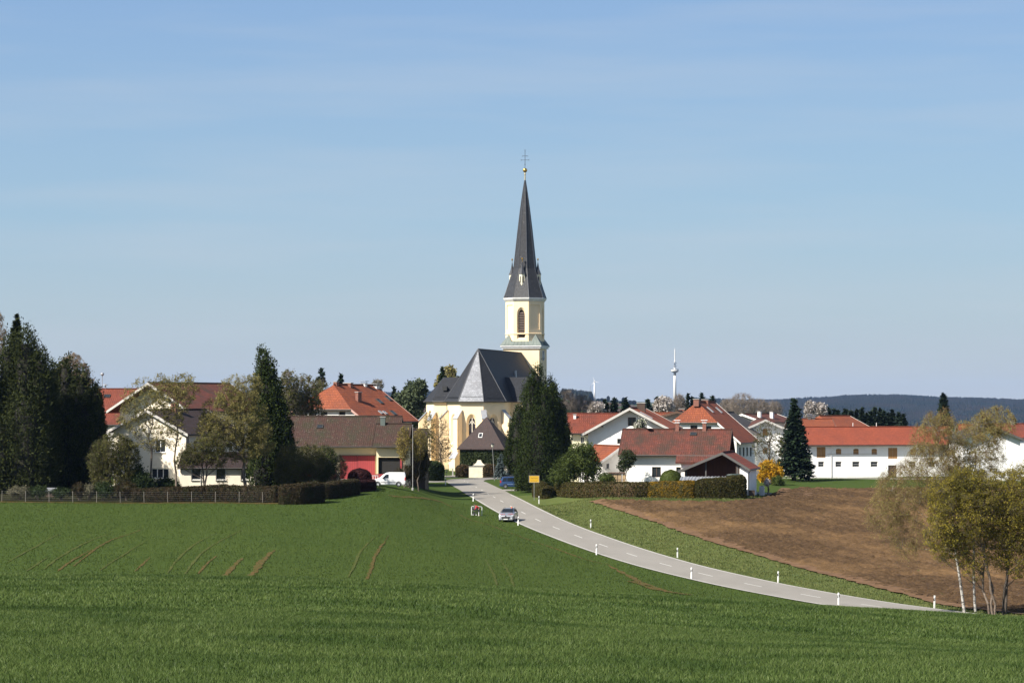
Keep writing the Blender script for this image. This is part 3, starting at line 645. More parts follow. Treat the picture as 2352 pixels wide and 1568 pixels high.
class House:
    def __init__(s, name, label, cat, px, d, th, Wl, Wr, L, zr, zl, zre, wall, roof, ov=.7, og=.6, hip=None, zb=None, verge=verge_g, t=.22, group=None, drop=0.0, gut=True, fliph=False):
        """px,d: middle of the near gable; th: ridge direction (0 = straight away, 90 = to the right);
           zr, zl, zre: photo rows of ridge, left eave, right eave at distance d"""
        x, y, _ = P(px, HY, d); s.t = R(th)
        s.ax = np.array([math.cos(s.t), -math.sin(s.t), 0]); s.ay = np.array([math.sin(s.t), math.cos(s.t), 0])
        pts = [np.array([x, y, 0]) + s.ax*a + s.ay*b for a in (-Wl, Wr) for b in (0, L)]
        base = min(gz1(p[0], p[1]) for p in pts) - .3 if zb is None else zb
        s.o = np.array([x, y, base]); s.r = empty(name, s.o, -s.t, label, cat, group)
        Z = lambda row: CZ - (row-HY)*d/F - base
        s.zr, s.zl, s.ze = Z(zr), Z(zl), Z(zre); s.Wl, s.Wr, s.L, s.ov, s.og, s.th = Wl, Wr, L, ov, og, t
        s.wall, s.roof, s.verge, s.hip = wall, roof, verge, hip; s.drop = drop; s.gut = gut
        s.zk = Z(hip) if hip else None
        s.open = {'front': [], 'right': [], 'left': []}; s.Z = Z
        s.sl = (s.zr-s.zl)/(Wl+ov); s.sr = (s.zr-s.ze)/(Wr+ov)
    def loc(s, p): q = np.array(p) - s.o; return np.array([q @ s.ax, q @ s.ay, q[2]])
    def ray(s, px, py, face):
        C = s.loc((0, 0, CZ)); q = np.array([(px-CX)/F, 1.0, -(py-HY)/F]); D = np.array([q @ s.ax, q @ s.ay, q[2]])
        if face == 'front': t = -C[1]/D[1]; h = C + D*t; return h[0], h[2]
        if face in ('right', 'left'):
            X = s.Wr if face == 'right' else -s.Wl; t = (X-C[0])/D[0]; h = C + D*t; return h[1], h[2]
        if face in ('roofR', 'roofL'):
            sg = 1 if face == 'roofR' else -1; k = s.sr if sg > 0 else s.sl
            # z = zr - k*|x|
            t = (s.zr - k*sg*C[0] - C[2]) / (D[2] + k*sg*D[0]); return C + D*t
        if face == 'ridge': t = -C[0]/D[0]; return C + D*t
    def win(s, face, x0, x1, y0, y1, style='white2', **kw):
        a = s.ray(x0, y0, face); b = s.ray(x1, y1, face)
        s.winm(face, min(a[0], b[0]), max(a[0], b[0]), min(a[1], b[1]), max(a[1], b[1]), style, **kw)
    def winm(s, face, u0, u1, z0, z1, style='white2', arch=False, depth=.16):
        s.open[face].append((u0, u1, z0, z1, style, arch, depth))
    def f3(s, face):
        if face == 'front': return (0, 0, 0), (1, 0, 0), (0, 1, 0)
        if face == 'right': return (s.Wr, 0, 0), (0, 1, 0), (-1, 0, 0)
        return (-s.Wl, 0, 0), (0, 1, 0), (1, 0, 0)
    def build(s):
        mb = MB(); t = s.th
        zwl = s.zr - s.sl*s.Wl - t; zwr = s.zr - s.sr*s.Wr - t; zt = s.zr - t
        out = {'front': [(-s.Wl, 0), (s.Wr, 0), (s.Wr, zwr)]}
        if s.hip:
            zk = min(s.zk - t, zt - .05); out['front'] += [((zt-zk)/s.sr, zk), (-(zt-zk)/s.sl, zk)]
        else: out['front'] += [(0, zt)]
        out['front'] += [(-s.Wl, zwl)]
        out['right'] = [(0, 0), (s.L, 0), (s.L, zwr), (0, zwr)]; out['left'] = [(0, 0), (s.L, 0), (s.L, zwl), (0, zwl)]
        for f in ('front', 'right', 'left'):
            O, U, I = s.f3(f); hs = []
            for (u0, u1, z0, z1, st, arch, dp) in s.open[f]:
                hs.append([(u0, z0), (u1, z0), (u1, z1), (u0, z1)] if not arch else
                          [(u0, z0), (u1, z0), (u1, z1-.18*(u1-u0))] + [(u0+(u1-u0)*(.5+.5*math.cos(a)), z1-.18*(u1-u0)*(1-math.sin(a))) for a in np.linspace(.35, math.pi-.35, 5)] + [(u0, z1-.18*(u1-u0))])
            wall_face(mb, out[f], hs, O, U, (0, 0, 1), I, .3)
        mb.add([(-s.Wl, s.L, 0), (s.Wr, s.L, 0), (s.Wr, s.L, zwr), (0, s.L, zt), (-s.Wl, s.L, zwl)], [(0, 1, 2, 3, 4)])
        # thickness behind the near walls so the openings do not look through
        s.w = mb.build('wall', s.wall, s.r, fix=False)
        r = MB(); el, er = -(s.Wl+s.ov), s.Wr+s.ov; y0, y1 = -s.og, s.L+s.og
        if s.hip:
            kr = (s.zr-s.zk)/s.sr; kl = (s.zr-s.zk)/s.sl; yh = y0 + (s.zr-s.zk)/1.15; s.yh = yh
            r.slab([(0, y1, s.zr), (0, yh, s.zr), (kr, y0, s.zk), (er, y0, s.ze), (er, y1, s.ze)], t)
            r.slab([(0, y1, s.zr), (0, yh, s.zr), (-kl, y0, s.zk), (el, y0, s.zl), (el, y1, s.zl)], t)
            r.slab([(-kl, y0, s.zk), (kr, y0, s.zk), (0, yh, s.zr)], t)
        else:
            r.slab([(0, y1, s.zr), (0, y0, s.zr), (er, y0, s.ze), (er, y1, s.ze)], t)
            r.slab([(0, y1, s.zr), (0, y0, s.zr), (el, y0, s.zl), (el, y1, s.zl)], t)
        s.rf = r.build('roof', s.roof, s.r)
        # ridge tiles
        rb = MB(); yy = s.yh if s.hip else y0
        n = max(3, int((y1-yy)/1.2)); pts = [(0, yy+(y1-yy)*k/n, s.zr + .03 + .02*random.random()) for k in range(n+1)]
        rb.tube(pts, .13, 6); rb.build('ridge_tiles', s.roof, s.rf)
        for yv in (y0-.035, y1+.005):
            if s.hip and yv < 0:
                for sg, ex, ez, sl in ((1, er, s.ze, s.sr), (-1, el, s.zl, s.sl)):
                    zt_, xt = s.zk, (s.zr-s.zk)/sl*sg
                    MB().prism([(xt, yv, zt_+.06), (ex, yv, ez+.06), (ex, yv, ez-t-.1), (xt, yv, zt_-t-.1)], (0, .03, 0)).build('bargeboard', s.verge, s.rf)
            else:
                MB().prism([(0, yv, s.zr+.06), (er, yv, s.ze+.06), (er, yv, s.ze-t-.1), (0, yv, s.zr-t-.1), (el, yv, s.zl-t-.1), (el, yv, s.zl+.06)], (0, .03, 0)).build('bargeboard', s.verge, s.rf)
        if s.gut:
            MB().tube([(er+.06, y0, s.ze-.1), (er+.06, y1, s.ze-.1)], .08, 6).build('gutter', gutter_m, s.rf); MB().tube([(el-.06, y0, s.zl-.1), (el-.06, y1, s.zl-.1)], .08, 6).build('gutter', gutter_m, s.rf)
            if s.hip: MB().tube([(-(s.zr-s.zk)/s.sl, y0-.06, s.zk-.08), ((s.zr-s.zk)/s.sr, y0-.06, s.zk-.08)], .08, 6).build('gutter', gutter_m, s.rf)
        for f in ('front', 'right', 'left'):
            for o in s.open[f]: s.window(f, *o)
        return s
    def window(s, f, u0, u1, z0, z1, style, arch, depth):
        O, U, I = (np.array(a, float) for a in s.f3(f)); Wv = np.array([0, 0, 1.0])
        w, h = u1-u0, z1-z0; c = O + U*(u0+u1)/2 + Wv*(z0+z1)/2 + I*depth
        base = style.rstrip('0123456789'); n = int(style[len(base):] or 1)
        if base in ('white', 'brown', 'barn'):
            fm = {'white': frame_w, 'brown': frame_b, 'barn': verge_pale}[base]; fw = min(.07, w*.09) if base != 'white' else min(.09, w*.1)
            m = MB(); dt = .035
            for sg in (-1, 1):
                m.obox(c + U*sg*(w/2-fw/2), U*fw/2, I*dt, Wv*h/2); m.obox(c + Wv*sg*(h/2-fw/2), U*(w/2-fw), I*dt, Wv*fw/2)
            for k in range(1, n): m.obox(c + U*(w*(k/n-.5)), U*fw*.5, I*dt, Wv*(h/2-fw))
            if base == 'barn': m.obox(c, U*(w/2-fw), I*dt, Wv*fw*.4)
            fr = m.build('window', fm, s.r)
            p = MB().obox(c + I*.02, U*(w/2-fw*.6), I*.008, Wv*(h/2-fw*.6)); p.build('pane', glass, fr)
            if base == 'white' and h < 2.2:
                q = MB().obox(O + U*(u0+u1)/2 + Wv*(z0-.03) - I*.05, U*(w/2+.06), I*.1, Wv*.03); q.build('sill', verge_pale, fr)
                # pale curtain edges behind the glass
        elif base == 'shutter':
            m = MB()
            for k in range(max(1, n)):
                m.obox(c + U*(w*((k+.5)/max(1, n)-.5)) - I*(depth-.05), U*(w/max(1, n)/2-.015), I*.025, Wv*(h/2-.01))
            m.obox(c + Wv*h*.3 - I*(depth-.015), U*(w/2-.05), I*.015, Wv*.05); m.obox(c - Wv*h*.3 - I*(depth-.015), U*(w/2-.05), I*.015, Wv*.05)
            m.build('shutter', shutter_m, s.r)
        elif base == 'door':
            m = MB().obox(c, U*(w/2), I*.03, Wv*h/2); m.obox(c - I*.05, U*.03, I*.02, Wv*h/2)
            o = m.build('door', dwood, s.r)
            MB().obox(c + U*w*.1 - I*.09, U*.02, I*.03, Wv*.08).build('handle', steel, o)
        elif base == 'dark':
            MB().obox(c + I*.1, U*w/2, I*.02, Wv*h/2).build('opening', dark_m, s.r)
    def chimney(s, px, top, w=.7, dp=.7, side=None, row=None, mat=None, cap=None, capm=None):
        p = s.ray(px, row or s_row(top), side) if side else s.ray(px, HY, 'ridge')
        x, y = (p[0], p[1]) if side else (0, p[1]); C = s.loc((0, 0, CZ))
        zt = s.loc((0, 0, CZ - (top-HY)*(s.o + s.ax*x + s.ay*y)[1]/F))[2]
        zb = s.zr - (s.sr if x > 0 else s.sl)*abs(x) - .8
        m = MB().box(x-w/2, x+w/2, y-dp/2, y+dp/2, zb, zt); ch = m.build('chimney', mat or brick_m, s.rf)
        c = MB().box(x-w/2-.08, x+w/2+.08, y-dp/2-.08, y+dp/2+.08, zt, zt+.1)
        if cap: c.box(x-w/2-.2, x+w/2+.2, y-dp/2-.2, y+dp/2+.2, zt+.34, zt+.42); [c.box(x+a-.03, x+a+.03, y+b-.03, y+b+.03, zt+.1, zt+.34) for a in (-w/2+.05, w/2-.05) for b in (-dp/2+.05, dp/2-.05)]
        c.build('chimney_cap', capm or (zinc if cap else conc), ch); return ch
    def skylight(s, px, py, side, w=.8, h=1.0, fm=None):
        p = s.ray(px, py, side); sg = 1 if side == 'roofR' else -1; k = s.sr if sg > 0 else s.sl
        dn = np.array([sg, 0, -k]); dn /= np.linalg.norm(dn); ac = np.array([0, 1.0, 0]); nn = np.cross(ac, dn) * (1 if np.cross(ac, dn)[2] > 0 else -1)
        m = MB()
        for g in (-1, 1): m.obox(p + nn*.06 + ac*g*w/2, ac*.05, dn*(h/2+.05), nn*.08); m.obox(p + nn*.06 + dn*g*h/2, ac*(w/2-.05), dn*.05, nn*.08)
        f = m.build('skylight', fm or gutter_m, s.rf)
        MB().obox(p + nn*.08, ac*(w/2-.05), dn*(h/2-.05), nn*.02).build('pane', glass, f)
def s_row(t): return t + 4

# --- left group
hL0 = House('farm_building', 'long red tiled roof with an antenna ball, beyond the dark pines at the left', 'building', 205, 415, 90, 6, 6.5, 11, 893, 950, 944, pale_pl, t_red, ov=.6)
hL0.build(); hL0.skylight(246, 910, 'roofR', .9, .9)
a = MB(); q = hL0.ray(235, 900, 'ridge'); a.tube([(0, q[1], hL0.zr-.3), (0, q[1], hL0.zr+2.1)], .06, 6); a.lathe([(.02, -.28), (.22, -.2), (.3, 0), (.22, .2), (.02, .28)], (0, q[1], hL0.zr+2.35), 10)
a.build('antenna', zinc, hL0.rf)
a = MB(); a.tube([(0, q[1]+.5, hL0.zr-.2), (0, q[1]+.5, hL0.zr+.6)], .12, 6); a.lathe([(.45, 0), (.35, .1), (.05, .2)], (0, q[1]+.5, hL0.zr+.6), 10); a.build('roof_vent', zinc, hL0.rf)
hL0b = House('house', 'low red tiled roof just right of the dark pines, below the long red roof', 'house', 236, 392, 90, 4, 4.5, 10, 948, 975, 974, grey_pl, t_red, ov=.5); hL0b.build()

hL1 = House('farmhouse', 'big farmhouse with wide brown-red roof and pale weathered verge boards, behind the spring trees', 'farmhouse', 358, 385, 30, 6.7, 6.7, 16.5, 879, 944, 944, cream_pl, t_oldred, ov=1.0, og=1.9, verge=verge_pale)
hL1.win('front', 300, 318, 955, 975, 'brown2'); hL1.win('front', 395, 412, 955, 975, 'brown2'); hL1.build()
m = MB()
for k in range(9):
    x = -5.6 + k*1.4; m.box(x-.06, x+.06, -1.55, -1.45, hL1.zr*.55-1, hL1.zr*.55)
m.box(-6, 6, -1.6, 0, hL1.zr*.55-1.15, hL1.zr*.55-1.0); m.box(-6, 6, -1.62, -1.52, hL1.zr*.55, hL1.zr*.55+.1); m.build('balcony', dwood, hL1.r)

hL2 = House('house', 'cream two-storey house with a dark brown roof behind bare young trees', 'house', 343, 345, 24, 5.5, 5.6, 14, 941, 990, 996, cream_pl, t_dbrown, ov=.7, og=.7, verge=verge_pale)
hL2.win('front', 355.6, 379.7, 1009, 1038.8, 'white2'); hL2.win('front', 347, 387, 1075, 1098, 'white3'); hL2.win('front', 283, 305, 1009, 1038, 'white2'); hL2.win('front', 283, 305, 1073, 1098, 'white2')
hL2.win('right', 445, 456, 1010, 1035, 'white1'); hL2.win('right', 466, 476, 1010, 1034, 'white1')
hL2.build(); hL2.chimney(402, 925, .7, .9, 'roofR', 945)
m = MB().tube([(hL2.Wr+.1, .4, .2), (hL2.Wr+.1, .4, hL2.zr-3.4)], .06, 6); m.build('downpipe', gutter_m, hL2.r)

hL3 = House('house_extension', 'low cream wing with three windows under a shallow brown roof, behind the long hedge', 'house', 424, 338.5, 90, 4.0, 4.5, 11.0, 1040, 1064, 1071, cream_pl, t_dbrown, ov=.45, og=.3, verge=frame_b)
for x0, x1 in ((439, 462), (495.5, 518.7), (552.6, 575.8)): hL3.win('right', x0, x1, 1076, 1102, 'white1' if x0 != 552.6 else 'white2')
hL3.build()
for px in (461, 596):
    u, z = hL3.ray(px, 1100, 'right'); MB().tube([(hL3.Wr+.08, u, .1), (hL3.Wr+.08, u, hL3.zr-1.9)], .05, 6).build('downpipe', verge_pale, hL3.r)

# --- garage house with the red sliding doors
hG = House('garage_house', 'long mossy brown-roofed building with two big red sliding doors, behind the white van', 'barn', 652, 369, 93, 4.4, 4.25, 16.3, 956, 1018, 1022.6, garage_pl, t_brown, ov=1.35, og=.5, verge=dwood)
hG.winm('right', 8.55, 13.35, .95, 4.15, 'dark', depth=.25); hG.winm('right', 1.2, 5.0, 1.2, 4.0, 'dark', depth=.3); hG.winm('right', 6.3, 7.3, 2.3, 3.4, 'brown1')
hG.build(); hG.skylight(735, 980, 'roofR', .8, .7)
hG.chimney(879.5, 958, .65, .65, 'roofR', 985, copper)
dm = MB()
for k, (a0, a1) in enumerate(((8.5, 10.93), (10.97, 13.4))):
    m = MB().box(hG.Wr+.06+.05*k, hG.Wr+.10+.05*k, a0, a1, 1.0, 4.25); m.build('sliding_door', red_door, hG.r)
MB().box(hG.Wr+.02, hG.Wr+.22, 8.3, 13.6, 4.25, 4.36).build('door_rail', frame_b, hG.r)
MB().box(hG.Wr+.01, hG.Wr+.12, 6.0, 7.9, 1.05, 2.3).box(hG.Wr+.01, hG.Wr+.12, 3.6, 6.0, 1.05, 2.0).build('red_panel', red_door, hG.r)
MB().box(hG.Wr+.01, hG.Wr+.3, -.2, 16.3, 0, 1.02).build('plinth', conc, hG.r)
p0 = hG.ray(877, 1023, 'roofR'); m = MB(); q0 = hG.ray(891-14, 995, 'roofR'); q1 = hG.ray(866, 1021, 'roofR')
nn = np.array([0, 0, .12])
for g in (-.2, .2): m.bar(q0+nn+[0, g, 0], q1+nn+[0, g, 0], .05)
for k in range(13): c = q0 + (q1-q0)*k/12 + nn; m.bar(c-[0, .2, 0], c+[0, .2, 0], .05)
m.build('roof_ladder', zinc, hG.rf)
hG2 = House('garage_annex', 'lower brown-roofed annex with an open porch and red parapet, right of the red doors', 'building', 872, 366, 93, 3.5, 4.3, 4.0, 973, 1005, 1023, garage_pl, t_brown, ov=.8, og=.5, verge=dwood)
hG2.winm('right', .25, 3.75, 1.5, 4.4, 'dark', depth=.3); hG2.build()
MB().box(hG2.Wr+.05, hG2.Wr+.15, -.2, 2.0, 1.1, 2.1).box(hG2.Wr+.05, hG2.Wr+.2, 3.3, 3.55, 1.1, 4.2).build('red_parapet', red_door, hG2.r)
MB().box(hG2.Wr+.01, hG2.Wr+.6, -.2, 4.1, 0, 1.08).build('plinth', conc, hG2.r)
hSh = House('shed', 'dark brown wooden shed beside the street trees, right of the brown-roofed annex', 'shed', 940, 377, 93, 2.4, 2.4, 2.5, 986, 1003, 1003, dwood, t_dbrown, ov=.4, og=.2, verge=dwood); hSh.build()
# things standing on the porch
tg = empty('garden_chair', hG2.o + hG2.ax*(hG2.Wr+.35) + hG2.ay*1.1 + np.array([0, 0, 1.08]), -hG2.t, 'light blue folded garden chair on the open porch of the brown-roofed annex', 'chair')
bl = plain('light_blue_fabric', (.25, .36, .52), .8)
MB().obox((0, 0, .45), (.25, 0, 0), (0, .25, 0), (0, 0, .02)).build('seat', bl, tg); MB().obox((-.1, .25, .85), (.25, 0, 0), (0, .08, .4), (0, .02, -.01)).build('backrest', bl, tg)
for a_ in (-.23, .23):
    for b_ in (-.22, .22): MB().bar((a_, b_, 0), (a_, b_, .44), .03).build('leg', zinc, tg)

# --- the two half-hipped inns
hI = House('inn', 'large orange half-hipped inn with several chimneys, behind the brown garage roof', 'house', 744, 399, 30, 7.15, 7.15, 13.8, 883, 967.5, 967.5, white_pl, t_orange, ov=.9, og=.6, hip=939.4, verge=plain('pinkish_verge_board', (.42, .26, .22), .7))
hI.win('front', 736, 752, 945, 953, 'brown1'); hI.win('front', 778, 793, 945, 953, 'brown1'); hI.build()
hI.chimney(772, 877, .6, .6); hI.chimney(800, 880, 1.3, .7); hI.chimney(836, 881, .8, .6, mat=white_pl, cap=True); hI.chimney(858, 887, 1.7, .8, mat=white_pl, cap=True)
hI.chimney(823.5, 901, .5, 1.0, 'roofR', 920)
for x, y in ((874, 947), (884, 948)): hI.skylight(x, y, 'roofR', .45, .7, zinc)
for x, y in ((872, 922), (903, 948), (892, 915)): hI.skylight(x, y, 'roofR', .8, 1.1)

hH = House('farmhouse', 'tall orange half-hipped house with two roof windows, right of centre behind the mossy red roof', 'house', 1594.6, 432, 16.5, 7.1, 7.1, 15.5, 922, 1018, 1016, white_pl, t_orange, ov=.8, og=.5, hip=969.5, verge=verge_w)
hH.win('front', 1585.5, 1602, 976, 986, 'brown2'); hH.win('front', 1550, 1563, 978, 990, 'brown1'); hH.win('front', 1620, 1634, 978, 990, 'brown1')
for k in range(4): hH.win('right', 1698+k*8.2, 1702+k*8.2, 1027, 1047, 'brown1')
hH.build(); hH.chimney(1600, 917, .9, .9); hH.chimney(1620, 918, 1.1, .7)
hH.skylight(1631, 941, 'roofR', .7, 1.3, zinc); hH.skylight(1651, 942, 'roofR', .7, 1.3, zinc)
hH2 = House('house', 'dark grey roof directly behind the tall orange half-hipped house', 'house', 1652, 462, 14, 6, 6.2, 15, 947, 1000, 996, white_pl, t_grey, ov=.6); hH2.build()

# --- right of the yew
hF = House('house', 'pale yellow house under an orange tiled roof beside the big yew', 'house', 1311, 407, 90, 4, 4.4, 8.2, 949.3, 990, 993.5, pale_pl, t_red, ov=.6)
hF.win('right', 1333.7, 1341.6, 1003, 1016, 'white2'); hF.build(); hF.chimney(1434, 945, .5, .5, mat=white_pl); hF.chimney(1320, 952, .4, .4, 'roofR', 960, mat=white_pl)
hE = House('house', 'white gabled house with a wide orange roof and dark chimney, behind the mossy red roof', 'house', 1449, 385, 11, 6.4, 5.0, 13, 936.6, 997.2, 983, white_pl, t_orange, ov=.8, og=1.25, verge=verge_pale)
hE.win('front', 1442, 1460.7, 958, 978, 'brown2'); hE.win('front', 1417.7, 1434.3, 1007, 1018.7, 'brown1'); hE.build()
hE.chimney(1473, 926, 1.2, .7, 'roofR', 942, dwood, cap=False); hE.skylight(1484, 954, 'roofR', .35, 2.0, zinc)
m = MB().tube([(-hE.Wl-.55, .1, hE.zr-4.1), (-hE.Wl-.1, .1, hE.zr-4.6), (-hE.Wl-.1, .1, .5)], .06, 6); m.build('downpipe', verge_pale, hE.r)
for x in (-4.2, 0, 3.2):
    z = hE.zr - (hE.sl if x < 0 else hE.sr)*abs(x) - .42; MB().box(x-.09, x+.09, -1.2, 0, z-.13, z+.1).build('purlin', dwood, hE.rf)
hF2 = House('house', 'orange roof and dark gable half hidden behind the white gabled house', 'house', 1556, 455, 8, 5.4, 5.0, 12, 944.5, 966, 962, grey_pl, t_dbrown, ov=.5, og=1.1, verge=frame_b); hF2.build(); hF2.chimney(1566, 939, 1.0, .6)
hF3 = House('house', 'low orange roof strip behind the ridge of the white gabled house', 'house', 1486, 470, 90, 4, 4, 6.5, 947.5, 968, 968, pale_pl, t_orange, ov=.5); hF3.build()
hS = House('garden_house', 'small white house with a bright orange lean roof and green door, beside the olive shrub', 'house', 1424, 362, -24, 2.75, 2.6, 7.5, 1024, 1059, 1054, white_pl, t_orange, ov=.5, og=.6, verge=verge_w)
hS.win('front', 1393, 1399, 1064, 1076, 'white1'); hS.winm('left', 4.2, 5.4, .4, 2.4, 'door'); hS.build()

# --- house with mossy red roof, veranda, satellite dish
hC = House('house', 'white house with a long mossy red-brown roof, two brick chimneys and a garden veranda', 'house', 1445, 358, 100, 4.2, 3.6, 13.2, 985.8, 1040, 1042.4, white_pl, t_oldred, ov=.9, og=.9, verge=dwood)
hC.win('right', 1497.6, 1518, 1071.7, 1095.6, 'brown2'); hC.win('right', 1553, 1564, 1072, 1090, 'brown1'); hC.build()
hC.chimney(1556, 971, .6, .5, mat=brick_m, cap=True, capm=verge_w); hC.chimney(1618, 971, .6, .5, mat=brick_m, cap=True, capm=verge_w)
hC.skylight(1592.5, 997, 'roofR', .8, .6)
q = hC.ray(1491, 990, 'roofR'); m = MB().tube([q, q + [0.05, 0, .35]], .03, 6); m.lathe([(.02, 0), (.3, .07), (.42, .16)], tuple(q + [.1, 0, .25]), 14); m.build('satellite_dish', black_m, hC.rf)
# lower roof strip over the right part
er = hC.Wr + hC.ov; x0 = er; y0 = hC.ray(1554, 1043, 'roofR')[1]; ex = 1.25
m = MB().slab([(er-.02, y0, hC.ze+.02), (er-.02, hC.L+.9, hC.ze+.02), (er+ex, hC.L+.9, hC.ze-hC.sr*ex), (er+ex, y0, hC.ze-hC.sr*ex)], .2); m.build('lower_roof', t_oldred, hC.r)
MB().box(hC.Wr+.02, er+ex-.5, y0+.7, hC.L, 0, hC.ze-hC.sr*ex-.1).build('lower_wall', white_pl, hC.r)
g = MB(); g.box(-.35, 12.95, 0, 0, 0, 0) if False else None
MB().prism([(hC.Wr+.1, hC.L+.01, 2.8), (-hC.Wl-.1, hC.L+.01, 2.8), (-hC.Wl, hC.L+.01, hC.zl-.1), (0, hC.L+.01, hC.zr-.3), (hC.Wr, hC.L+.01, hC.ze+.6)], (0, .06, 0)).build('gable_boarding', dwood, hC.r)
# veranda left of the house
vr = MB(); X0, X1 = hC.Wr-2.6, hC.Wr-.3
for k in range(5): vr.box(X1-.04, X1+.04, -2.35+k*.58-.03, -2.35+k*.58+.03, .9, 2.9)
vr.box(X1-.04, X1+.04, -2.4, 0, 2.85, 2.95); vr.box(X1-.04, X1+.04, -2.4, 0, 2.1, 2.16); vr.box(X1-.05, X1+.05, -2.4, 0, 0, .95); vr.box(X0, X1, -2.5, -2.4, 0, 2.9); vr.box(X0-.2, X1+.2, -2.6, 0, 2.96, 3.05)
vo = vr.build('veranda', frame_b, hC.r); MB().box(X1-.02, X1+.0, -2.38, -.02, .96, 2.84).build('pane', plain('amber_glass', (.34, .25, .15), .25), vo)
# terrace furniture and parasol poles
furn_w = plain('white_garden_metal', (.75, .75, .73), .5, var=.03)
for i, (px, dd, lb) in enumerate([(1447, 345, 'white round garden table by the veranda, behind the hedge'), (1478, 345, 'white garden table in the middle of the terrace behind the hedge'), (1502, 345.5, 'white garden table below the white house window, behind the hedge')]):
    x, y, _ = P(px, HY, dd); t_ = empty('garden_table', (x, y, gz1(x, y)), .3*i, lb, 'table')
    MB().lathe([(.55, 1.30), (.58, 1.32), (.55, 1.35)], n=16).build('tabletop', furn_w, t_)
    for k in range(3): MB().bar((0, 0, 1.3), (.45*math.cos(2.1*k), .45*math.sin(2.1*k), 0), .05).build('leg', furn_w, t_)
for i, (px, top, lb) in enumerate([(1429, 1090, 'thin white pole beside the veranda'), (1469, 1091, 'thin white pole in front of the white house wall'), (1497, 1093, 'thin grey pole under the white house window')]):
    x, y, _ = P(px, HY, 344.5); z0 = gz1(x, y); zt = CZ-(top-HY)*344.5/F
    tag(MB().tube([(0, 0, -.1), (0, 0, zt-z0)], .035, 6).lathe([(.06, zt-z0-.02), (.03, zt-z0+.08)], n=8).build('pole', furn_w if i < 2 else zinc), lb, 'pole').location = (x, y, z0)
x, y, _ = P(1415, HY, 345); z0 = gz1(x, y)
o = empty('brick_planter', (x, y, z0), 0, 'low brick planter with a pale top, right of the green shrub behind the hedge', 'planter')
MB().box(-1.3, 1.3, -.3, .3, 0, 1.35).build('brickwork', brick_m, o); MB().box(-1.38, 1.38, -.36, .36, 1.35, 1.45).build('coping', conc, o)

# --- carport in front
hD = House('carport', 'open timber carport with a red tiled roof, stacked wood and a brown boarded back', 'carport', 1660.8, 344, 14, 5.7, 3.3, 7.5, 1038.5, 1082.5, 1076.6, white_pl, t_red, ov=.35, og=.7, verge=verge_g, t=.2)
# boards instead of walls on the near side
Z = hD.zr; wallD = MB()
hD.build()
bpy.data.objects.remove(hD.w)
w = MB(); zl = hD.zr-hD.sl*hD.Wl-.2; zrr = hD.zr-hD.sr*hD.Wr-.2
w.box(hD.Wr-.12, hD.Wr, 0, hD.L, 0, zrr); w.box(hD.Wr-1.1, hD.Wr-.12, 0, .12, 0, zrr+.25)
w.build('wall', white_pl, hD.r)
b = MB(); b.prism([(-hD.Wl, 3.2, 0), (hD.Wr-.12, 3.2, 0), (hD.Wr-.12, 3.2, zrr), (0, 3.2, hD.zr-.25), (-hD.Wl, 3.2, zl)], (0, .08, 0)); b.build('back_boards', rwood, hD.r)
b = MB(); b.box(hD.Wr-1.6, hD.Wr-1.1, .02, .1, 0, zrr+.5); b.build('boarding', dwood, hD.r)
for x in (-4.9, -2.3, 1.9):
    MB().box(x-.08, x+.08, 0, .16, 0, hD.zr-(hD.sl if x < 0 else hD.sr)*abs(x)-.2).build('post', verge_g, hD.r)
MB().bar((-3.4, -.05, 2.75), (2.2, -.1, 2.62), .07).build('rail', verge_pale, hD.r); MB().bar((-1.8, -.12, 1.5), (2.3, -.1, 1.62), .06).build('rail', verge_pale, hD.r)
MB().bar((.1, -.5, hD.zr-.5), (.1, .4, hD.zr-.5), .16).build('purlin', dwood, hD.rf)
MB().tube([(hD.Wr+.42, -.6, hD.ze-.15), (hD.Wr+.12, -.1, hD.ze-.5), (hD.Wr+.12, -.1, .2)], .05, 6).build('downpipe', dark_m, hD.r)
def at_house(h, x, y, z): return h.o + h.ax*x + h.ay*y + np.array([0, 0, z])
# stacked firewood
lg = plain('split_firewood', (.30, .19, .11), .85, var=.4, nscale=5)
wp = MB(); rr = random.Random(5)
for k in range(90):
    x = rr.uniform(-3.6, 1.6); z = .12 + rr.random()*1.35; a_ = rr.uniform(-.4, .4); wp.tube([(x, -.2, z), (x+.4*math.sin(a_), .75, z+.06*rr.random())], .09+.03*rr.random(), 5)
o = wp.build('firewood_stack', lg); o.location = at_house(hD, -.3, .8, 0); o.rotation_euler = (0, 0, -hD.t); tag(o, 'stack of split firewood under the carport roof', 'firewood')
# corrugated sheet lying on low frame in front
cs = MB(); n = 60; Lc = 8.0
top = [(-Lc/2 + Lc*k/n, .05*math.sin(k*1.9) ) for k in range(n+1)]
for k in range(n):
    (xa, ha), (xb, hb) = top[k], top[k+1]
    cs.add([(xa, 0, ha), (xb, 0, hb), (xb+.3, 1.3, hb+.45), (xa+.3, 1.3, ha+.45)], [(0, 1, 2, 3)])
o = empty('sheet_roof', P(1631, 1103, 340.8)*[1, 1, 0] + np.array([0, 0, CZ-(1102.5-HY)*340.8/F]), 0, 'low grey corrugated sheet roof in front of the carport', 'shed roof')
c_ = cs.build('corrugated_sheet', zinc, o); sol = c_.modifiers.new('thick', 'SOLIDIFY'); sol.thickness = .02
for x in (-3.8, -1.3, 1.3, 3.7): MB().box(x-.05, x+.05, .1, .2, -2.4, .05).build('post', dwood, o)
MB().box(-3.95, 4.1, .12, .18, -1.0, -.03).build('front_boards', dark_m, o)
o = MB(); o.lathe([(.05, 0), (.5, .02), (.62, .18), (.4, .3), (.05, .33)], n=18); o = o.build('tarpaulin', plain('dark_green_tarpaulin', (.035, .05, .045), .5), smooth=True)
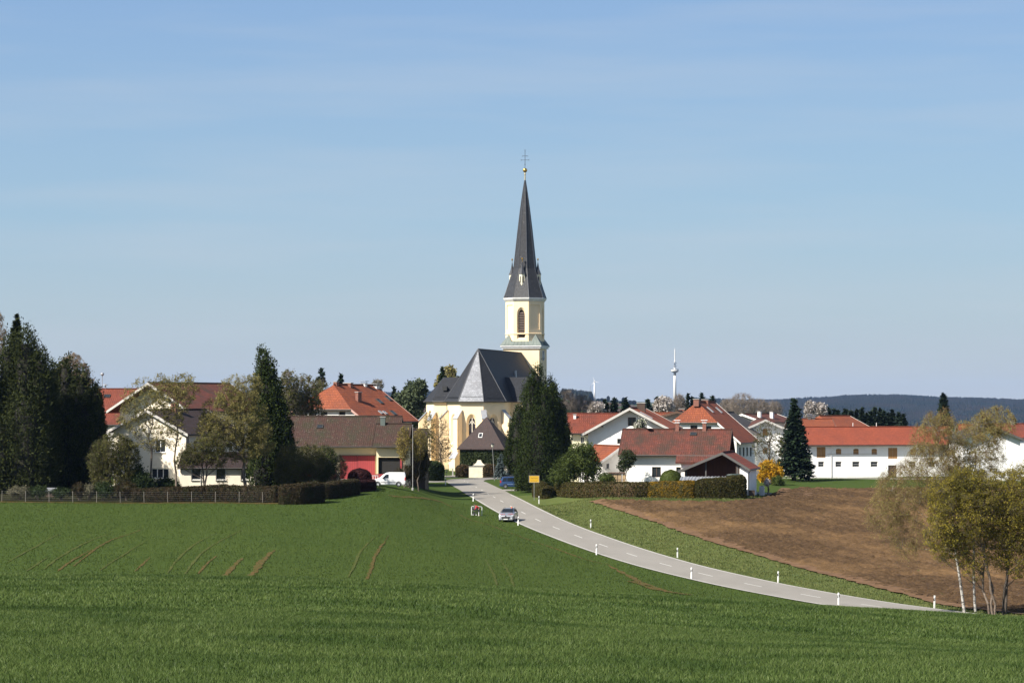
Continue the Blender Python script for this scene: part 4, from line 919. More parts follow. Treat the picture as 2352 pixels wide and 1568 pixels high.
o.scale = (1.9, .8, 1); o.location = P(1688, 1093, 341.4); o.location.z += .0; tag(o, 'dark green tarpaulin bundle lying on the grey sheet roof', 'tarpaulin')
# water tank, box
o = empty('water_tank', (P(1750, HY, 347)[0], 347, gz1(P(1750, HY, 347)[0], 347)), -.2, 'pale grey water tank standing right of the carport wall', 'tank')
MB().box(-.32, .32, -.4, .4, .1, 1.35).build('tank', plain('pale_grey_plastic', (.42, .44, .44), .5), o, bevel=.05); MB().box(-.34, .34, -.42, .42, 0, .12).build('pallet', dwood, o); MB().lathe([(.12, 1.35), (.12, 1.43)], n=10).build('cap', black_m, o)
o = MB().box(-.35, .35, -.3, .3, 0, .8).box(-.4, .4, -.33, .33, .8, .86); xx = P(1727, HY, 342.5); o = o.build('compost_bin', dwood); o.location = (xx[0], 342.5, gz1(xx[0], 342.5)); tag(o, 'dark bin standing at the foot of the carport wall', 'bin')

# --- behind: red roof with two white chimneys, white gable, long barn
hM1 = House('house', 'distant red-roofed house with two tall white chimneys', 'house', 1709.6, 500, 34, 3.6, 4.2, 12, 950.6, 966, 969, grey_pl, t_oldred, ov=.6, og=.9, verge=verge_w); hM1.build()
hM1.chimney(1744.7, 945, .6, .6, 'roofR', 958, white_pl); hM1.chimney(1773, 946, .6, .6, 'roofR', 960, white_pl)
hJ = House('barn', 'white gabled barn with two ochre shuttered hatches behind the crooked bare tree', 'barn', 1757, 464, 0, 4.7, 5.2, 14, 963.3, 994, 997, white_barn, t_oldred, ov=.7, og=1.3, verge=verge_pale)
hJ.win('front', 1751.5, 1763.5, 983.8, 1000, 'shutter2', arch=True); hJ.win('front', 1752, 1763, 1027.7, 1041, 'shutter2', arch=True); hJ.build()
hK = House('barn', 'long low whitewashed barn with a plain orange roof, ochre hatches and small windows', 'barn', 1838, 462, 83, 6.5, 5.6, 26.5, 980.5, 1019, 1019.9, white_barn, t_barn, ov=.9, og=.6, verge=verge_w)
hK.win('right', 1876, 1896, 1026, 1050.5, 'shutter2')
for x in (1926, 1966, 2008): hK.win('right', x-6, x+6.3, 1030, 1043.7, 'shutter1', arch=True)
hK.win('right', 2040, 2061, 1028, 1053, 'shutter2')
for x in (2098, 2140): hK.win('right', x-7, x+6, 1030, 1044, 'shutter1', arch=True)
for x, w_ in ((1886, 6.5), (1926, 6.8), (1966, 8), (2008, 8), (2095, 8), (2140, 8)): hK.win('right', x-w_, x+w_, 1059.5, 1071.7, 'barn1')
hK.win('right', 2040, 2059.5, 1068, 1096, 'door2'); hK.build()
q = hK.ray(1909, 1060, 'right'); MB().tube([(hK.Wr+.85, q[0]-.4, hK.ze-.1), (hK.Wr+.1, q[0]+.6, hK.ze-.9), (hK.Wr+.1, q[0], hK.ze-1.2), (hK.Wr+.1, q[0], .3)], .05, 6).build('downpipe', verge_w, hK.r)
MB().tube([(hK.Wr+.12, 3.5, hK.Z(1041)), (hK.Wr+.12, 12.5, hK.Z(1040.5))], .04, 5).build('cable', verge_pale, hK.r)
for px in (1959, 2013): q = hK.ray(px, HY, 'ridge'); MB().tube([(0, q[1], hK.zr-.2), (0, q[1], hK.zr+.75)], .06, 6).build('roof_vent', verge_w, hK.rf)
hL = House('barn', 'orange half-hipped barn roof rising behind the left end of the whitewashed barn', 'barn', 1880, 500, 42, 7.5, 7.5, 10, 955, 1000, 1000, white_barn, t_orange, ov=.9, og=.4, hip=965, verge=verge_pale); hL.build()
for px, tp in ((1833, 951), (1860, 952), (1884, 953)): pass
for k, px in enumerate((1833, 1860, 1884)):
    x, y, _ = P(px, HY, 483)
hL4 = House('house', 'orange roof with three dark metal-capped chimneys between the big spruce and the barn', 'house', 1815, 482, 88, 5, 5, 7.2, 962, 985, 985, white_pl, t_orange, ov=.5); hL4.build()
for px, tp in ((1834, 954), (1859, 955), (1868, 958)): hL4.chimney(px, tp, .6, .6, mat=verge_g, cap=True)
hR = House('barn', 'white gabled barn at the right edge, seen through the birches', 'barn', 2275, 440, 0, 4.6, 5.0, 14, 976.3, 1008, 1010, white_barn, t_grey, ov=.7, og=1.0, verge=verge_g); hR.build()
hR2 = House('house', 'orange roof between the long barn and the white gable at the right', 'house', 2205, 470, 90, 4, 4.4, 5.5, 974.5, 1008, 1006, white_pl, t_orange, ov=.4); hR2.build()
hR3 = House('house', 'orange-brown roof at the far right edge behind the birch crowns', 'house', 2290, 468, 90, 5, 5.4, 12, 973, 1004, 1004, white_pl, t_red, ov=.4); hR3.build(); hR3.chimney(2325, 967, .9, .6, mat=conc)

# ------------------------------------------------------------------ church
CH_T = R(12.4); chx = P(1098.4, HY, 480)
church = empty('church', (chx[0], 480, 8.0), -CH_T, 'yellow village church with dark slate roofs and a tall pointed spire', 'church')
cax = np.array([math.cos(CH_T), -math.sin(CH_T), 0]); cay = np.array([math.sin(CH_T), math.cos(CH_T), 0])
A = 5.3; T8 = math.tan(math.pi/8); ZE = 12.3; ZR = 21.9
body = MB()
def cwall(p, q, zt, holes=(), depth=.55, narrow=.62, mb=body, z0=-.8):
    """wall from p to q (outside on the right when walking p to q is -n); gothic openings splay inward to a narrow light"""
    p = np.array([*p, 0.0]); q = np.array([*q, 0.0]); L = np.linalg.norm(q-p); u = (q-p)/L; n = np.array([u[1], -u[0], 0])   # outward
    outs = [(0, z0), (L, z0), (L, zt), (0, zt)]; hs = [in_arch(w, a, b, cx=c) for (c, w, a, b) in holes]
    loops = [[Vector((x, y, 0)) for x, y in outs]] + [[Vector((x, y, 0)) for x, y in h] for h in hs]
    flat = [v for l in loops for v in l]; to3 = lambda a: p + u*a[0] + np.array([0, 0, a[1]])
    mb.add([to3((v.x, v.y)) for v in flat], [tuple(t) for t in tessellate_polygon(loops)])
    for (c, w, a, b), h in zip(holes, hs):
        inner = in_arch(w*narrow, a+.5, b-w*.35, cx=c); k = len(h)
        mb.add([to3(x) for x in h] + [to3(x) - n*depth for x in inner], [(i, (i+1) % k, k+(i+1) % k, k+i) for i in range(k)])
        pm = MB(); pm.add([to3(x) - n*(depth+.02) for x in inner], [tuple(range(k))]); pane = pm.build('window', lead, church, fix=False)
        t_ = MB(); wi = w*narrow
        t_.obox(to3((c, (a+b)/2)) - n*(depth-.06), u*.06, n*.06, np.array([0, 0, (b-a)/2-.7]))
        zs = b - w*.35 - wi*.95
        for sg in (-1, 1): t_.bar(to3((c+sg*wi*.48, zs)) - n*(depth-.06), to3((c+sg*wi*.02, zs+wi*.5)) - n*(depth-.06), .09)
        for sg in (-1, 1): t_.bar(to3((c, zs-.1)) - n*(depth-.06), to3((c+sg*wi*.3, zs+wi*.45)) - n*(depth-.06), .07)
        t_.build('tracery', trac, pane)
lead = glossy('leaded_glass', (.035, .03, .035), .25); trac = plain('pale_stone_tracery', (.62, .58, .50), .8)
VA = [(-A, 38), (-A, -A*T8), (-A*T8, -A), (A*T8, -A), (A, -A*T8), (A, 38)]
gw = (2.0, 4.6, 10.0)
for i in range(5):
    L = np.hypot(VA[i+1][0]-VA[i][0], VA[i+1][1]-VA[i][1])
    hs = [(L/2, *gw)] if i in (1, 2, 3) else [(L*.33 if i == 0 else L*.67, *gw), (L*.12 if i == 0 else L*.88, *gw), (L*.5, *gw)]
    cwall(VA[i], VA[i+1], ZE, hs)
# transepts with chamfered ends
for sg in (-1, 1):
    pts = [(sg*4.9, 3.7), (sg*9.4, 3.7), (sg*11.25, 5.6), (sg*11.25, 11.4), (sg*9.4, 13.3), (sg*4.9, 13.3)]
    if sg < 0: pts = pts[::-1]
    for i in range(5):
        L = np.hypot(pts[i+1][0]-pts[i][0], pts[i+1][1]-pts[i][1])
        hs = [(L/2, 1.15, 6.2, 10.6)] if i in (1, 3) and L > 2 else ([(L*.72 if sg > 0 else L*.28, 1.0, 6.2, 10.6)] if False else [])
        cwall(pts[i], pts[i+1], ZE, hs)
body.build('wall', yell_pl, church, fix=False)
# low sacristy / string courses
sc_ = MB()
def along(mb, pts, z, w, h):
    for i in range(len(pts)-1):
        p, q = pts[i], pts[i+1]; mb.bar((p[0], p[1], z), (q[0], q[1], z), w, h)
along(sc_, [(-11.3, 5.6), (-9.4, 3.62), (-5.4, 3.62)], 6.1, .16, .18); along(sc_, [(11.3, 5.6), (9.4, 3.62), (5.4, 3.62)], 6.1, .16, .18)
along(sc_, [(a*1.01, b*1.01) for a, b in VA[1:5]], .9, .14, .3); sc_.build('string_course', verge_pale, church)
nr = MB(); E = A + .5; e8 = E*T8
apex = (0, 0, ZR)
nr.slab([apex, (E, -e8, ZE), (E, 38.2, ZE), (0, 38.2, ZR)], .2); nr.slab([apex, (-E, -e8, ZE), (-E, 38.2, ZE), (0, 38.2, ZR)], .2)
nr.slab([apex, (e8, -E, ZE), (E, -e8, ZE)], .2); nr.slab([apex, (-e8, -E, ZE), (-E, -e8, ZE)], .2)
cr = nr.build('roof', t_slate, church)
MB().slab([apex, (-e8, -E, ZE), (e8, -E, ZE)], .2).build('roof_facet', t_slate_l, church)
tr = MB()
for sg in (-1, 1):
    Rp = (sg*8.7, 8.5, 16.8); e = [(sg*1, 3.25, ZE), (sg*9.55, 3.25, ZE), (sg*11.7, 5.4, ZE), (sg*11.7, 11.6, ZE), (sg*9.55, 13.75, ZE), (sg*1, 13.75, ZE)]; R0 = (sg*1, 8.5, 16.8)
    for poly in ([R0, Rp, e[1], e[0]], [Rp, e[1], e[2]], [Rp, e[2], e[3]], [Rp, e[3], e[4]], [R0, Rp, e[4], e[5]]): tr.slab(poly, .2)
tr.build('side_roof', t_slate, church)
hipr = MB(); hipr.tube([(0, 0, ZR), (0, 38.2, ZR)], .12, 6)
for p in ((e8, -E), (-e8, -E), (E, -e8), (-E, -e8)): hipr.tube([(0, 0, ZR+.02), (p[0], p[1], ZE+.02)], .09, 5)
hipr.build('ridge_cap', plain('lead_grey_ridge', (.06, .062, .068), .6), cr)
sg_ = MB()
for i, (p, q) in enumerate([((-e8*.95, -E+.45), (e8*.95, -E+.45)), ((e8+.2, -E+.6), (E-.6, -e8-.2)), ((-e8-.2, -E+.6), (-E+.6, -e8-.2))]):
    z = ZE + .75; sg_.bar((p[0], p[1], z+.1), (q[0], q[1], z+.1), .05); sg_.bar((p[0], p[1], z-.1), (q[0], q[1], z-.1), .05)
sg_.bar((-9.3, 3.9, ZE+.95), (-5.8, 3.9, ZE+.95), .05); sg_.bar((9.3, 3.9, ZE+.95), (5.8, 3.9, ZE+.95), .05)
sg_.build('snow_guard', iron, cr)
for (x, y, z, sg) in ((-7.6, 5.6, 14.6, 0), (8.6, 5.6, 14.6, 0)):
    f = MB().box(x-.4, x+.4, y-.55, y+.35, z-.3, z+.45).build('roof_hatch', iron, church)
for (yy, zz) in ((19, 17.2), (31, 16.6), (36, 16.2)):
    xx_ = (ZR-zz)/((ZR-ZE)/E); MB().obox((xx_+.05, yy, zz+.1), (.05, 0, -.5*1.6), (0, .28, 0), (.12, 0, .08)).build('roof_hatch', zinc, church)
gt = MB(); pts = [(-E-.08, 3), (-E-.08, -e8), (-e8, -E-.08), (e8, -E-.08), (E+.08, -e8), (E+.08, 3)]
for i in range(5): gt.tube([(*pts[i], ZE-.08), (*pts[i+1], ZE-.08)], .1, 6)
for sg in (-1, 1):
    q = [(sg*5.5, 3.2), (sg*9.55, 3.2), (sg*11.75, 5.4), (sg*11.75, 11)]
    for i in range(3): gt.tube([(*q[i], ZE-.08), (*q[i+1], ZE-.08)], .1, 6)
gt.tube([(-A-.12, -2.0, ZE-.2), (-A-.12, -2.0, 0)], .07, 6); gt.build('gutter', gutter_m, church)
cap_m = plain('pale_sheet_cap', (.36, .37, .39), .45, .3)
def buttress(p, n, top=10.6, w=.95, dep=1.5, two=False):
    n = np.array([*n, 0.0]); n /= np.linalg.norm(n); u = np.array([-n[1], n[0], 0]); p = np.array([*p, 0.0])
    b = MB(); z = np.array([0, 0, 1.0])
    b.prism([p - u*w/2 + z*-.8, p - u*w/2 + n*dep + z*-.8, p - u*w/2 + n*dep + z*(top-1.5), p - u*w/2 + z*top], u*w)
    o = b.build('buttress', yell_pl, church)
    c = MB(); a0 = p + n*(dep+.08) + z*(top-1.52); a1 = p + n*.02 + z*(top+.08)
    c.prism([a0 - u*(w/2+.08), a1 - u*(w/2+.08), a1 - u*(w/2+.08) + z*.09, a0 - u*(w/2+.08) + z*.09], u*(w+.16)); c.build('buttress_cap', cap_m, o)
    if two:
        b = MB().prism([p - u*w*.7 + z*-.8 + n*dep, p - u*w*.7 + n*(dep+1.0) + z*-.8, p - u*w*.7 + n*(dep+1.0) + z*1.9, p - u*w*.7 + n*dep + z*2.9], u*w*1.4)
        o2 = b.build('buttress_foot', yell_pl, church)
        c = MB(); a0 = p + n*(dep+1.06) + z*1.88; a1 = p + n*dep + z*2.98
        c.prism([a0 - u*w*.75, a1 - u*w*.75, a1 - u*w*.75 + z*.08, a0 - u*w*.75 + z*.08], u*w*1.5); c.build('buttress_cap', cap_m, o2)
for i in (1, 2, 3, 4):
    v = VA[i]; buttress((v[0]*.99, v[1]*.99), v, two=(i == 2))
for sg in (-1, 1):
    buttress((sg*9.35, 3.75), (sg*.38, -.92), 10.2); buttress((sg*11.2, 5.65), (sg*.92, -.38), 10.2); buttress((sg*11.2, 11.3), (sg*.92, .38), 10.2)
    for yy in (17, 23, 29, 35): buttress((sg*A, yy), (sg, 0), 10.4)

# tower
TW = empty('tower', (0, 0, 0)); TW.parent = church; TW.location = (0, 41.0, 0); h_ = 3.65
tb = MB()
wall_face(tb, [(-h_, -.8), (h_, -.8), (h_, 23.2), (-h_, 23.2)], [], (0, -h_, 0), (1, 0, 0), (0, 0, 1), (0, 1, 0), .3)
for s_ in (((h_, -h_), (h_, h_)), ((h_, h_), (-h_, h_)), ((-h_, h_), (-h_, -h_))):
    (a0, a1), (b0, b1) = s_; tb.add([(a0, a1, -.8), (b0, b1, -.8), (b0, b1, 23.2), (a0, a1, 23.2)], [(0, 1, 2, 3)])
tb.build('tower_wall', yell_pl, TW)
co_ = MB(); co_.box(-h_-.3, h_+.3, -h_-.3, h_+.3, 22.75, 23.1); co_.box(-h_-.5, h_+.5, -h_-.5, h_+.5, 23.1, 23.35); co_.build('cornice', plain('white_cornice', (.70, .69, .67), .7), TW)
Ap = 3.62; od = MB(); ov_ = []
for k in range(8):
    t = math.pi/8 + k*math.pi/4 ; rr_ = Ap/math.cos(math.pi/8); ov_.append((rr_*math.cos(t), rr_*math.sin(t)))
OZ0, OZ1 = 23.3, 32.4
def ofacet(k): return ov_[k], ov_[(k+1) % 8]
lou = plain('louvre_slats', (.16, .12, .10), .8)
for k in range(8):
    (ax_, ay_), (bx_, by_) = ofacet(k); p = np.array([ax_, ay_, 0]); q = np.array([bx_, by_, 0]); L = np.linalg.norm(q-p); u = (q-p)/L; n = np.array([u[1], -u[0], 0]); mid = (p+q)/2
    if mid @ n < 0: p, q = q, p; u = -u; n = -n
    card = abs(abs(mid[0])-Ap) < .1 or abs(abs(mid[1])-Ap) < .1
    panel = [(L*.14, 26.5-.0), (L*.86, 26.5), (L*.86, 31.4), (L*.14, 31.4)]
    if card:
        outer = [(0, OZ0), (L, OZ0), (L, OZ1), (0, OZ1)]; hole = in_arch(1.75, 24.6, 30.9, cx=L/2)
        loops = [[Vector((x, y, 0)) for x, y in outer], [Vector((x, y, 0)) for x, y in hole]]; flat = [v for l in loops for v in l]
        to3 = lambda a: p + u*a[0] + np.array([0, 0, a[1]])
        od.add([to3((v.x, v.y)) for v in flat], [tuple(t) for t in tessellate_polygon(loops)])
        inner = in_arch(1.3, 24.9, 30.4, cx=L/2); kk = len(hole)
        od.add([to3(x) for x in hole] + [to3(x) - n*.4 for x in inner], [(i, (i+1) % kk, kk+(i+1) % kk, kk+i) for i in range(kk)])
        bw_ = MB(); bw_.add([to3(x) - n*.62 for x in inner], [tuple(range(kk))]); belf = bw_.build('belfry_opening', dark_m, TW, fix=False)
        lm = MB()
        for j in range(15):
            z = 25.0 + j*.345; ww = .62 if z < 29.2 else .62*max(.12, 1-((z-29.2)/1.35)**1.6)
            lm.obox(to3((L/2, z)) - n*.47, u*ww, n*.14 + np.array([0, 0, -.07]), np.array([0, 0, .025]))
        lm.build('louvres', lou, belf)
    else:
        outer = [(0, OZ0), (L, OZ0), (L, OZ1), (0, OZ1)]; loops = [[Vector((x, y, 0)) for x, y in outer], [Vector((x, y, 0)) for x, y in panel]]; flat = [v for l in loops for v in l]
        to3 = lambda a: p + u*a[0] + np.array([0, 0, a[1]])
        od.add([to3((v.x, v.y)) for v in flat], [tuple(t) for t in tessellate_polygon(loops)])
        od.add([to3(x) for x in panel] + [to3(x) - n*.16 for x in panel], [(0, 1, 5, 4), (1, 2, 6, 5), (2, 3, 7, 6), (3, 0, 4, 7), (4, 5, 6, 7)])
od.build('octagon_wall', yell_pl, TW, fix=False)
st2 = MB(); r1 = (Ap+.12)/math.cos(math.pi/8)
st2.lathe([(r1-.1, 25.55), (r1, 25.6), (r1, 25.75), (r1-.1, 25.8)], n=8); st2.build('string_course', yell_pl, TW)
wc = MB(); r2 = (Ap+.3)/math.cos(math.pi/8); wc.lathe([(r2-.25, 32.1), (r2, 32.4), (r2+.15, 32.65), (r2+.15, 32.8)], n=8); wc.build('white_cornice', verge_w, TW)
cp = MB()   # copper skirt with four corner pyramids
q_ = h_+.55
for sx_ in (-1, 1):
    for sy_ in (-1, 1):
        c0 = (sx_*q_, sy_*q_, 23.35); c1 = (sx_*(q_-2.6), sy_*q_, 23.35); c2 = (sx_*q_, sy_*(q_-2.6), 23.35); c3 = (sx_*(q_-2.6), sy_*(q_-2.6), 23.35); tp = (sx_*(q_-1.5), sy_*(q_-1.5), 25.55)
        cp.add([c0, c1, c3, c2, tp], [(0, 1, 4), (1, 2, 4), (2, 3, 4), (3, 0, 4), (0, 3, 2, 1)])
for a_ in range(4):
    t = a_*math.pi/2; cs_, sn_ = round(math.cos(t)), round(math.sin(t)); ro = lambda x, y, z: (x*cs_-y*sn_, x*sn_+y*cs_, z)
    cp.add([ro(-2.2, -q_, 23.36), ro(2.2, -q_, 23.36), ro(1.9, -Ap+.1, 24.3), ro(-1.9, -Ap+.1, 24.3)], [(0, 1, 2, 3)])
cp.build('copper_skirt', copper, TW)
seam = MB()
for a_ in range(4):
    t = a_*math.pi/2; cs_, sn_ = round(math.cos(t)), round(math.sin(t)); ro = lambda x, y, z: (x*cs_-y*sn_, x*sn_+y*cs_, z)
    for x in (-1.5, -.75, 0, .75, 1.5): seam.bar(ro(x, -q_, 23.42), ro(x*.85, -Ap+.1, 24.36), .05)
    for sgn in (-1, 1):
        for f in (.35, .68): seam.bar(ro(sgn*(q_-2.6*f), -q_-.01, 23.4), ro(sgn*(q_-1.5-.1*f), -q_+1.42, 25.4), .04)
seam.build('standing_seam', plain('copper_seam', (.13, .17, .15), .5), TW)
sp_ = MB(); prof = [(4.32, 32.8), (3.75, 34.4), (3.05, 36.6), (2.32, 38.7), (1.95, 42.0), (1.45, 46.5), (.92, 50.8), (.42, 54.3), (.10, 56.3)]
for i in range(len(prof)-1):
    for k in range(8):
        t0 = math.pi/8 + k*math.pi/4; t1 = t0 + math.pi/4; r0_, z0_ = prof[i]; r1_, z1_ = prof[i+1]
        f = [(r0_*math.cos(t0), r0_*math.sin(t0), z0_), (r0_*math.cos(t1), r0_*math.sin(t1), z0_), (r1_*math.cos(t1), r1_*math.sin(t1), z1_), (r1_*math.cos(t0), r1_*math.sin(t0), z1_)]
        fi = len(sp_.f); sp_.add(f, [(0, 1, 2, 3)]); ch = lambda r: 2*r*math.sin(math.pi/8)
        sp_.uv[fi] = [(-ch(r0_)/2, z0_), (ch(r0_)/2, z0_), (ch(r1_)/2, z1_), (-ch(r1_)/2, z1_)]
spire = sp_.build('spire', tiles('spire_slate', (.052, .054, .060), (.034, .036, .041), (.03, .028, .027), .6, bw=.4, rh=.3, rough=.5, bs=.35, spots=(.12, .12, .125), depth=.02), TW)
rid = MB()
for k in range(8):
    t0 = math.pi/8 + k*math.pi/4; rid.tube([(r*math.cos(t0), r*math.sin(t0), z) for r, z in prof], [.07]*len(prof), 4)
rid.build('spire_ridge', plain('spire_ridge_lead', (.07, .072, .08), .5), spire)
for k in range(4):
    t = k*math.pi/2; c_, s_2 = math.cos(t), math.sin(t); rp = 2.62
    pin = MB(); ww = .58; px_, py_ = rp*c_, rp*s_2
    pin.lathe([(.62, 35.25), (.62, 37.55)], (px_, py_, 0), 6)
    pin.lathe([(.03, 33.6), (.62, 35.25)], (px_, py_, 0), 6)
    o = pin.build('pinnacle', plain('pale_pinnacle', (.74, .68, .50), .8), TW)
    dk = MB()
    for j in range(6):
        tt = 2*math.pi*(j+1)/6 ; n_ = np.array([math.cos(tt), math.sin(tt), 0]); u_ = np.array([-n_[1], n_[0], 0]); c0_ = np.array([px_, py_, 36.5]) + n_*.55
        dk.add([c0_ - u_*.13 - [0, 0, .75], c0_ + u_*.13 - [0, 0, .75], c0_ + u_*.13 + [0, 0, .45], c0_ + [0, 0, .7], c0_ - u_*.13 + [0, 0, .45]], [(0, 1, 2, 3, 4)])
    dk.build('pinnacle_opening', dark_m, o)
    cpn = MB().lathe([(.76, 37.5), (.60, 37.8), (.34, 38.5), (.18, 39.2), (.06, 39.9)], (px_, py_, 0), 6); cpn.build('pinnacle_spire', plain('dark_lead', (.04, .042, .048), .5), o)
    MB().lathe([(.05, 39.8), (.05, 40.35)], (px_, py_, 0), 6).lathe([(.02, 40.3), (.15, 40.4), (.18, 40.52), (.15, 40.64), (.02, 40.75)], (px_, py_, 0), 8).build('pinnacle_ball', gold, o)
MB().lathe([(.14, 56.1), (.12, 57.2), (.17, 57.6), (.12, 57.7), (.12, 58.0)], n=8).build('finial', plain('pale_gilt', (.50, .42, .24), .45, .5), TW)
MB().lathe([(.45*math.cos(a), 58.25+.45*math.sin(a)) for a in np.linspace(-1.5, 1.5, 9)], n=14).build('gilded_ball', gold, TW, smooth=True)
cx_ = MB(); g_ = .035
cx_.tube([(0, 0, 58.6), (0, 0, 62.4)], .048, 6); cx_.bar((-.8, 0, 60.3), (.8, 0, 60.3), .06); cx_.bar((-.5, 0, 61.1), (.5, 0, 61.1), .06)
for x, z in ((-.8, 60.3), (.8, 60.3), (-.5, 61.1), (.5, 61.1), (0, 59.4)):
    for k in range(6):
        a = k*math.pi/3; b_ = a + math.pi/3; cx_.bar((x+.13*math.cos(a), 0, z+.13*math.sin(a)), (x+.13*math.cos(b_), 0, z+.13*math.sin(b_)), .022)
cx_.build('cross', iron, TW)
for face in (0, 1):
    c = MB(); n = 28; vs = []
    for k in range(n):
        t = 2*math.pi*k/n; vs.append((h_+.06, 1.05*math.cos(t), 21.4+1.05*math.sin(t)) if face == 0 else (1.05*math.cos(t), -h_-.06, 19+1.05*math.sin(t)))
    if face == 1: continue
    c.prism(vs, (.05, 0, 0)); cl = c.build('clock', plain('clock_face_white', (.70, .70, .68), .5, var=.03), TW)
    hd = MB(); X = h_+.14
    hd.bar((X, 0, 21.4), (X, -.28, 22.05), .09); hd.bar((X, 0, 21.4), (X, .1, 20.6), .07); hd.build('clock_hands', black_m, cl)
    mk = MB()
    for k in range(12):
        t = k*math.pi/6; mk.bar((X-.01, .72*math.cos(t), 21.4+.72*math.sin(t)), (X-.01, .95*math.cos(t), 21.4+.95*math.sin(t)), .07)
    mk.build('clock_numerals', black_m, cl)

# small pyramid-roofed chapel house in front of the church
ch2 = empty('chapel_house', (P(1118, HY, 466)[0], 466, gz1(P(1118, HY, 466)[0], 462)-.1), -R(14), 'small ivy-covered house with a steep brown pyramid roof in front of the church', 'chapel')
zb2 = ch2.location.z; z2 = lambda row: CZ-(row-HY)*466/F - zb2
w2 = 3.6; ze2 = z2(1029); zr2 = z2(956)
MB().box(-w2, w2, -w2, w2, -.5, ze2+.1).build('wall', cream_pl, ch2)
rf = MB(); E2 = w2+.75; ap2 = (0, 0, zr2)
for k in range(4):
    t = k*math.pi/2; c_, s_2 = round(math.cos(t)), round(math.sin(t)); ro = lambda x, y, z: (x*c_-y*s_2, x*s_2+y*c_, z); rf.slab([ap2, ro(-E2, -E2, ze2), ro(E2, -E2, ze2)], .18)
rf2 = rf.build('roof', t_slate_b, ch2); k_ = (zr2-ze2)/E2
yy = -2.6; zz = zr2 - k_*2.6; dn = np.array([0, -1, -k_]); dn /= np.linalg.norm(dn); nn = np.array([0, -k_, 1]); nn /= np.linalg.norm(nn)
f = MB().obox(np.array([-.45, yy, zz])+nn*.04, (.36, 0, 0), dn*.5, nn*.07).build('skylight', verge_w, rf2); MB().obox(np.array([-.45, yy, zz])+nn*.12, (.27, 0, 0), dn*.38, nn*.01).build('pane', glass, f)
MB().lathe([(.12, zr2-.1), (.05, zr2+.3), (.04, zr2+.7)], n=8).lathe([(.02, zr2+.68), (.12, zr2+.78), (.02, zr2+.88)], n=8).build('finial', zinc, rf2)
# churchyard wall pieces and gate
for nm, x0, x1, lb in (('garden_wall', 1077, 1109, 'cream garden wall between the ivy and the brown bush, below the chapel house'), ('garden_wall', 1137, 1164, 'cream garden wall right of the street lamp, beside the yew')):
    a = P(x0, HY, 458.5); b = P(x1, HY, 458.5); z0 = gz1((a[0]+b[0])/2, 458.5)
    o = MB().box(0, b[0]-a[0], 0, .4, -.3, 1.75).build(nm, plain('cream_wall_paint', (.78, .70, .55), .85, spec=.2)); o.location = (a[0], 458.5, z0+.15); tag(o, lb, 'wall')
    MB().box(-.05, b[0]-a[0]+.05, -.05, .45, 1.75, 1.84).build('coping', conc, o)
o = MB().box(-1.2, 1.2, 0, .3, 0, .01); gb = empty('small_gable', (P(1100.5, HY, 461)[0], 461.3, zb2+.1), -R(6), 'cream arched gable niche standing above the garden wall in the ivy', 'wall')
MB().prism([(-1.15, 0, 0), (1.15, 0, 0), (1.0, 0, 2.1), (.5, 0, 2.55), (.3, 0, 3.0), (-.3, 0, 3.0), (-.5, 0, 2.55), (-1.0, 0, 2.1)], (0, .35, 0)).build('niche', cream_pl, gb)
MB().bar((-1.15, -.04, 2.05), (1.15, -.04, 2.05), .1).build('ledge', conc, gb)
a = P(1018, HY, 462); b = P(1040, HY, 462); g0 = gz1((a[0]+b[0])/2, 462)
gate = empty('gate', ((a[0]+b[0])/2, 462, g0+.1), 0, 'low iron gate between the bare lime tree and the brown bushes, before the church', 'gate')
wd = (b[0]-a[0])/2
for s_ in (-wd, wd): MB().box(s_-.12, s_+.12, -.12, .12, 0, 1.35).build('gate_post', conc if s_ > 0 else dark_m, gate)
m = MB()
for z in (.15, .55, .95, 1.2): m.bar((-wd, 0, z), (wd, 0, z), .035)
for k in range(13): m.bar((-wd+2*wd*k/12, 0, .1), (-wd+2*wd*k/12, 0, 1.2), .022)
m.build('bars', iron, gate)
MB().bar((-.25, .0, 0), (-.25, .0, 1.25), .07).lathe([(.1, .65), (.2, .8), (.1, .95)], (-.25, 0, 0), 8).build('centre_post', iron, gate)

# ------------------------------------------------------------------ trees and shrubs
def seg_tubes(P0, P1, r0, r1, n=3):
    """many tapered tubes at once -> verts, quads"""
    P0 = np.asarray(P0, float); P1 = np.asarray(P1, float); m = len(P0)
    d = P1-P0; d /= np.linalg.norm(d, axis=1)[:, None] + 1e-9
    ref = np.where(np.abs(d[:, 2:3]) < .9, np.array([[0, 0, 1.0]]), np.array([[1.0, 0, 0]]))
    a = np.cross(d, ref); a /= np.linalg.norm(a, axis=1)[:, None] + 1e-9; b = np.cross(d, a)
    V = np.zeros((m, 2*n, 3))
    for k in range(n):
        t = 2*math.pi*k/n; o = math.cos(t)*a + math.sin(t)*b
        V[:, k] = P0 + o*np.reshape(r0, (-1, 1)); V[:, n+k] = P1 + o*np.reshape(r1, (-1, 1))
    i = np.arange(m)[:, None]*2*n
    Q = np.stack([np.concatenate([i+k, i+(k+1) % n, i+n+(k+1) % n, i+n+k], 1) for k in range(n)], 1).reshape(-1, 4)
    return V.reshape(-1, 3), Q
def diamonds(C, U, W, su, sw):
    """leaf shaped quads"""
    su = np.reshape(su, (-1, 1)); sw = np.reshape(sw, (-1, 1))
    V = np.stack([C-U*su, C+W*sw-U*su*.1, C+U*su, C-W*sw-U*su*.1], 1).reshape(-1, 3)
    return V, np.arange(len(C)*4).reshape(-1, 4)
def unit(a): return a/(np.linalg.norm(a, axis=-1, keepdims=True)+1e-9)
def rdir(r, n): return unit(r.normal(size=(n, 3)))
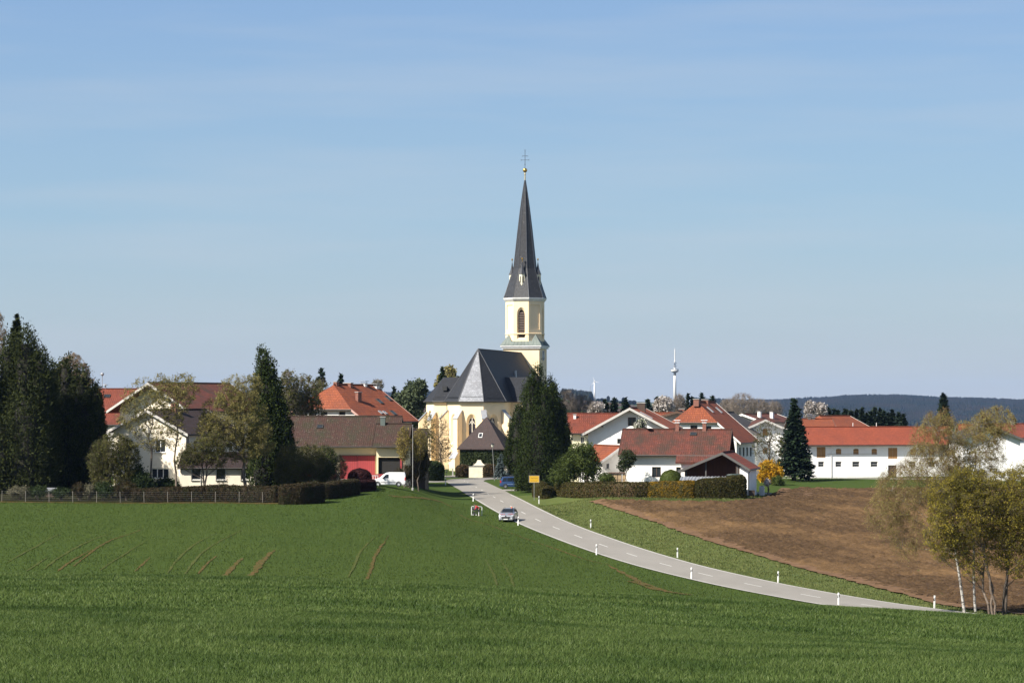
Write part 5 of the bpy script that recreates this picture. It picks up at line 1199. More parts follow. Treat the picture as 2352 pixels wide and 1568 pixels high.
def merge(parts):
    Vs, Qs, M = [], [], []; b = 0
    for V, Q, m in parts:
        Vs.append(V); Qs.append(Q+b); M.append(np.full(len(Q), m)); b += len(V)
    return np.concatenate(Vs), np.concatenate(Qs), np.concatenate(M)
def lumpy(r, lumps):
    """a noisy closed core: n x m sphere around each lobe, kept small inside the foliage"""
    pass

inner_m = plain('inner_twig_shade', (.010, .009, .006), .95)  # near-black stands for the shade between needle clumps
def evergreen(name, label, cat, px, d, lobes, leaf, n, size, elong=1.6, base_row=None, trunk_r=.3, up=.6, core=.72, group=None, seed=1, droop=0.0, bare=0.0, tufts=0):
    """lobes: (photo column, top row, bottom row, half width in photo px, depth offset in m, tip sharpness); flame-shaped masses of small needle clumps"""
    r = np.random.default_rng(seed); x0, y0, _ = P(px, HY, d); z0 = gz1(x0, y0); s = d/F
    o = empty(name, (x0, y0, z0), 0, label, cat, group); parts = []; tot = sum((l[2]-l[1])*l[3] for l in lobes)
    ztop = 0
    for (lx, t, b, hw, dy, sh) in lobes:
        cx = (lx-px)*s; zt = CZ-(t-HY)*s-z0; zb = max(CZ-(b-HY)*s-z0, .1); rad = hw*s; H = zt-zb; ztop = max(ztop, zt)
        k = int(n*((b-t)*hw)/tot); nb = max(12, int(k/26))
        # clumps: a centre on the surface, then many needles around it
        def radius(f): return rad*np.clip((f+(.06 if b < 1112 else .30))/(.30 if b < 1112 else .5), 0, 1)**.55 * np.clip((1-f), 0, 1)**sh
        cf = r.random(nb*3); w = radius(cf); keep = r.random(nb*3) < w/rad+.12; cf = cf[keep][:nb]; nb = len(cf)
        ca = r.random(nb)*2*math.pi; bump_ = .82+.30*r.random(nb)
        cr_ = radius(cf)*bump_*(.70+.30*r.random(nb)**.5)
        C = np.stack([cx+np.cos(ca)*cr_, dy+np.sin(ca)*cr_, zb+cf*H], 1)
        out = np.stack([np.cos(ca), np.sin(ca), np.full(nb, .25)], 1)
        per = max(1, int(k/nb)); ci = np.repeat(np.arange(nb), per); m = len(ci)
        cs_ = (.16+.22*r.random(nb))*rad*.55 + .12; cs_ = np.minimum(cs_, 1.1)
        off = r.normal(size=(m, 3))*cs_[ci][:, None]*np.array([.50, .50, .95])
        pos = C[ci] + off + unit(out[ci])*cs_[ci][:, None]*.25
        pos[:, 2] -= droop*np.linalg.norm(pos[:, :2]-[cx, dy], axis=1)
        dirv = unit(out[ci]*(1-up) + np.array([0, 0, up]) + r.normal(size=(m, 3))*.45 + off*.5)
        side = unit(np.cross(dirv, unit(out[ci]) + r.normal(size=(m, 3))*.5))
        sz = size*(.6+.8*r.random(m))
        V, Q = diamonds(pos, dirv, side, sz*elong*.5, sz*.42); parts.append((V, Q, 0))
        # inner twig mass for a dense crown, its near-black colour painting the shade inside
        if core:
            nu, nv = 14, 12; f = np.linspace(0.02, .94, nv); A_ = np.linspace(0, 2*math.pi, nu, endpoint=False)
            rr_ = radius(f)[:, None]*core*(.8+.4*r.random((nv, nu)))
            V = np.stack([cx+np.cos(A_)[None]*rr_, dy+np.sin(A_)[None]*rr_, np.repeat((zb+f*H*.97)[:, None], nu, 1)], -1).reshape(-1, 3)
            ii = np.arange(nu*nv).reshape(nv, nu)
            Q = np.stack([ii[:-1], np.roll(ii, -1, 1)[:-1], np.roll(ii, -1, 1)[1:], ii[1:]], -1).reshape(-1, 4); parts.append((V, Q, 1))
    V, Q, M = merge(parts); V = V.copy(); lo = V[:, 2] < .05; V[lo, 2] = .05 + r.random(lo.sum())*.3
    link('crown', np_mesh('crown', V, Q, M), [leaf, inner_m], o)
    t = MB(); t.tube([(0, 0, -.3), (.05, 0, ztop*.5), (0, 0, ztop*.9)], [trunk_r, trunk_r*.7, .05], 8); t.build('trunk', bark_d, o, smooth=True)
    return o

def spruce(name, label, px, d, top, base, hw, leaf, seed=1, layers=16, per=13, size=.28, group=None, cat='tree', dens=1.0, droop=.25, trunk_m=None):
    """layered conifer with drooping branches and a clear leader"""
    r = np.random.default_rng(seed); x0, y0, _ = P(px, HY, d); z0 = gz1(x0, y0); s = d/F
    zt = CZ-(top-HY)*s-z0; zb = max(CZ-(base-HY)*s-z0, .3); rad = hw*s; H = zt-zb
    o = empty(name, (x0, y0, z0), 0, label, cat, group)
    nb = layers*per; f = np.sort(r.random(nb))**.9; a = r.random(nb)*2*math.pi
    L = rad*(1-f)**.85*(.75+.4*r.random(nb)) + .15; z = zb + f*H
    dirv = np.stack([np.cos(a), np.sin(a), -.15+.5*f], 1)
    B0 = np.stack([np.zeros(nb), np.zeros(nb), z], 1); B1 = B0 + dirv*L[:, None]; B1[:, 2] -= droop*L*(1-f)
    parts = []; V, Q = seg_tubes(B0, B1, .05*(1.2-f), .01, 3); parts.append((V, Q, 1))
    k = np.maximum(3, (L/size*5*dens)).astype(int); bi = np.repeat(np.arange(nb), k); m = len(bi)
    t = r.random(m)**.7; pos = B0[bi]*(1-t[:, None]) + B1[bi]*t[:, None]; spread = .30*L[bi]*(1-t*.55)
    perp = np.stack([-np.sin(a[bi]), np.cos(a[bi]), np.zeros(m)], 1); q = r.normal(size=m)*spread
    pos = pos + perp*q[:, None]; pos[:, 2] += -np.abs(q)*.25 + r.normal(size=m)*.14 - .04
    dv = unit(unit(B1-B0)[bi]*.8 + perp*np.sign(q)[:, None]*.6 + r.normal(size=(m, 3))*.35); sd = unit(np.cross(dv, np.array([0, 0, 1.0])+r.normal(size=(m, 3))*.45))
    sz = size*(.6+.8*r.random(m)); V, Q = diamonds(pos, dv, sd, sz*.95, sz*.38); parts.append((V, Q, 0))
    nt_ = int(40*dens); zz = zt - r.random(nt_)*H*.08; pos = np.stack([r.normal(size=nt_)*.06, r.normal(size=nt_)*.06, zz], 1)
    dv = unit(np.stack([r.normal(size=nt_)*.4, r.normal(size=nt_)*.4, np.ones(nt_)], 1)); V, Q = diamonds(pos, dv, unit(np.cross(dv, rdir(r, nt_))), np.full(nt_, size*.7), np.full(nt_, size*.25)); parts.append((V, Q, 0))
    V, Q, M = merge(parts); link('crown', np_mesh('crown', V, Q, M), [leaf, trunk_m or bark_d], o)
    MB().tube([(0, 0, -.3), (0, 0, zb+H*.5), (0, 0, zt-.1)], [max(.12, rad*.06), max(.08, rad*.035), .02], 7).build('trunk', trunk_m or bark_d, o, smooth=True)
    return o

def deciduous(name, label, px, d, env, base_px=None, trunks=None, trunk_r=.16, n1=10, n2=70, n3=1500, nleaf=0, leafsize=.12, bark=None, twig=None, leaf=None, seed=1, group=None,
              cat='tree', hb=.25, twigr=.012, fan=.0, weep=0.0, tl=1.0, limb_r=.35, leaf_el=1.0):
    """env: list of ellipsoids (photo column, row, half width px, half height px, depth m); trunks: list of (column at the base) for several stems.
       trunk and limbs are one part; the fine twigs with buds or young leaves are the crown"""
    r = np.random.default_rng(seed); bp = base_px or px; x0, y0, _ = P(bp, HY, d); z0 = gz1(x0, y0); s = d/F
    o = empty(name, (x0, y0, z0), 0, label, cat, group); bark = bark or bark_b; twig = twig or twig_b
    E = [((e[0]-bp)*s, 0.0 if len(e) < 6 else e[5], CZ-(e[1]-HY)*s-z0, e[2]*s, e[4], e[3]*s) for e in env]
    vol = np.array([e[3]*e[4]*e[5] for e in E])**(.8); vol = vol/vol.sum()
    def sample(n, lo, hi):
        k = r.choice(len(E), n, p=vol); u = rdir(r, n)*((lo**3 + (hi**3-lo**3)*r.random(n))**(1/3))[:, None]
        e = np.array(E)[k]; return e[:, [0, 1, 2]] + u*e[:, [3, 4, 5]]
    cz_ = min(e[2]-e[5] for e in E); topz = max(e[2]+e[5] for e in E); cen = np.average(np.array(E)[:, :3], 0, weights=vol)
    stems = trunks or [bp]; P0, P1, R0, R1 = [], [], [], []; nodes = []; nr_ = []
    def add(a, b, ra, rb): P0.append(a); P1.append(b); R0.append(ra); R1.append(rb)
    for si, tx in enumerate(stems):
        b0 = np.array([(tx-bp)*s, r.normal()*.15*(len(stems) > 1), -.2]); fx = cen[0]*.6+b0[0]*.4 + (b0[0]-0)*fan; hh = topz*(.93-.1*r.random()); n = 9
        prev = b0; wob = r.normal(size=(n+1, 2))*.10
        for k in range(1, n+1):
            t = k/n; p = np.array([b0[0]+(fx-b0[0])*t**1.2 + wob[k, 0]*(1+trunk_r*3), b0[1]+cen[1]*t + wob[k, 1]*(1+trunk_r*3), -.2+(hh+.2)*t])
            ra = trunk_r*(1-.88*(k-1)/n); rb = trunk_r*(1-.88*t); add(prev, p, ra, rb); 
            for f in (.33, .66, 1.0): nodes.append(prev*(1-f)+p*f); nr_.append(ra)
            prev = p
    nodes = np.array(nodes); nr_ = np.array(nr_)
    T = sample(n1*len(stems), .72, .95)
    L1n = []; L1r = []
    for q in T:
        hz = np.linalg.norm(nodes[:, :2]-q[:2], axis=1); want = np.clip(q[2]-hz*(.9-.4*weep)-.3, hb*topz, None)
        j = int(np.argmin(np.abs(nodes[:, 2]-want) + hz*.7 + (nodes[:, 2] > q[2])*5)); a = nodes[j]; ra = max(.018, nr_[j]*limb_r*(1+.5*r.random()))
        mid = a*.5+q*.5 + np.array([0, 0, np.linalg.norm(q-a)*(-.06+.22*weep)]) + r.normal(size=3)*.08*np.linalg.norm(q-a)
        prev = a; n = 6
        for k in range(1, n+1):
            t = k/n; p = (1-t)**2*a + 2*t*(1-t)*mid + t*t*q; add(prev, p, ra*(1-.85*(k-1)/n), ra*(1-.85*t))
            L1n.append(p); L1r.append(ra*(1-.85*t)+.004); prev = p
    allN = np.concatenate([nodes[nodes[:, 2] > hb*topz], np.array(L1n)]); allR = np.concatenate([nr_[nodes[:, 2] > hb*topz]*.6, np.array(L1r)])
    Tq = sample(n2*len(stems), .35, .98)
    D = np.linalg.norm(Tq[:, None]-allN[None], axis=2) + np.maximum(0, allN[None, :, 2]-Tq[:, None, 2])*1.2; j = D.argmin(1)
    L2n = []
    for q, jj in zip(Tq, j):
        a = allN[jj]; ra = min(allR[jj]*.6, .05)+.004; m_ = a*.55+q*.45 + r.normal(size=3)*.07*np.linalg.norm(q-a); m_[2] += .12*np.linalg.norm(q-a)*weep; prev = a
        for k in (1, 2, 3, 4):
            t = k/4; p = (1-t)**2*a+2*t*(1-t)*m_+t*t*q; add(prev, p, ra*(1-.2*(k-1)), ra*(1-.2*k)+.002); L2n.append(p); prev = p
    V, Q = seg_tubes(P0, P1, np.array(R0), np.array(R1), 5); link('trunk', np_mesh('trunk', V, Q), [bark], o, smooth=True)
    allN = np.concatenate([allN, np.array(L2n)])
    Tt = sample(n3*len(stems), .1, 1.04); jt = np.zeros(len(Tt), int)
    for c in range(0, len(Tt), 800): jt[c:c+800] = (np.linalg.norm(Tt[c:c+800, None]-allN[None], axis=2) + np.maximum(0, allN[None, :, 2]-Tt[c:c+800, None, 2])*(1.0-weep)).argmin(1)
    A = allN[jt]; L = np.linalg.norm(Tt-A, axis=1); lim = np.minimum(L, (.5+1.0*r.random(len(L)))*tl); B = A + unit(Tt-A + r.normal(size=A.shape)*.15*L[:, None])*lim[:, None]
    M_ = (A+B)/2 + r.normal(size=A.shape)*(.08*lim)[:, None]; B[:, 2] += lim*(.12 - 1.0*weep); M_[:, 2] += lim*.1*weep
    parts = []
    V, Q = seg_tubes(A, M_, twigr, twigr*.75, 3); parts.append((V, Q, 0)); V, Q = seg_tubes(M_, B, twigr*.75, twigr*.35, 3); parts.append((V, Q, 0))
    # side twiglets
    k2 = r.integers(0, len(A), len(A)); t = r.random(len(A))[:, None]; C = A[k2]*(1-t)+B[k2]*t; Dv = unit(unit(B-A)[k2] + rdir(r, len(A))*.8); Dv[:, 2] -= weep*.9; ll = .18+.35*r.random(len(A))*tl
    C2 = C+Dv*ll[:, None]; V, Q = seg_tubes(C, C2, twigr*.6, twigr*.3, 3); parts.append((V, Q, 0))
    if nleaf:
        m = nleaf; pick = r.integers(0, len(A), m); t = r.random(m)[:, None]; half = r.random(m) < .5
        pos = np.where(half[:, None], M_[pick]*(1-t)+B[pick]*t, C[pick]*(1-t)+C2[pick]*t) + r.normal(size=(m, 3))*.07*tl
        dv = rdir(r, m); dv[:, 2] -= weep*.8; dv = unit(dv); sz = leafsize*(.5+r.random(m)); V, Q = diamonds(pos, dv, unit(np.cross(dv, rdir(r, m))), sz*.6*leaf_el, sz*.42); parts.append((V, Q, 1))
    V, Q, M = merge(parts); lo = V[:, 2] < 0; V[lo, 2] = .02
    link('crown', np_mesh('crown', V, Q, M), [twig, leaf] if leaf else [twig], o)
    return o

def _unused(): pass
def hedge(name, label, line, w, h, leaf, twig=None, n=9000, size=.10, seed=1, cat='hedge', group=None, round_=.25, hvar=.06, base=0.0, fluff=.0):
    """clipped hedge along a line of (x, y): rounded dense core mesh with leaves over it; local origin at the first point"""
    r = np.random.default_rng(seed); L = catmull([np.array([a, b, 0.0]) for a, b in line], .35)[:, :2]; z0 = gz1(*L[0]); org = np.array([L[0][0], L[0][1], z0])
    T = np.gradient(L, axis=0); T = unit(T); Nn = np.stack([T[:, 1], -T[:, 0]], 1); zg = gz(L[:, 0], L[:, 1]) - z0
    hh = h if not hasattr(h, '__len__') else np.interp(np.linspace(0, 1, len(L)), np.linspace(0, 1, len(h)), h); hh = hh*np.ones(len(L))
    prof = [(-.5, 0), (-.52, .3), (-.52, .6), (-.5, .85), (-.36, .975), (0, 1.0), (.36, .975), (.5, .85), (.52, .6), (.52, .3), (.5, 0)]
    rows = []
    endk = np.minimum(1, np.minimum(np.arange(len(L))+.6, len(L)-np.arange(len(L))-.4)*.35/(w*round_*2+.01))
    for i in range(len(L)):
        e = math.sqrt(max(.05, 1-(1-endk[i])**2)); hv = hh[i]*(1-(1-e)*.35) + hvar*(vn1(i*.22+seed*7.0, 3.3)-.5)*2
        rows.append([[*(L[i]+Nn[i]*u*w*e*(1+.10*(r.random()-.5))-org[:2]), zg[i]+v*hv*(1+.02*r.normal()*(v > .5))] for u, v in prof])
    A = np.array(rows); m = len(prof); ii = np.arange(len(L)*m).reshape(len(L), m)
    Q = np.stack([ii[:-1, :-1], ii[:-1, 1:], ii[1:, 1:], ii[1:, :-1]], -1).reshape(-1, 4)
    V = A.reshape(-1, 3); caps = []
    for e in (0, len(L)-1):
        c = A[e].mean(0); V = np.concatenate([V, c[None]]); ci = len(V)-1; caps += [[ii[e, k], ii[e, k+1], ci, ci] for k in range(m-1)]
    # points on the surface
    u = r.random(n)*(len(L)-1.001); v = r.random(n)*(m-1.001); i0 = u.astype(int); j0 = v.astype(int); fu = (u-i0)[:, None]; fv = (v-j0)[:, None]
    pos = (A[i0, j0]*(1-fu)+A[i0+1, j0]*fu)*(1-fv)+(A[i0, j0+1]*(1-fu)+A[i0+1, j0+1]*fu)*fv
    ne = n//14
    for e in (0, len(L)-1):
        pe = A[e][r.integers(0, m, ne)]; c = A[e].mean(0); t = r.random(ne)[:, None]**.5; pos = np.concatenate([pos, c*(1-t)+pe*t])
    cenl = A.mean(1); outv = unit(pos - cenl[np.clip(np.concatenate([i0, np.zeros(ne, int), np.full(ne, len(L)-1)]), 0, len(L)-1)]); k = len(pos)
    pos = pos + outv*((.02+fluff*r.random(k))[:, None]) + r.normal(size=(k, 3))*.03
    dv = unit(outv*.5 + rdir(r, k)); sz = size*(.5+r.random(k)); V2, Q2 = diamonds(pos, dv, unit(np.cross(dv, rdir(r, k))), sz*.6, sz*.42)
    Vc = np.concatenate([V, V2]); Qc = np.concatenate([Q, Q2+len(V)]); tri = np.array([[a, b, c] for a, b, c, _ in caps])
    M = np.concatenate([np.full(len(Q), 1), np.full(len(Q2), 0), np.full(len(tri), 1)])
    o = link(name, np_mesh(name, Vc, [Qc, tri], M), [leaf, twig or leaf]); o.location = org
    return tag(o, label, cat, group)
def shrub(name, label, px, d, env, leaf, n=6000, size=.14, twig=None, seed=1, group=None, cat='shrub', core=.75, stems=6, flat=.5):
    """env: ellipsoids (column, row, half width px, half height px, depth m): dense leafy masses with an uneven outline"""
    r = np.random.default_rng(seed); x0, y0, _ = P(px, HY, d); z0 = gz1(x0, y0); s = d/F; o = empty(name, (x0, y0, z0), 0, label, cat, group); parts = []
    vol = np.array([e[2]*e[3] for e in env], float); vol /= vol.sum()
    for e, v in zip(env, vol):
        c = np.array([(e[0]-px)*s, e[5] if len(e) > 5 else 0, CZ-(e[1]-HY)*s-z0]); a = np.array([e[2]*s, e[4], e[3]*s]); k = int(n*v); nb = max(10, k//22)
        u = rdir(r, nb); C = c + u*a*(.72+.34*r.random(nb)[:, None]); per = max(1, k//nb); ci = np.repeat(np.arange(nb), per); m = len(ci)
        cs_ = (.12+.16*r.random(nb))*a.mean()+.05; pos = C[ci] + r.normal(size=(m, 3))*cs_[ci][:, None]*.6; dv = unit(u[ci]*.5+rdir(r, m)); sz = size*(.5+r.random(m))
        V, Q = diamonds(pos, dv, unit(np.cross(dv, rdir(r, m))), sz*.65, sz*.45); parts.append((V, Q, 0))
        if core:
            nu, nv = 14, 9; th = np.linspace(.1, math.pi-.1, nv); A_ = np.linspace(0, 2*math.pi, nu, endpoint=False); rr_ = core*(.85+.3*r.random((nv, nu)))
            V = np.stack([c[0]+a[0]*rr_*np.sin(th)[:, None]*np.cos(A_), c[1]+a[1]*rr_*np.sin(th)[:, None]*np.sin(A_), c[2]+a[2]*rr_*np.cos(th)[:, None]*np.ones(nu)], -1).reshape(-1, 3)
            ii = np.arange(nu*nv).reshape(nv, nu); parts.append((V, np.stack([ii[:-1], np.roll(ii, -1, 1)[:-1], np.roll(ii, -1, 1)[1:], ii[1:]], -1).reshape(-1, 4), 0))
    V, Q, M = merge(parts); V[:, 2] = np.maximum(V[:, 2], .03); link('foliage', np_mesh('foliage', V, Q, M), [leaf], o)
    if stems:
        t = MB()
        for k in range(stems):
            e = env[r.integers(len(env))]; t.tube([(r.normal()*.12, r.normal()*.12, -.1), ((e[0]-px)*s*.5+r.normal()*.2, r.normal()*.2, (CZ-(e[1]-HY)*s-z0)*.5), ((e[0]-px)*s, r.normal()*.3, CZ-(e[1]-HY)*s-z0)], [.06, .04, .015], 5)
        t.build('stems', bark_b, o)
    return o

L_pine = leafmat('black_pine_needles', (.013, .020, .006), (.050, .058, .016), (.024, .030, .009), 0, .5, .75)
L_yew = leafmat('yew_needles', (.010, .018, .005), (.040, .054, .012), (.022, .034, .008), .08, .55, .7)
L_spr = leafmat('spruce_needles', (0.0102, 0.0221, 0.0119), (0.0255, 0.0425, 0.0204), (0.0187, 0.0306, 0.0170), 0, .4, .75)
L_sprg = leafmat('green_spruce_needles', (0.0204, 0.0382, 0.0119), (0.0408, 0.0612, 0.0187), (0.0306, 0.0425, 0.0153), .05, .5, .7)
L_blue = leafmat('blue_spruce_needles', (.060, .085, .085), (.11, .14, .14), None, 0, .5)
L_olive = leafmat('olive_spring_leaves', (.075, .078, .020), (.145, .138, .036), (.060, .068, .018), .3)
L_ochre = leafmat('ochre_catkins', (.215, .185, .055), (.34, .295, .105), (.14, .130, .038), .3)
L_yg = leafmat('fresh_yellow_green_leaves', (.200, .170, .022), (.350, .280, .040), (.135, .124, .018), .35)
L_green = leafmat('fresh_green_leaves', (0.0510, 0.0748, 0.0170), (0.0892, 0.1105, 0.0298), (0.0425, 0.0595, 0.0153), .25)
L_dark = leafmat('dark_evergreen_leaves', (0.0170, 0.0289, 0.0102), (0.0382, 0.0553, 0.0187), None, .08)
L_brownh = leafmat('brown_winter_hedge_leaves', (.026, .020, .011), (.062, .044, .022), (.030, .030, .012), .15, 1.3)
L_brownb = leafmat('brown_leafed_bush', (.070, .046, .024), (.115, .074, .038), (.050, .044, .020), .15, 1.6)
L_hedge = leafmat('olive_hedge_leaves', (.036, .034, .011), (.078, .062, .020), (.050, .050, .014), .15, 2.2)
L_beech = leafmat('copper_beech_leaves', (0.0187, 0.0068, 0.0076), (0.0425, 0.0136, 0.0136), None, .1)
L_forsy = leafmat('forsythia_blossom', (.46, .24, .012), (.62, .36, .025), (.20, .14, .02), .25, .7)
L_forsh = leafmat('forsythia_hedge_blossom', (.30, .17, .012), (.16, .11, .018), (.085, .07, .02), .2, 1.2)
L_topi = leafmat('clipped_green_leaves', (0.0382, 0.0527, 0.0102), (0.0638, 0.0808, 0.0170), None, .15)
L_ivy = leafmat('ivy_leaves', (.022, .034, .014), (.075, .095, .034), (.034, .045, .02), .15)
L_white = leafmat('white_blossom', (.42, .38, .36), (.60, .56, .53), (.25, .22, .18), .2)
L_birchb = leafmat('brown_birch_catkins', (.20, .135, .075), (.26, .18, .105), None, .25)
L_far = leafmat('far_conifer_needles', (0.0170, 0.0289, 0.0170), (0.0289, 0.0425, 0.0255), None, 0)
L_grey = leafmat('grey_green_buds', (.12, .115, .075), (.17, .155, .10), None, .2)
birch_m, nt_, b_ = newmat('white_birch_bark')
nt_.links.new(mixc(nt_, ramp(nt_, noise(nt_, 1.6, 5, .75, objco(nt_, (1.2, 1.2, 1.6))), .46, .58), (.40, .38, .35), (.035, .03, .025)), b_.inputs['Base Color']); b_.inputs['Roughness'].default_value = .8

# --- far left dark group
deciduous('birch_tree', 'pale brown bare birch at the left edge behind the dark pines', -8, 372, [(-6, 790, 22, 80, 2.2)], seed=11, n1=10, n2=60, n3=1500, nleaf=2500, leafsize=.16, leaf=L_birchb, twig=bark_g, weep=.5, hb=.3)
spruce('spruce_tree', 'tall thin spruce leader rising above the dark pines at the far left', 38, 352, 722, 1120, 62, L_pine, 12, layers=30, per=13, size=.34, dens=1.6)
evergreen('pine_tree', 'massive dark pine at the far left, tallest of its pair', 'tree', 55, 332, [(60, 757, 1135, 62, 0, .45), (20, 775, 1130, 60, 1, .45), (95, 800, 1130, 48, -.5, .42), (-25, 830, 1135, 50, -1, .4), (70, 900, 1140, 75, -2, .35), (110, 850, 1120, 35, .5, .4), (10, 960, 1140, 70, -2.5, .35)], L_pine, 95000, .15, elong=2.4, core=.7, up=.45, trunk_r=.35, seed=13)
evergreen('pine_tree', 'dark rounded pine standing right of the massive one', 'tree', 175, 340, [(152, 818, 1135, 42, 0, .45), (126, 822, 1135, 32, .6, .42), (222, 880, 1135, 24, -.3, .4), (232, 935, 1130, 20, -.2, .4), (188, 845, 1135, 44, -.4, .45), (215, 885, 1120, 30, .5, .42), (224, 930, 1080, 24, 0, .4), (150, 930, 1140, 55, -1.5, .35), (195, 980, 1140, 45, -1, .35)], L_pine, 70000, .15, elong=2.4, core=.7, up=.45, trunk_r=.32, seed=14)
deciduous('birch_tree', 'rusty brown birch crown showing above the dark rounded pine', 168, 372, [(165, 860, 42, 52, 2.5), (195, 890, 26, 46, 2)], seed=15, n1=14, n2=90, n3=3400, nleaf=9000, leafsize=.15, leaf=L_birchb, twig=bark_g, weep=.6)
# --- garden of the cream house
deciduous('young_tree', 'slender bare young tree in front of the cream house, left of its twin', 350, 321.5, [(330, 920, 55, 55, 1.9), (372, 895, 32, 42, 1.6), (300, 960, 38, 34, 1.2), (345, 1000, 42, 40, 1.4)], base_px=350, trunk_r=.17, n1=15, n2=75, n3=1500, nleaf=9000, leafsize=.11, leaf=L_ochre, seed=21, hb=.35)
deciduous('young_tree', 'slender bare young tree in front of the cream house, right of its twin', 402, 321.5, [(398, 915, 48, 55, 1.8), (425, 890, 34, 36, 1.6), (392, 985, 34, 50, 1.4)], base_px=401, trunk_r=.17, n1=15, n2=70, n3=1400, nleaf=8500, leafsize=.11, leaf=L_ochre, seed=22, hb=.35)
deciduous('shrub_tree', 'bushy olive-green shrub between the dark pine and the cream house', 262, 320, [(262, 1035, 50, 42, 2.2), (235, 1060, 36, 50, 1.8), (290, 1060, 36, 52, 1.8), (258, 1100, 52, 40, 1.8)], trunks=[240, 255, 268, 282], trunk_r=.09, n1=8, n2=40, n3=1500, nleaf=17000, leafsize=.13, leaf=L_olive, seed=23, hb=.06, cat='shrub')
shrub('evergreen_shrub', 'dark evergreen shrub left of the first bare young tree', 318, 320, [(318, 1105, 26, 34, 1.2), (335, 1115, 22, 25, 1.0)], L_dark, 5000, .14, seed=24)
shrub('evergreen_shrub', 'dark green rounded shrub under the lower window of the cream house', 378, 322.5, [(378, 1115, 24, 18, 1.0), (395, 1120, 18, 14, .8)], L_dark, 4500, .14, seed=25)
deciduous('willow_tree', 'broad ochre willow in fresh catkins, in front of the low cream wing', 548, 323, [(515, 965, 60, 62, 2.8), (570, 965, 50, 66, 2.8), (545, 905, 50, 44, 2.4), (482, 985, 34, 42, 1.8), (600, 1010, 34, 44, 1.6), (550, 1030, 55, 34, 2.0), (583, 885, 20, 30, 1.2)], base_px=560, trunk_r=.24, n1=22, n2=150, n3=6000, nleaf=60000, leafsize=.09, leaf=L_ochre, seed=26, hb=.28)
deciduous('fruit_tree', 'small green leafing tree with a forked trunk before the low cream wing', 470, 321, [(455, 1040, 45, 30, 1.8), (490, 1020, 40, 32, 1.6), (430, 1058, 30, 20, 1.2), (500, 1055, 26, 22, 1.2)], trunks=[469, 473], trunk_r=.15, n1=10, n2=50, n3=1400, nleaf=9500, leafsize=.12, leaf=L_olive, bark=bark_d, seed=27, hb=.3, fan=2.5)
deciduous('fruit_tree', 'thin bare sapling between the first and second window of the cream wing', 512, 322, [(512, 1095, 16, 26, .7)], trunk_r=.05, n1=6, n2=20, n3=200, nleaf=300, leafsize=.08, leaf=L_olive, seed=28)
evergreen('spruce_tree', 'broad dark conifer towering over the low cream wing', 'tree', 618, 333, [(605, 800, 1095, 33, .3, .34), (618, 826, 1110, 38, 0, .42), (590, 868, 1060, 24, .8, .5), (636, 872, 1115, 34, 0, .5), (650, 925, 1125, 28, -.4, .45), (612, 915, 1120, 46, -.6, .42), (662, 965, 1120, 20, .3, .42)], leafmat('dark_green_needles', (.012, .022, .006), (.046, .062, .014), (.026, .038, .009), .05, .6, .7), 52000, .15, elong=2.0, core=.66, up=.5, trunk_r=.3, seed=29)
for i, (x, y, hw, hh, sd, lb, lf) in enumerate([(665, 1062, 34, 42, 31, 'green-brown shrub beside the end wall of the cream wing', L_olive), (712, 1062, 36, 42, 32, 'tall loose olive shrub left of the mossy garage roof', L_olive), (748, 1060, 26, 38, 33, 'fresh green leafy shrub touching the cream wall of the garage house', L_green), (690, 1085, 40, 34, 34, 'low twiggy shrub behind the clipped hedge blocks', L_olive), (775, 1075, 24, 32, 37, 'bare reddish twiggy bush in front of the red wall panels', L_ochre)]):
    deciduous('garden_shrub', lb, x, 328+i*2.5, [(x, y, hw, hh, 1.6), (x-12, y+25, hw*.8, hh*.7, 1.3)], trunks=[x-8, x, x+9], trunk_r=.06, n1=6, n2=34, n3=1100, nleaf=[6500, 6000, 7000, 3500, 1500][i], leafsize=.13, leaf=lf, seed=sd, hb=.05, cat='shrub')
shrub('forsythia_bush', 'small yellow-flowering bush left of the round copper beech', 735, 335, [(735, 1092, 14, 16, .7)], L_forsh, 1500, .10, seed=35, core=.4)
# hedges on the left
def hl(pts): return [tuple(P(px, HY, d)[:2]) for px, d in pts]
hedge('hedge', 'long uneven dark hedge under the cream wing, behind the wire fence', hl([(305, 314.8), (400, 314.8), (520, 315), (640, 314)]), 1.3, [1.55, 1.7, 1.9, 1.95, 1.9], L_brownh, L_brownh, 15000, .10, 41, fluff=.12, hvar=.12)
hedge('hedge', 'clipped brown hedge block, nearest of the three below the shrubs', hl([(640, 311.5), (690, 312), (734, 315)]), 2.0, [2.3, 2.45, 2.4], L_brownh, L_brownh, 10000, .10, 42, fluff=.06)
hedge('hedge', 'clipped dark hedge block in the middle of the stepped row', hl([(738, 319), (780, 323.5), (815, 327.5)]), 1.7, [1.9, 1.95, 1.85], L_brownh, L_brownh, 9000, .10, 43, fluff=.05)
hedge('hedge', 'dark reddish clipped hedge end beneath the round copper beech', hl([(808, 330.5), (832, 332.5), (853, 335)]), 1.5, 1.35, L_beech, L_beech, 7000, .09, 44, fluff=.04)
r_ = np.random.default_rng(45); s_ = 335.5/F; xx, yy_, _ = P(826, HY, 335.5)
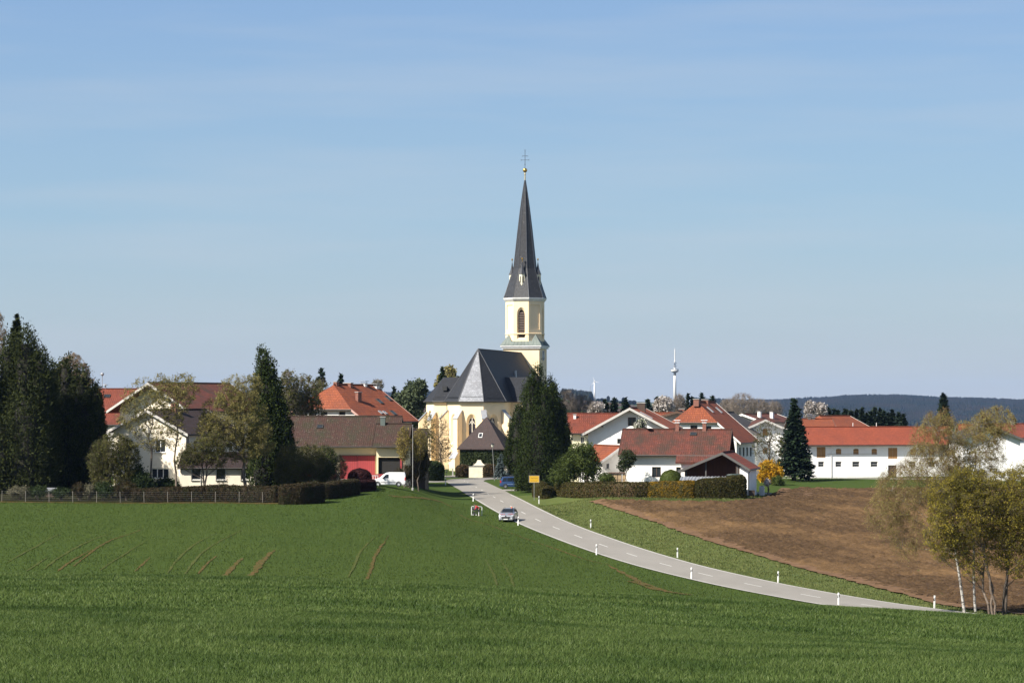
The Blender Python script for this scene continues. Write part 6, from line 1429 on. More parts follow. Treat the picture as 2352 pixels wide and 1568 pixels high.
def ball(name, label, px, d, top, base, hw, leaf, n, size, seed, sq=.8, cat='topiary', lean=0):
    r = np.random.default_rng(seed); x0, y0, _ = P(px, HY, d); z0 = gz1(x0, y0); s = d/F; zt = CZ-(top-HY)*s-z0; R_ = hw*s
    nu, nv = 28, 14; f = np.linspace(0, 1, nv); A_ = np.linspace(0, 2*math.pi, nu, endpoint=False); rad = R_*np.where(f < .55, .93+.07*np.sin(f/.55*math.pi/2), np.sqrt(np.clip(1-((f-.55)/.45)**2, 0, 1)))
    rr_ = rad[:, None]*(.97+.05*r.random((nv, nu))); V = np.stack([np.cos(A_)*rr_, sq*np.sin(A_)*rr_, np.repeat((f*zt)[:, None], nu, 1)], -1).reshape(-1, 3)
    ii = np.arange(nu*nv).reshape(nv, nu); Q = np.stack([ii[:-1], np.roll(ii, -1, 1)[:-1], np.roll(ii, -1, 1)[1:], ii[1:]], -1).reshape(-1, 4)
    ff = r.random(n)**.8; rd_ = np.interp(ff, f, rad)*(1+.03*r.normal(size=n)); a = r.random(n)*2*math.pi; pos = np.stack([np.cos(a)*rd_, sq*np.sin(a)*rd_, ff*zt+.02], 1)
    dv = rdir(r, n); sz = size*(.5+r.random(n)); V2, Q2 = diamonds(pos, dv, unit(np.cross(dv, rdir(r, n))), sz*.6, sz*.4)
    o = link(name, np_mesh(name, np.concatenate([V, V2]), np.concatenate([Q, Q2+len(V)])), [leaf]); o.location = (x0, y0, z0-.05); return tag(o, label, cat)
ball('round_topiary', 'round-topped copper beech topiary beside the white van', 826, 336.5, 1074, 1125, 27, L_beech, 9000, .09, 46, 1.0)
ball('round_topiary', 'clipped brown-green bush nearest the town sign, in front of its neighbour', 1256, float(hit(1256, 1145, 330, 400)[1]), 1112.5, 1146, 16.5, L_hedge, 6000, .09, 47, 1.0)
ball('round_topiary', 'taller clipped bush directly behind the post of the town sign', 1241, float(hit(1241, 1141, 330, 400)[1]), 1103, 1142, 19, L_hedge, 6500, .09, 48, 1.0)
ball('round_topiary', 'bright green clipped mound beside the carport, under the white house window', 1541, 343, 1077, 1115, 26, L_topi, 8000, .08, 49, .7)
# garden earth behind the fence, tree shade put into its dark colour
bedm = plain('garden_earth_shade', (.022, .022, .010), .95, var=.6, nscale=.8, spec=.05)
ribbon('garden_shade_bed', catmull([(-80, 324), (-50, 323.5), (-36, 323), (-26.5, 323)], 1.5), 19.5, .06, bedm, nx=6, ragged=1.0)
# wire fence on the left
fence = empty('wire_fence', (P(-20, HY, 314)[0], 313.4, gz1(P(-20, HY, 314)[0], 313.4)), 0, 'thin wire fence on wooden posts along the edge of the green field at the left', 'fence')
fl = MB(); prev = None
for k in range(13):
    px = 4 + k*54.5; x, y, _ = P(px, HY, 313.4); z = gz1(x, y); l = np.array([x, y, z]) - np.array(fence.location)
    MB().tube([l - [0, 0, .2], l + [random.uniform(-.05, .05), 0, 1.32]], .032, 6).build('fence_post', plain('weathered_fence_post', (.22, .20, .17), .8), fence)
    if prev is not None:
        for h in (.25, .5, .75, 1.0, 1.25): fl.bar(prev+[0, 0, h], l+[0, 0, h], .005)
    prev = l
fl.build('wire_mesh', zinc, fence)
o = empty('storage_box', (P(118, HY, 322)[0], 322, gz1(P(118, HY, 322)[0], 322)), 0, 'pale grey box or small hut roof glimpsed under the dark pines behind the fence', 'shed')
MB().box(-.55, .55, -.4, .4, 0, .8).build('body', dwood, o); MB().slab([(-.65, -.5, .82), (.65, -.5, .82), (.65, .5, 1.15), (-.65, .5, 1.15)], .06).build('lid', zinc, o)
for px, tp, hw, sd, lb, lf in ((88, 1118, 26, 54, 'low dark bush behind the second post of the wire fence', L_dark), (140, 1122, 26, 55, 'low dark bush behind the wire fence, right of the pale hut roof', L_dark), (236, 1108, 24, 56, 'dark undergrowth at the foot of the olive-green shrub', L_dark), (290, 1106, 26, 57, 'brown undergrowth between the olive shrub and the dark evergreen', L_brownh), (182, 1110, 15, 51, 'low brown-green bush behind the wire fence under the pines', L_brownh), (205, 1113, 14, 52, 'pale bare pollard bush behind the wire fence', L_grey), (45, 1118, 28, 53, 'grey-leaved ground bush at the fence under the massive pine', L_grey)):
    shrub('fence_bush', lb, px, 316.5, [(px, (tp+1140)/2, hw, (1142-tp)/2, .7)], lf, 2200, .10, seed=sd, core=.6)

# --- trees behind the left houses
for i, (x, t, b, hw, lb) in enumerate([(660, 842, 960, 30, 'olive budding tree behind the conical spruce'), (700, 850, 965, 34, 'olive budding tree left of the orange inn roof, second in the row'), (735, 862, 965, 26, 'olive budding tree touching the left hip of the orange inn roof')]):
    deciduous('budding_tree', lb, x, [388, 391, 452][i], [(x, (t+b)/2+5, hw, (b-t)/2, 2.6), (x+8, (t+b)/2+40, hw*1.1, (b-t)/2, 2.6)], trunk_r=.17, n1=14, n2=80, n3=2600, nleaf=9500, leafsize=.17, leaf=L_olive, twig=bark_g, seed=60+i, twigr=.02, hb=.2)
for i, (x, t, hw, dd, lf, lb) in enumerate([(738, 846, 24, 500, L_spr, 'broad dark conifer on the skyline above the olive trees'), (783, 860, 17, 505, L_spr, 'small spruce behind the chimneys of the orange inn'), (905, 888, 11, 560, L_spr, 'small dark spruce in the gap between the inn and the church'), (1016, 843, 20, 560, L_sprg, 'brown-green spruce behind the slate roof of the left side choir')]):
    spruce('spruce_tree', lb, x, dd, t, 1000, hw*1.5, lf, 70+i, layers=16, per=12, size=.45, dens=1.4)
deciduous('birch_tree', 'thin pale bare tree behind the inn chimneys', 870, 530, [(868, 885, 14, 16, 1.5)], trunk_r=.12, n1=8, n2=30, n3=500, nleaf=700, leafsize=.2, leaf=L_grey, twig=bark_g, seed=75, twigr=.025)
deciduous('birch_tree', 'ochre spring tree behind the left side choir of the church', 1032, 570, [(1032, 868, 20, 30, 2.6), (1012, 885, 14, 26, 2)], trunk_r=.2, n1=12, n2=60, n3=1600, nleaf=6000, leafsize=.3, leaf=L_ochre, twig=bark_g, seed=76, twigr=.03)
shrub('park_tree', 'large grey-green leafy tree left of the church', 950, 540, [(950, 915, 24, 34, 4), (925, 925, 16, 24, 3), (965, 890, 14, 18, 3), (940, 950, 30, 30, 4)], leafmat('grey_green_foliage', (.062, .080, .040), (.095, .115, .060), (.05, .065, .034), .15), 9000, .42, seed=77, cat='tree', stems=5, core=.6)
# --- middle
def young(px, d, top, hw, sd, lb): return deciduous('street_tree', lb, px, d, [(px, (top+1060)/2, hw, (1060-top)/2, 1.2)], trunk_r=.10, n1=14, n2=50, n3=900, nleaf=2600, leafsize=.13, leaf=leafmat('yellow_young_leaves', (.22, .17, .04), (.30, .24, .07), None, .35), bark=bark_b, seed=sd, hb=.25)
young(928, 355, 978, 18, 81, 'young tree with sparse yellow leaves right behind the white van'); young(962, 356, 985, 19, 82, 'young tree with sparse yellow leaves, right of the flagpole')
deciduous('street_tree', 'thin bare brown tree between the flagpole and the church wall', 985, 372, [(984, 1000, 17, 52, 1.2)], trunk_r=.08, n1=12, n2=50, n3=900, nleaf=1800, leafsize=.11, leaf=L_ochre, seed=83)
x, y, _ = P(948, HY, 352); z0 = gz1(x, y); fp = empty('flagpole', (x, y, z0), 0, 'tall thin pale flagpole between two young yellow trees', 'flagpole')
MB().tube([(0, 0, -.2), (0, 0, 4), (0, 0, CZ-(977-HY)*352/F-z0)], [.045, .04, .028], 8).build('pole', plain('worn_grey_pole', (.36, .35, .33), .5), fp); MB().lathe([(.16, 0), (.16, .3), (.08, .34)], n=8).build('base', conc, fp); MB().lathe([(.02, -.02), (.07, .05), (.02, .12)], (0, 0, CZ-(977-HY)*352/F-z0), 8).build('cap', zinc, fp)
hedge('hedge', 'dark green leafy bush at the street corner, left of the bare lime tree', hl([(968, 437), (988, 438), (1006, 440)]), 3.0, [2.9, 3.2, 2.7], L_dark, L_dark, 8000, .17, 84, cat='bush', fluff=.2)
shrub('garden_shrub', 'brown and green undergrowth beneath the two young yellow trees', 940, 357, [(935, 1085, 22, 20, 1.2), (965, 1080, 16, 26, 1.0), (978, 1060, 12, 30, 1.0)], L_brownh, 3500, .12, seed=85, core=.7)
deciduous('lime_tree', 'bare vase-shaped lime tree in front of the yellow church wall', 1012, 446, [(1010, 1010, 26, 62, 1.9), (1016, 1035, 28, 30, 1.9)], trunk_r=.20, n1=26, n2=120, n3=1400, bark=bark_b, twig=leafmat('lime_twigs', (.15, .105, .055), (.20, .145, .075), None, 0), seed=86, hb=.28, twigr=.026, limb_r=.28, tl=1.2)
# ivy on the chapel house and brown bushes below it
def patch(name, label, quads_, leaf, n, size, seed, cat='ivy'):
    r = np.random.default_rng(seed); o0 = None; pos = []; nn_ = []
    tot = sum(q[4] for q in quads_)
    for (x0, x1, z0, z1, wgt, y, dep) in quads_:
        k = int(n*wgt/tot); pos.append(np.stack([x0+(x1-x0)*r.random(k), y-dep*r.random(k), z0+(z1-z0)*r.random(k)], 1))
    pos = np.concatenate(pos); k = len(pos); dv = unit(rdir(r, k)+np.array([0, -.4, -.3])); sz = size*(.5+r.random(k)); V, Q = diamonds(pos, dv, unit(np.cross(dv, rdir(r, k)+[0, .6, 0])), sz*.55, sz*.5); return V, Q
V, Q = patch('', '', [(-3.9, 3.9, ze2-1.9, ze2-.05, 5, -w2-.02, .35), (-3.9, -1.6, -.2, ze2-1.5, 3, -w2-.02, .35), (1.3, 3.9, -.2, ze2-1.6, 3, -w2-.02, .35), (-1.6, 1.3, ze2-2.5, ze2-1.5, 1, -w2-.02, .35)], None, 11000, .26, 87)
V2 = V.copy(); V2[:, [0, 1]] = np.stack([-V[:, 1], V[:, 0]], 1)
iv = link('ivy', np_mesh('ivy', np.concatenate([V, V2]), np.concatenate([Q, Q+len(V)])), [L_ivy]); iv.location = ch2.location; iv.rotation_euler = ch2.rotation_euler; tag(iv, 'dark ivy covering the walls of the small pyramid-roofed house', 'ivy')
hedge('bush', 'brown clipped bush right of the iron gate', hl([(1047, 459), (1060, 459), (1074, 459.5)]), 1.5, [1.9, 2.2, 2.0], L_brownb, L_brownh, 5000, .14, 88, cat='bush', fluff=.12)
hedge('bush', 'brown clipped bush between the two cream wall pieces, behind the street lamp', hl([(1110, 458), (1124, 458), (1138, 458.3)]), 1.4, [1.9, 2.3, 2.2], L_brownb, L_brownh, 5000, .14, 89, cat='bush', fluff=.12)
spruce('blue_spruce', 'small blue-grey spruce behind the blue van, beside the cream wall', 1152, 420, 1045, 1092, 18, L_blue, 90, layers=10, per=10, size=.2, dens=1.2)
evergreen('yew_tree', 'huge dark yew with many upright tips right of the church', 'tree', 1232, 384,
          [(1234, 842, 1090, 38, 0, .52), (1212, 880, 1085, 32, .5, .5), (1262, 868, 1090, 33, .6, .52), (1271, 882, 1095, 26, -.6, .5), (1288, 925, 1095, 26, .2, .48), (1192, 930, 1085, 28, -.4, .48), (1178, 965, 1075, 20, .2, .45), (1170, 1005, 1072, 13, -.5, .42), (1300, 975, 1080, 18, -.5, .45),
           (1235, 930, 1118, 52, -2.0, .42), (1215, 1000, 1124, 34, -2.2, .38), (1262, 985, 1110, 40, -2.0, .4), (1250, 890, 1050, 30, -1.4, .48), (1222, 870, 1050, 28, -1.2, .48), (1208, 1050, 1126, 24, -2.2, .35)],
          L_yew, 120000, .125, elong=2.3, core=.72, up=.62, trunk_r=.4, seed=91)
shrub('garden_shrub', 'large olive-green spreading shrub right of the big yew', 1330, 357, [(1335, 1055, 34, 36, 2), (1305, 1075, 30, 32, 1.8), (1355, 1075, 26, 32, 1.8), (1290, 1095, 30, 18, 1.6), (1345, 1038, 24, 18, 1.4)], L_green, 15000, .15, seed=92, core=.6)
shrub('garden_shrub', 'small bright green shrub behind the hedge, in front of the white garden house', 1393, 347, [(1390, 1100, 18, 12, .8), (1402, 1103, 12, 9, .7)], L_green, 3000, .12, seed=93)
deciduous('garden_tree', 'small green tree at the corner of the veranda', 1442, 351, [(1442, 1052, 20, 20, 1.1), (1432, 1070, 14, 14, .8)], trunk_r=.08, n1=8, n2=40, n3=700, nleaf=4500, leafsize=.13, leaf=L_dark, seed=94)
shrub('magnolia', 'white-flowering magnolia showing above the mossy red roof', 1472, 370, [(1472, 978, 14, 14, .9)], leafmat('magnolia_blossom', (.55, .52, .47), (.06, .09, .025), None, .15), 1500, .2, seed=95, cat='tree', core=.4)
hedge('hedge', 'long clipped brown-green hedge along the ploughed field, left part', [tuple(hit(a, b, 325, 400)[:2]) for a, b in ((1288, 1138), (1340, 1141), (1420, 1141.5), (1494, 1142))], 1.9, [1.85, 1.9, 1.95, 1.95], L_hedge, L_brownb, 20000, .14, 96, fluff=.04, hvar=.03)
hedge('hedge', 'yellow-flowering forsythia part of the long hedge', [tuple(hit(a, b, 325, 400)[:2]) for a, b in ((1493, 1142), (1540, 1143), (1598, 1143.5))], 2.0, [2.0, 2.1, 2.15], L_forsh, L_hedge, 12000, .10, 97, fluff=.10, hvar=.08)
hedge('hedge', 'olive-green clipped right end of the long hedge, beside the carport', [tuple(hit(a, b, 325, 400)[:2]) for a, b in ((1597, 1143), (1650, 1143.5), (1712, 1144))], 2.3, [2.25, 2.6, 2.95], L_hedge, L_hedge, 20000, .14, 98, fluff=.05, hvar=.03)
# --- right group
evergreen('spruce_tree', 'dark ragged spruce between the carport and the white barn', 'tree', 1822, 430, [(1822, 915, 1085, 24, 0, .7), (1830, 960, 1090, 30, 0, .55), (1808, 985, 1085, 24, .5, .5), (1848, 1010, 1090, 14, -.3, .4)], L_spr, 5000, .25, core=.35, seed=101)
spruce('spruce_tree', 'dark ragged spruce between the carport and the white barn, front tree', 1826, 427, 918, 1090, 46, L_spr, 102, layers=26, per=11, size=.36, dens=1.3, droop=.1)
deciduous('old_tree', 'crooked bare tree in front of the white gable with ochre hatches', 1772, 418, [(1760, 1000, 32, 34, 2.0), (1782, 1025, 26, 34, 1.8), (1742, 1030, 20, 28, 1.6)], trunk_r=.22, n1=20, n2=90, n3=500, nleaf=1200, leafsize=.16, leaf=L_olive, bark=bark_b, twig=twig_b, seed=103, hb=.2, limb_r=.5, twigr=.02)
shrub('forsythia_bush', 'bright yellow forsythia bush right of the carport', 1768, 405, [(1765, 1076, 22, 18, 1.4), (1784, 1086, 14, 14, 1.2), (1754, 1092, 14, 12, 1.1), (1772, 1097, 20, 12, 1.2)], L_forsy, 9000, .16, seed=104, core=.6)
shrub('garden_shrub', 'dark green shrub in front of the forsythia', 1786, 398, [(1786, 1106, 12, 12, .9), (1794, 1112, 10, 8, .8)], L_green, 2200, .14, seed=105)
shrub('flowering_shrub', 'small pale flowering shrub behind the water tank', 1762, 350, [(1762, 1108, 7, 8, .5)], L_white, 500, .10, seed=106)
def far_bare(px, top, base, hw, d, sd, lb, lf=None, nl=0, nm='bare_tree', tw=None):
    return deciduous(nm, lb, px, d, [(px, (top+base)/2, hw, (base-top)/2, hw*d/F)], trunk_r=.28, n1=16, n2=90, n3=2200, nleaf=nl, leafsize=.3, leaf=lf, twig=tw or bark_g, bark=bark_g, seed=sd, twigr=.025, hb=.15, tl=1.8)
far_bare(1300, 893, 965, 26, 520, 111, 'grey bare tree just right of the big yew'); far_bare(1335, 905, 965, 30, 530, 112, 'grey bare tree above the pale yellow house')
far_bare(1370, 925, 960, 18, 500, 113, 'bare tree in white blossom above the left orange roof', L_white, 1500, 'blossom_tree')
far_bare(1525, 912, 960, 24, 500, 114, 'white-blossoming tree left of the tall orange half-hipped house', L_white, 5000, 'blossom_tree'); far_bare(1560, 905, 955, 16, 520, 115, 'brown bare tree directly left of the orange half-hipped roof')
far_bare(1705, 902, 965, 34, 540, 116, 'large grey bare tree right of the orange half-hipped roof'); far_bare(1672, 915, 965, 22, 560, 117, 'grey bare tree behind the two small roof windows'); far_bare(1745, 915, 970, 26, 560, 118, 'grey bare tree above the two white chimneys'); far_bare(1778, 920, 970, 20, 570, 119, 'grey bare tree left of the ragged spruce')
far_bare(1862, 922, 965, 14, 530, 120, 'pale blossoming tree left of its pair, behind the metal-capped chimneys', L_white, 1800, 'blossom_tree'); far_bare(1884, 926, 965, 16, 530, 121, 'pale blossoming tree right of its pair, behind the orange barn roof', L_white, 2200, 'blossom_tree')
spr0 = None
for i, (x, t, hw, lb) in enumerate([(1390, 917, 11, 'dark conifer left in the row above the white gabled house'), (1411, 914, 11, 'pointed dark conifer in the middle of the row above the white gabled house'), (1437, 917, 13, 'dark conifer right in the row above the white gabled house'), (1488, 918, 12, 'dark pine just right of the dark chimney'), (1508, 913, 12, 'dark pine left of the white blossoming tree'),
                              (1580, 905, 6, 'slim dark conifer, left of two, beside the radio tower'), (1590, 912, 5, 'slim dark conifer, right of two, beside the radio tower'), (1613, 904, 9, 'pointed spruce directly above the ridge of the orange half-hipped roof'), (1637, 910, 12, 'broader spruce behind the right chimney of the half-hipped roof')]):
    spruce('far_conifer', lb, x, 600, t, 975, hw*1.6, L_far, 130+i, layers=11, per=9, size=.6, dens=1.0, group='dark conifers behind the right-hand houses')
r2 = np.random.default_rng(5)
for i in range(17):
    x = 1905 + i*10.6 + r2.normal()*2; t = 934 + 9*abs(math.sin(i*.9)) + (6 if i > 12 else 0) + r2.random()*4
    if i == 8: t += 6
    spruce('far_conifer', 'dark conifer in the dense row behind the whitewashed barn', x, 560+r2.random()*12, t, 1010, 15, L_far, 150+i, layers=11, per=10, size=.6, dens=1.3, group='conifer row behind the whitewashed barn')
spruce('spruce_tree', 'single dark spruce sticking up above the right half of the barn roof', 2167, 500, 903, 1010, 26, L_spr, 170, layers=16, per=12, size=.45, dens=1.5)
def far_birch(px, top, base, hw, d, sd, lb): return deciduous('birch_tree', lb, px, d, [(px, (top+base)/2, hw, (base-top)/2, 2.2), (px+hw*.3, (top+base)/2+30, hw*1.1, (base-top)/2, 2.2)], trunk_r=.14, n1=16, n2=90, n3=2400, nleaf=9000, leafsize=.13, leaf=L_ochre, twig=twig_b, bark=birch_m, seed=sd, twigr=.012, hb=.2, weep=.45)

# --- birches and willow in the right foreground
big_b = dict(bark=birch_m, twig=leafmat('birch_twigs', (.13, .085, .045), (.18, .12, .06), None, 0))
deciduous('birch_tree', 'leaning white birch with the long hanging side branches at the right', 2165, 203, [(2150, 1080, 75, 85, 3.0), (2070, 1120, 70, 75, 2.6), (2030, 1170, 45, 60, 1.8), (2085, 1220, 45, 60, 1.8), (2140, 1010, 55, 60, 2.2), (2160, 970, 45, 42, 1.8)], base_px=2216, trunk_r=.13, n1=26, n2=170, n3=6500, nleaf=38000, leafsize=.052, leaf=L_ochre, seed=181, hb=.3, weep=.75, limb_r=.2, twigr=.007, fan=0, tl=1.1, **big_b)
deciduous('birch_tree', 'white-stemmed birch behind the leaning one, right trunk of the pair', 2250, 205, [(2240, 1040, 70, 90, 2.6), (2285, 970, 50, 50, 2.0), (2210, 1120, 60, 70, 2.2)], base_px=2241, trunk_r=.12, n1=20, n2=130, n3=5000, nleaf=42000, leafsize=.055, leaf=L_ochre, seed=182, hb=.35, weep=.6, twigr=.007, **big_b)
deciduous('willow_tree', 'yellow-green multi-stemmed willow at the right edge, left clump', 2215, 200, [(2200, 1180, 70, 84, 2.4), (2172, 1130, 50, 46, 1.8), (2252, 1160, 52, 84, 2.0), (2160, 1225, 42, 66, 1.5), (2215, 1105, 46, 40, 1.6), (2236, 1275, 40, 60, 1.2), (2195, 1250, 40, 50, 1.3)], base_px=2277, trunks=[2274, 2280, 2283], trunk_r=.11, n1=13, n2=80, n3=2600, nleaf=40000, leafsize=.062, leaf=L_yg, bark=bark_b, seed=183, hb=.16, twigr=.008, leaf_el=1.6)
deciduous('willow_tree', 'yellow-green multi-stemmed willow at the right edge, right clump', 2330, 200.5, [(2310, 1165, 62, 85, 2.2), (2350, 1140, 60, 80, 2.2), (2292, 1245, 36, 66, 1.4), (2340, 1265, 40, 66, 1.5), (2375, 1230, 45, 70, 1.8)], base_px=2306, trunks=[2303, 2308, 2312], trunk_r=.12, n1=13, n2=80, n3=2600, nleaf=40000, leafsize=.062, leaf=L_yg, bark=bark_d, seed=184, hb=.18, twigr=.008, leaf_el=1.6)

# far wooded hills: two masses of conifers
def woods(name, x0, x1, y0, y1, n, h, leaf, seed, cond=None):
    r = np.random.default_rng(seed); Y = y0+(y1-y0)*r.random(n)**.75; px = x0+(x1-x0)*r.random(n); X = (px-CX)*Y/F
    if cond is not None: k = cond(px, Y); X, Y = X[k], Y[k]; n = len(X)
    Z = gz(X, Y, road=False); hh = h*(.55+.35*r.random(n)+.5*vn3(X/60+40, Y/90)); rad = hh*(.22+.12*r.random(n)); ns = 6; V = np.zeros((n, ns*2+1, 3))
    for k in range(ns):
        a = 2*math.pi*k/ns; c, s = math.cos(a), math.sin(a); j = .85+.3*r.random(n)
        V[:, k] = np.stack([X+c*rad*j, Y+s*rad*j, Z+hh*.05], 1); V[:, ns+k] = np.stack([X+c*rad*.62*j, Y+s*rad*.62*j, Z+hh*.62], 1)
    V[:, 2*ns] = np.stack([X, Y, Z+hh], 1); i = np.arange(n)[:, None]*(2*ns+1)
    Q = np.stack([np.concatenate([i+k, i+(k+1) % ns, i+ns+(k+1) % ns, i+ns+k], 1) for k in range(ns)], 1).reshape(-1, 4)
    T = np.stack([np.concatenate([i+ns+k, i+ns+(k+1) % ns, i+2*ns], 1) for k in range(ns)], 1).reshape(-1, 3)
    return tag(link(name, np_mesh(name, V.reshape(-1, 3), [Q, T]), [leaf]), kind='stuff')
L_wood = leafmat('distant_forest', (.006, .010, .009), (.013, .018, .015), (.020, .018, .016), 0, .004)
woods('woods', 1800, 2480, 6300, 8650, 26000, 21, L_wood, 201)
woods('woods', 560, 1010, 6300, 8650, 12000, 20, L_wood, 202)
woods('woods', 1590, 1830, 6800, 8650, 8000, 20, L_wood, 203)
woods('woods', 1290, 1360, 4700, 5300, 700, 15, L_wood, 204)
# hedgerow trees on the far skyline
ftree = None; rr = random.Random(9)
for k, (px, hgt, w_) in enumerate([(1345, 11, 8), (1352, 9, 8), (1361, 7, 9), (1375, 6, 8), (1383, 8, 7), (1396, 14, 6), (1406, 6, 8), (1416, 9, 8), (1424, 6, 8), (1432, 15, 7), (1448, 10, 9), (1456, 11, 9), (1466, 8, 9), (1475, 8, 9), (1524, 8, 9), (1533, 12, 9), (1541, 14, 8), (1559, 12, 9), (1568, 11, 9), (1577, 8, 8), (1390, 6, 8), (1440, 8, 7)]):
    d = 5150; x = (px-CX)*d/F
    if ftree is None:
        r = np.random.default_rng(77); n = 900; u = rdir(r, n)*(.6+.4*r.random((n, 1))**.4); pos = u*np.array([.5, .5, .42]) + [0, 0, .55]; dv = rdir(r, n); V, Q = diamonds(pos, dv, unit(np.cross(dv, rdir(r, n))), np.full(n, .09), np.full(n, .07))
        ftree = empty('hedgerow_tree', (x, d, 0)); link('crown', np_mesh('crown', V, Q), [L_wood], ftree); MB().tube([(0, 0, -.05), (0, 0, .6)], [.03, .015], 5).build('trunk', bark_d, ftree); o = ftree
    else: o = copy_tree(ftree)
    o.location = (x, d+rr.uniform(-30, 30), gz1(x, d)-.5); o.scale = (w_*d/F*1.3, w_*d/F*1.3, hgt*d/F*1.05); o.rotation_euler = (0, 0, rr.random()*6)
    tag(o, 'tiny hedgerow tree on the distant field skyline', 'tree', 'hedgerow trees on the far skyline')

# ------------------------------------------------------------------ telecom tower, wind turbine
concw = plain('pale_tower_concrete', (.62, .61, .58), .7, var=.05, nscale=.05)
dT = 4950; xT = (1550-CX)*dT/F; zT = gz1(xT, dT); hT = CZ-(800-HY)*dT/F - zT; k_ = dT/F
tt = empty('radio_tower', (xT, dT, zT), 0, 'slender white radio tower with a round platform on the horizon', 'tower'); zz = lambda row: CZ-(row-HY)*k_-zT
MB().lathe([(3.0, -3), (2.7, zz(880)), (2.2, zz(862))], n=20).build('shaft', concw, tt, smooth=True)
MB().lathe([(2.3, zz(862)), (2.3, zz(857)), (3.2, zz(855.5)), (7.2, zz(853)), (7.2, zz(852.6))], n=24).build('pod_underside', zinc, tt, smooth=True)
MB().lathe([(7.2, zz(853)), (7.3, zz(849.5)), (6.9, zz(849))], n=24).build('platform', concw, tt, smooth=True)
m = MB().lathe([(7.3, zz(848.4)), (7.3, zz(847.6))], n=24)
for a in range(10): m.bar((7.1*math.cos(a*.63), 7.1*math.sin(a*.63), zz(849.5)), (7.1*math.cos(a*.63), 7.1*math.sin(a*.63), zz(846)), .35)
m.build('railing', zinc, tt)
MB().lathe([(2.3, zz(849)), (2.2, zz(843.5)), (1.6, zz(843))], n=16).build('equipment_drum', concw, tt)
for r_0, row in ((4.2, 841), (4.6, 834.5)): MB().lathe([(r_0, zz(row)), (r_0, zz(row-.9))], n=18).build('antenna_ring', zinc, tt)
MB().lathe([(1.5, zz(843)), (1.4, zz(831))], n=14).build('upper_shaft', zinc, tt)
MB().lathe([(1.5, zz(831)), (1.5, zz(829)), (1.0, zz(828)), (.95, zz(806)), (.8, zz(803)), (.35, zz(802)), (.3, zz(799))], n=14).build('mast', concw, tt)
dW = 4950; xW = (1365.4-CX)*dW/F; zW = gz1(xW, dW); zz2 = lambda row: CZ-(row-HY)*k_-zW
wt = empty('wind_turbine', (xW, dW, zW), 0, 'small white wind turbine on the distant field', 'wind turbine')
wht = plain('turbine_white', (.75, .75, .74), .5, var=.02)
MB().lathe([(1.7, -2), (1.1, zz2(877))], n=14).build('mast', wht, wt, smooth=True)
hub = MB().box(-1.2, 1.2, -2.5, 4, zz2(876)-1.2, zz2(876)+1.3).lathe([(.1, 0), (1, .1)], (0, -3, zz2(876)), 8).build('nacelle', wht, wt)
for a in (108, 228, 348):
    t = R(a); e = np.array([math.cos(t), 0, math.sin(t)]); u = np.array([-e[2], 0, e[0]]); c = np.array([0, -2.9, zz2(876)]); Lb = 9.5
    b = MB(); b.prism([c+e*.5-u*.3, c+e*2.5-u*.5, c+e*Lb-u*.1, c+e*Lb+u*.05, c+e*2.5+u*.3, c+e*.5+u*.3], (0, .25, 0)); b.build('blade', wht, wt)
x = (1356-CX)*dW/F; tag(MB().tube([(0, 0, 0), (0, 0, (HY-886)*k_+CZ-zW)], .45, 6).tube([(-1, 0, 18), (1, 0, 18)], .3, 4).build('mast', zinc), 'thin grey mast left of the wind turbine', 'mast').location = (x, dW, gz1(x, dW))

# ------------------------------------------------------------------ delineator posts, lamp, sign
post_w = plain('post_white', (.80, .80, .78), .5, var=.03); refl = plain('reflector_amber', (.55, .30, .10), .3); refl_w = plain('reflector_pale', (.7, .7, .7), .2)
dp = empty('marker_post', (0, 0, 0))
b = MB(); b.prism([(-.06, -.05, -.1), (.06, -.05, -.1), (.06, .05, -.1), (-.06, .05, -.1)], (0, 0, 1.12)); b.prism([(-.06, -.05, 1.02), (.06, -.05, 1.02), (.06, .05, 1.02), (-.06, .05, 1.02)], (0, 0, .04)); b.build('post', post_w, dp, bevel=.01)
b = MB(); b.add([(-.066, -.056, .62), (.066, -.056, .70), (.066, .056, .70), (-.066, .056, .62), (-.066, -.056, .84), (.066, -.056, .92), (.066, .056, .92), (-.066, .056, .84)], [(0, 1, 2, 3), (4, 5, 6, 7), (0, 1, 5, 4), (1, 2, 6, 5), (2, 3, 7, 6), (3, 0, 4, 7)]); bb = b.build('black_band', black_m, dp)
MB().box(-.025, .025, -.068, -.058, .70, .86).build('reflector', refl_w, bb)
plist = [(1023.4, 1113, 'near the street corner before the bare lime tree'), (1087, 1151, 'just behind the person in red'), (1190, 1207, 'beside the shadow of the silver car'), (1370, 1273, 'field side of road, left of the curve middle'), (1588, 1329, 'on the field side of the road, at its middle stretch'), (1926, 1390, 'on the field side where the crest hides the road'),
         (1123.5, 1096.5, 'left of the street lamp at the junction'), (1142.4, 1092, 'right of the street lamp, before the blue van'), (1164.5, 1121, 'in the grass in front of the blue van'), (1238, 1157, 'beside the yellow town sign'), (1357, 1213, 'on the bank side, next after the town sign'), (1556, 1281, 'on the bank side, middle of the curve'), (1787, 1338, 'on the bank side, last but one to the right'), (2146, 1397, 'on the bank side, at the right end of the road')]
dists = [402, 357, 316, 277, 244.5, 214.5, 428, 440, 372, 336, 300, 265, 241, 216]
for k, ((px, row, lb), d) in enumerate(zip(plist, dists)):
    o = dp if k == 0 else copy_tree(dp); x, d, z = (float(v) for v in hit(px, row, max(190, d-45), d+40)); zw = CZ-(row-HY)*d/F
    o.location = (x, d, z); o.rotation_euler = (R(random.uniform(-1.5, 1.5)), R(random.uniform(-1.5, 1.5)), R([-25, 10][k > 8]))
    tag(o, 'white and black marker post ' + lb, 'marker post', 'roadside marker posts')
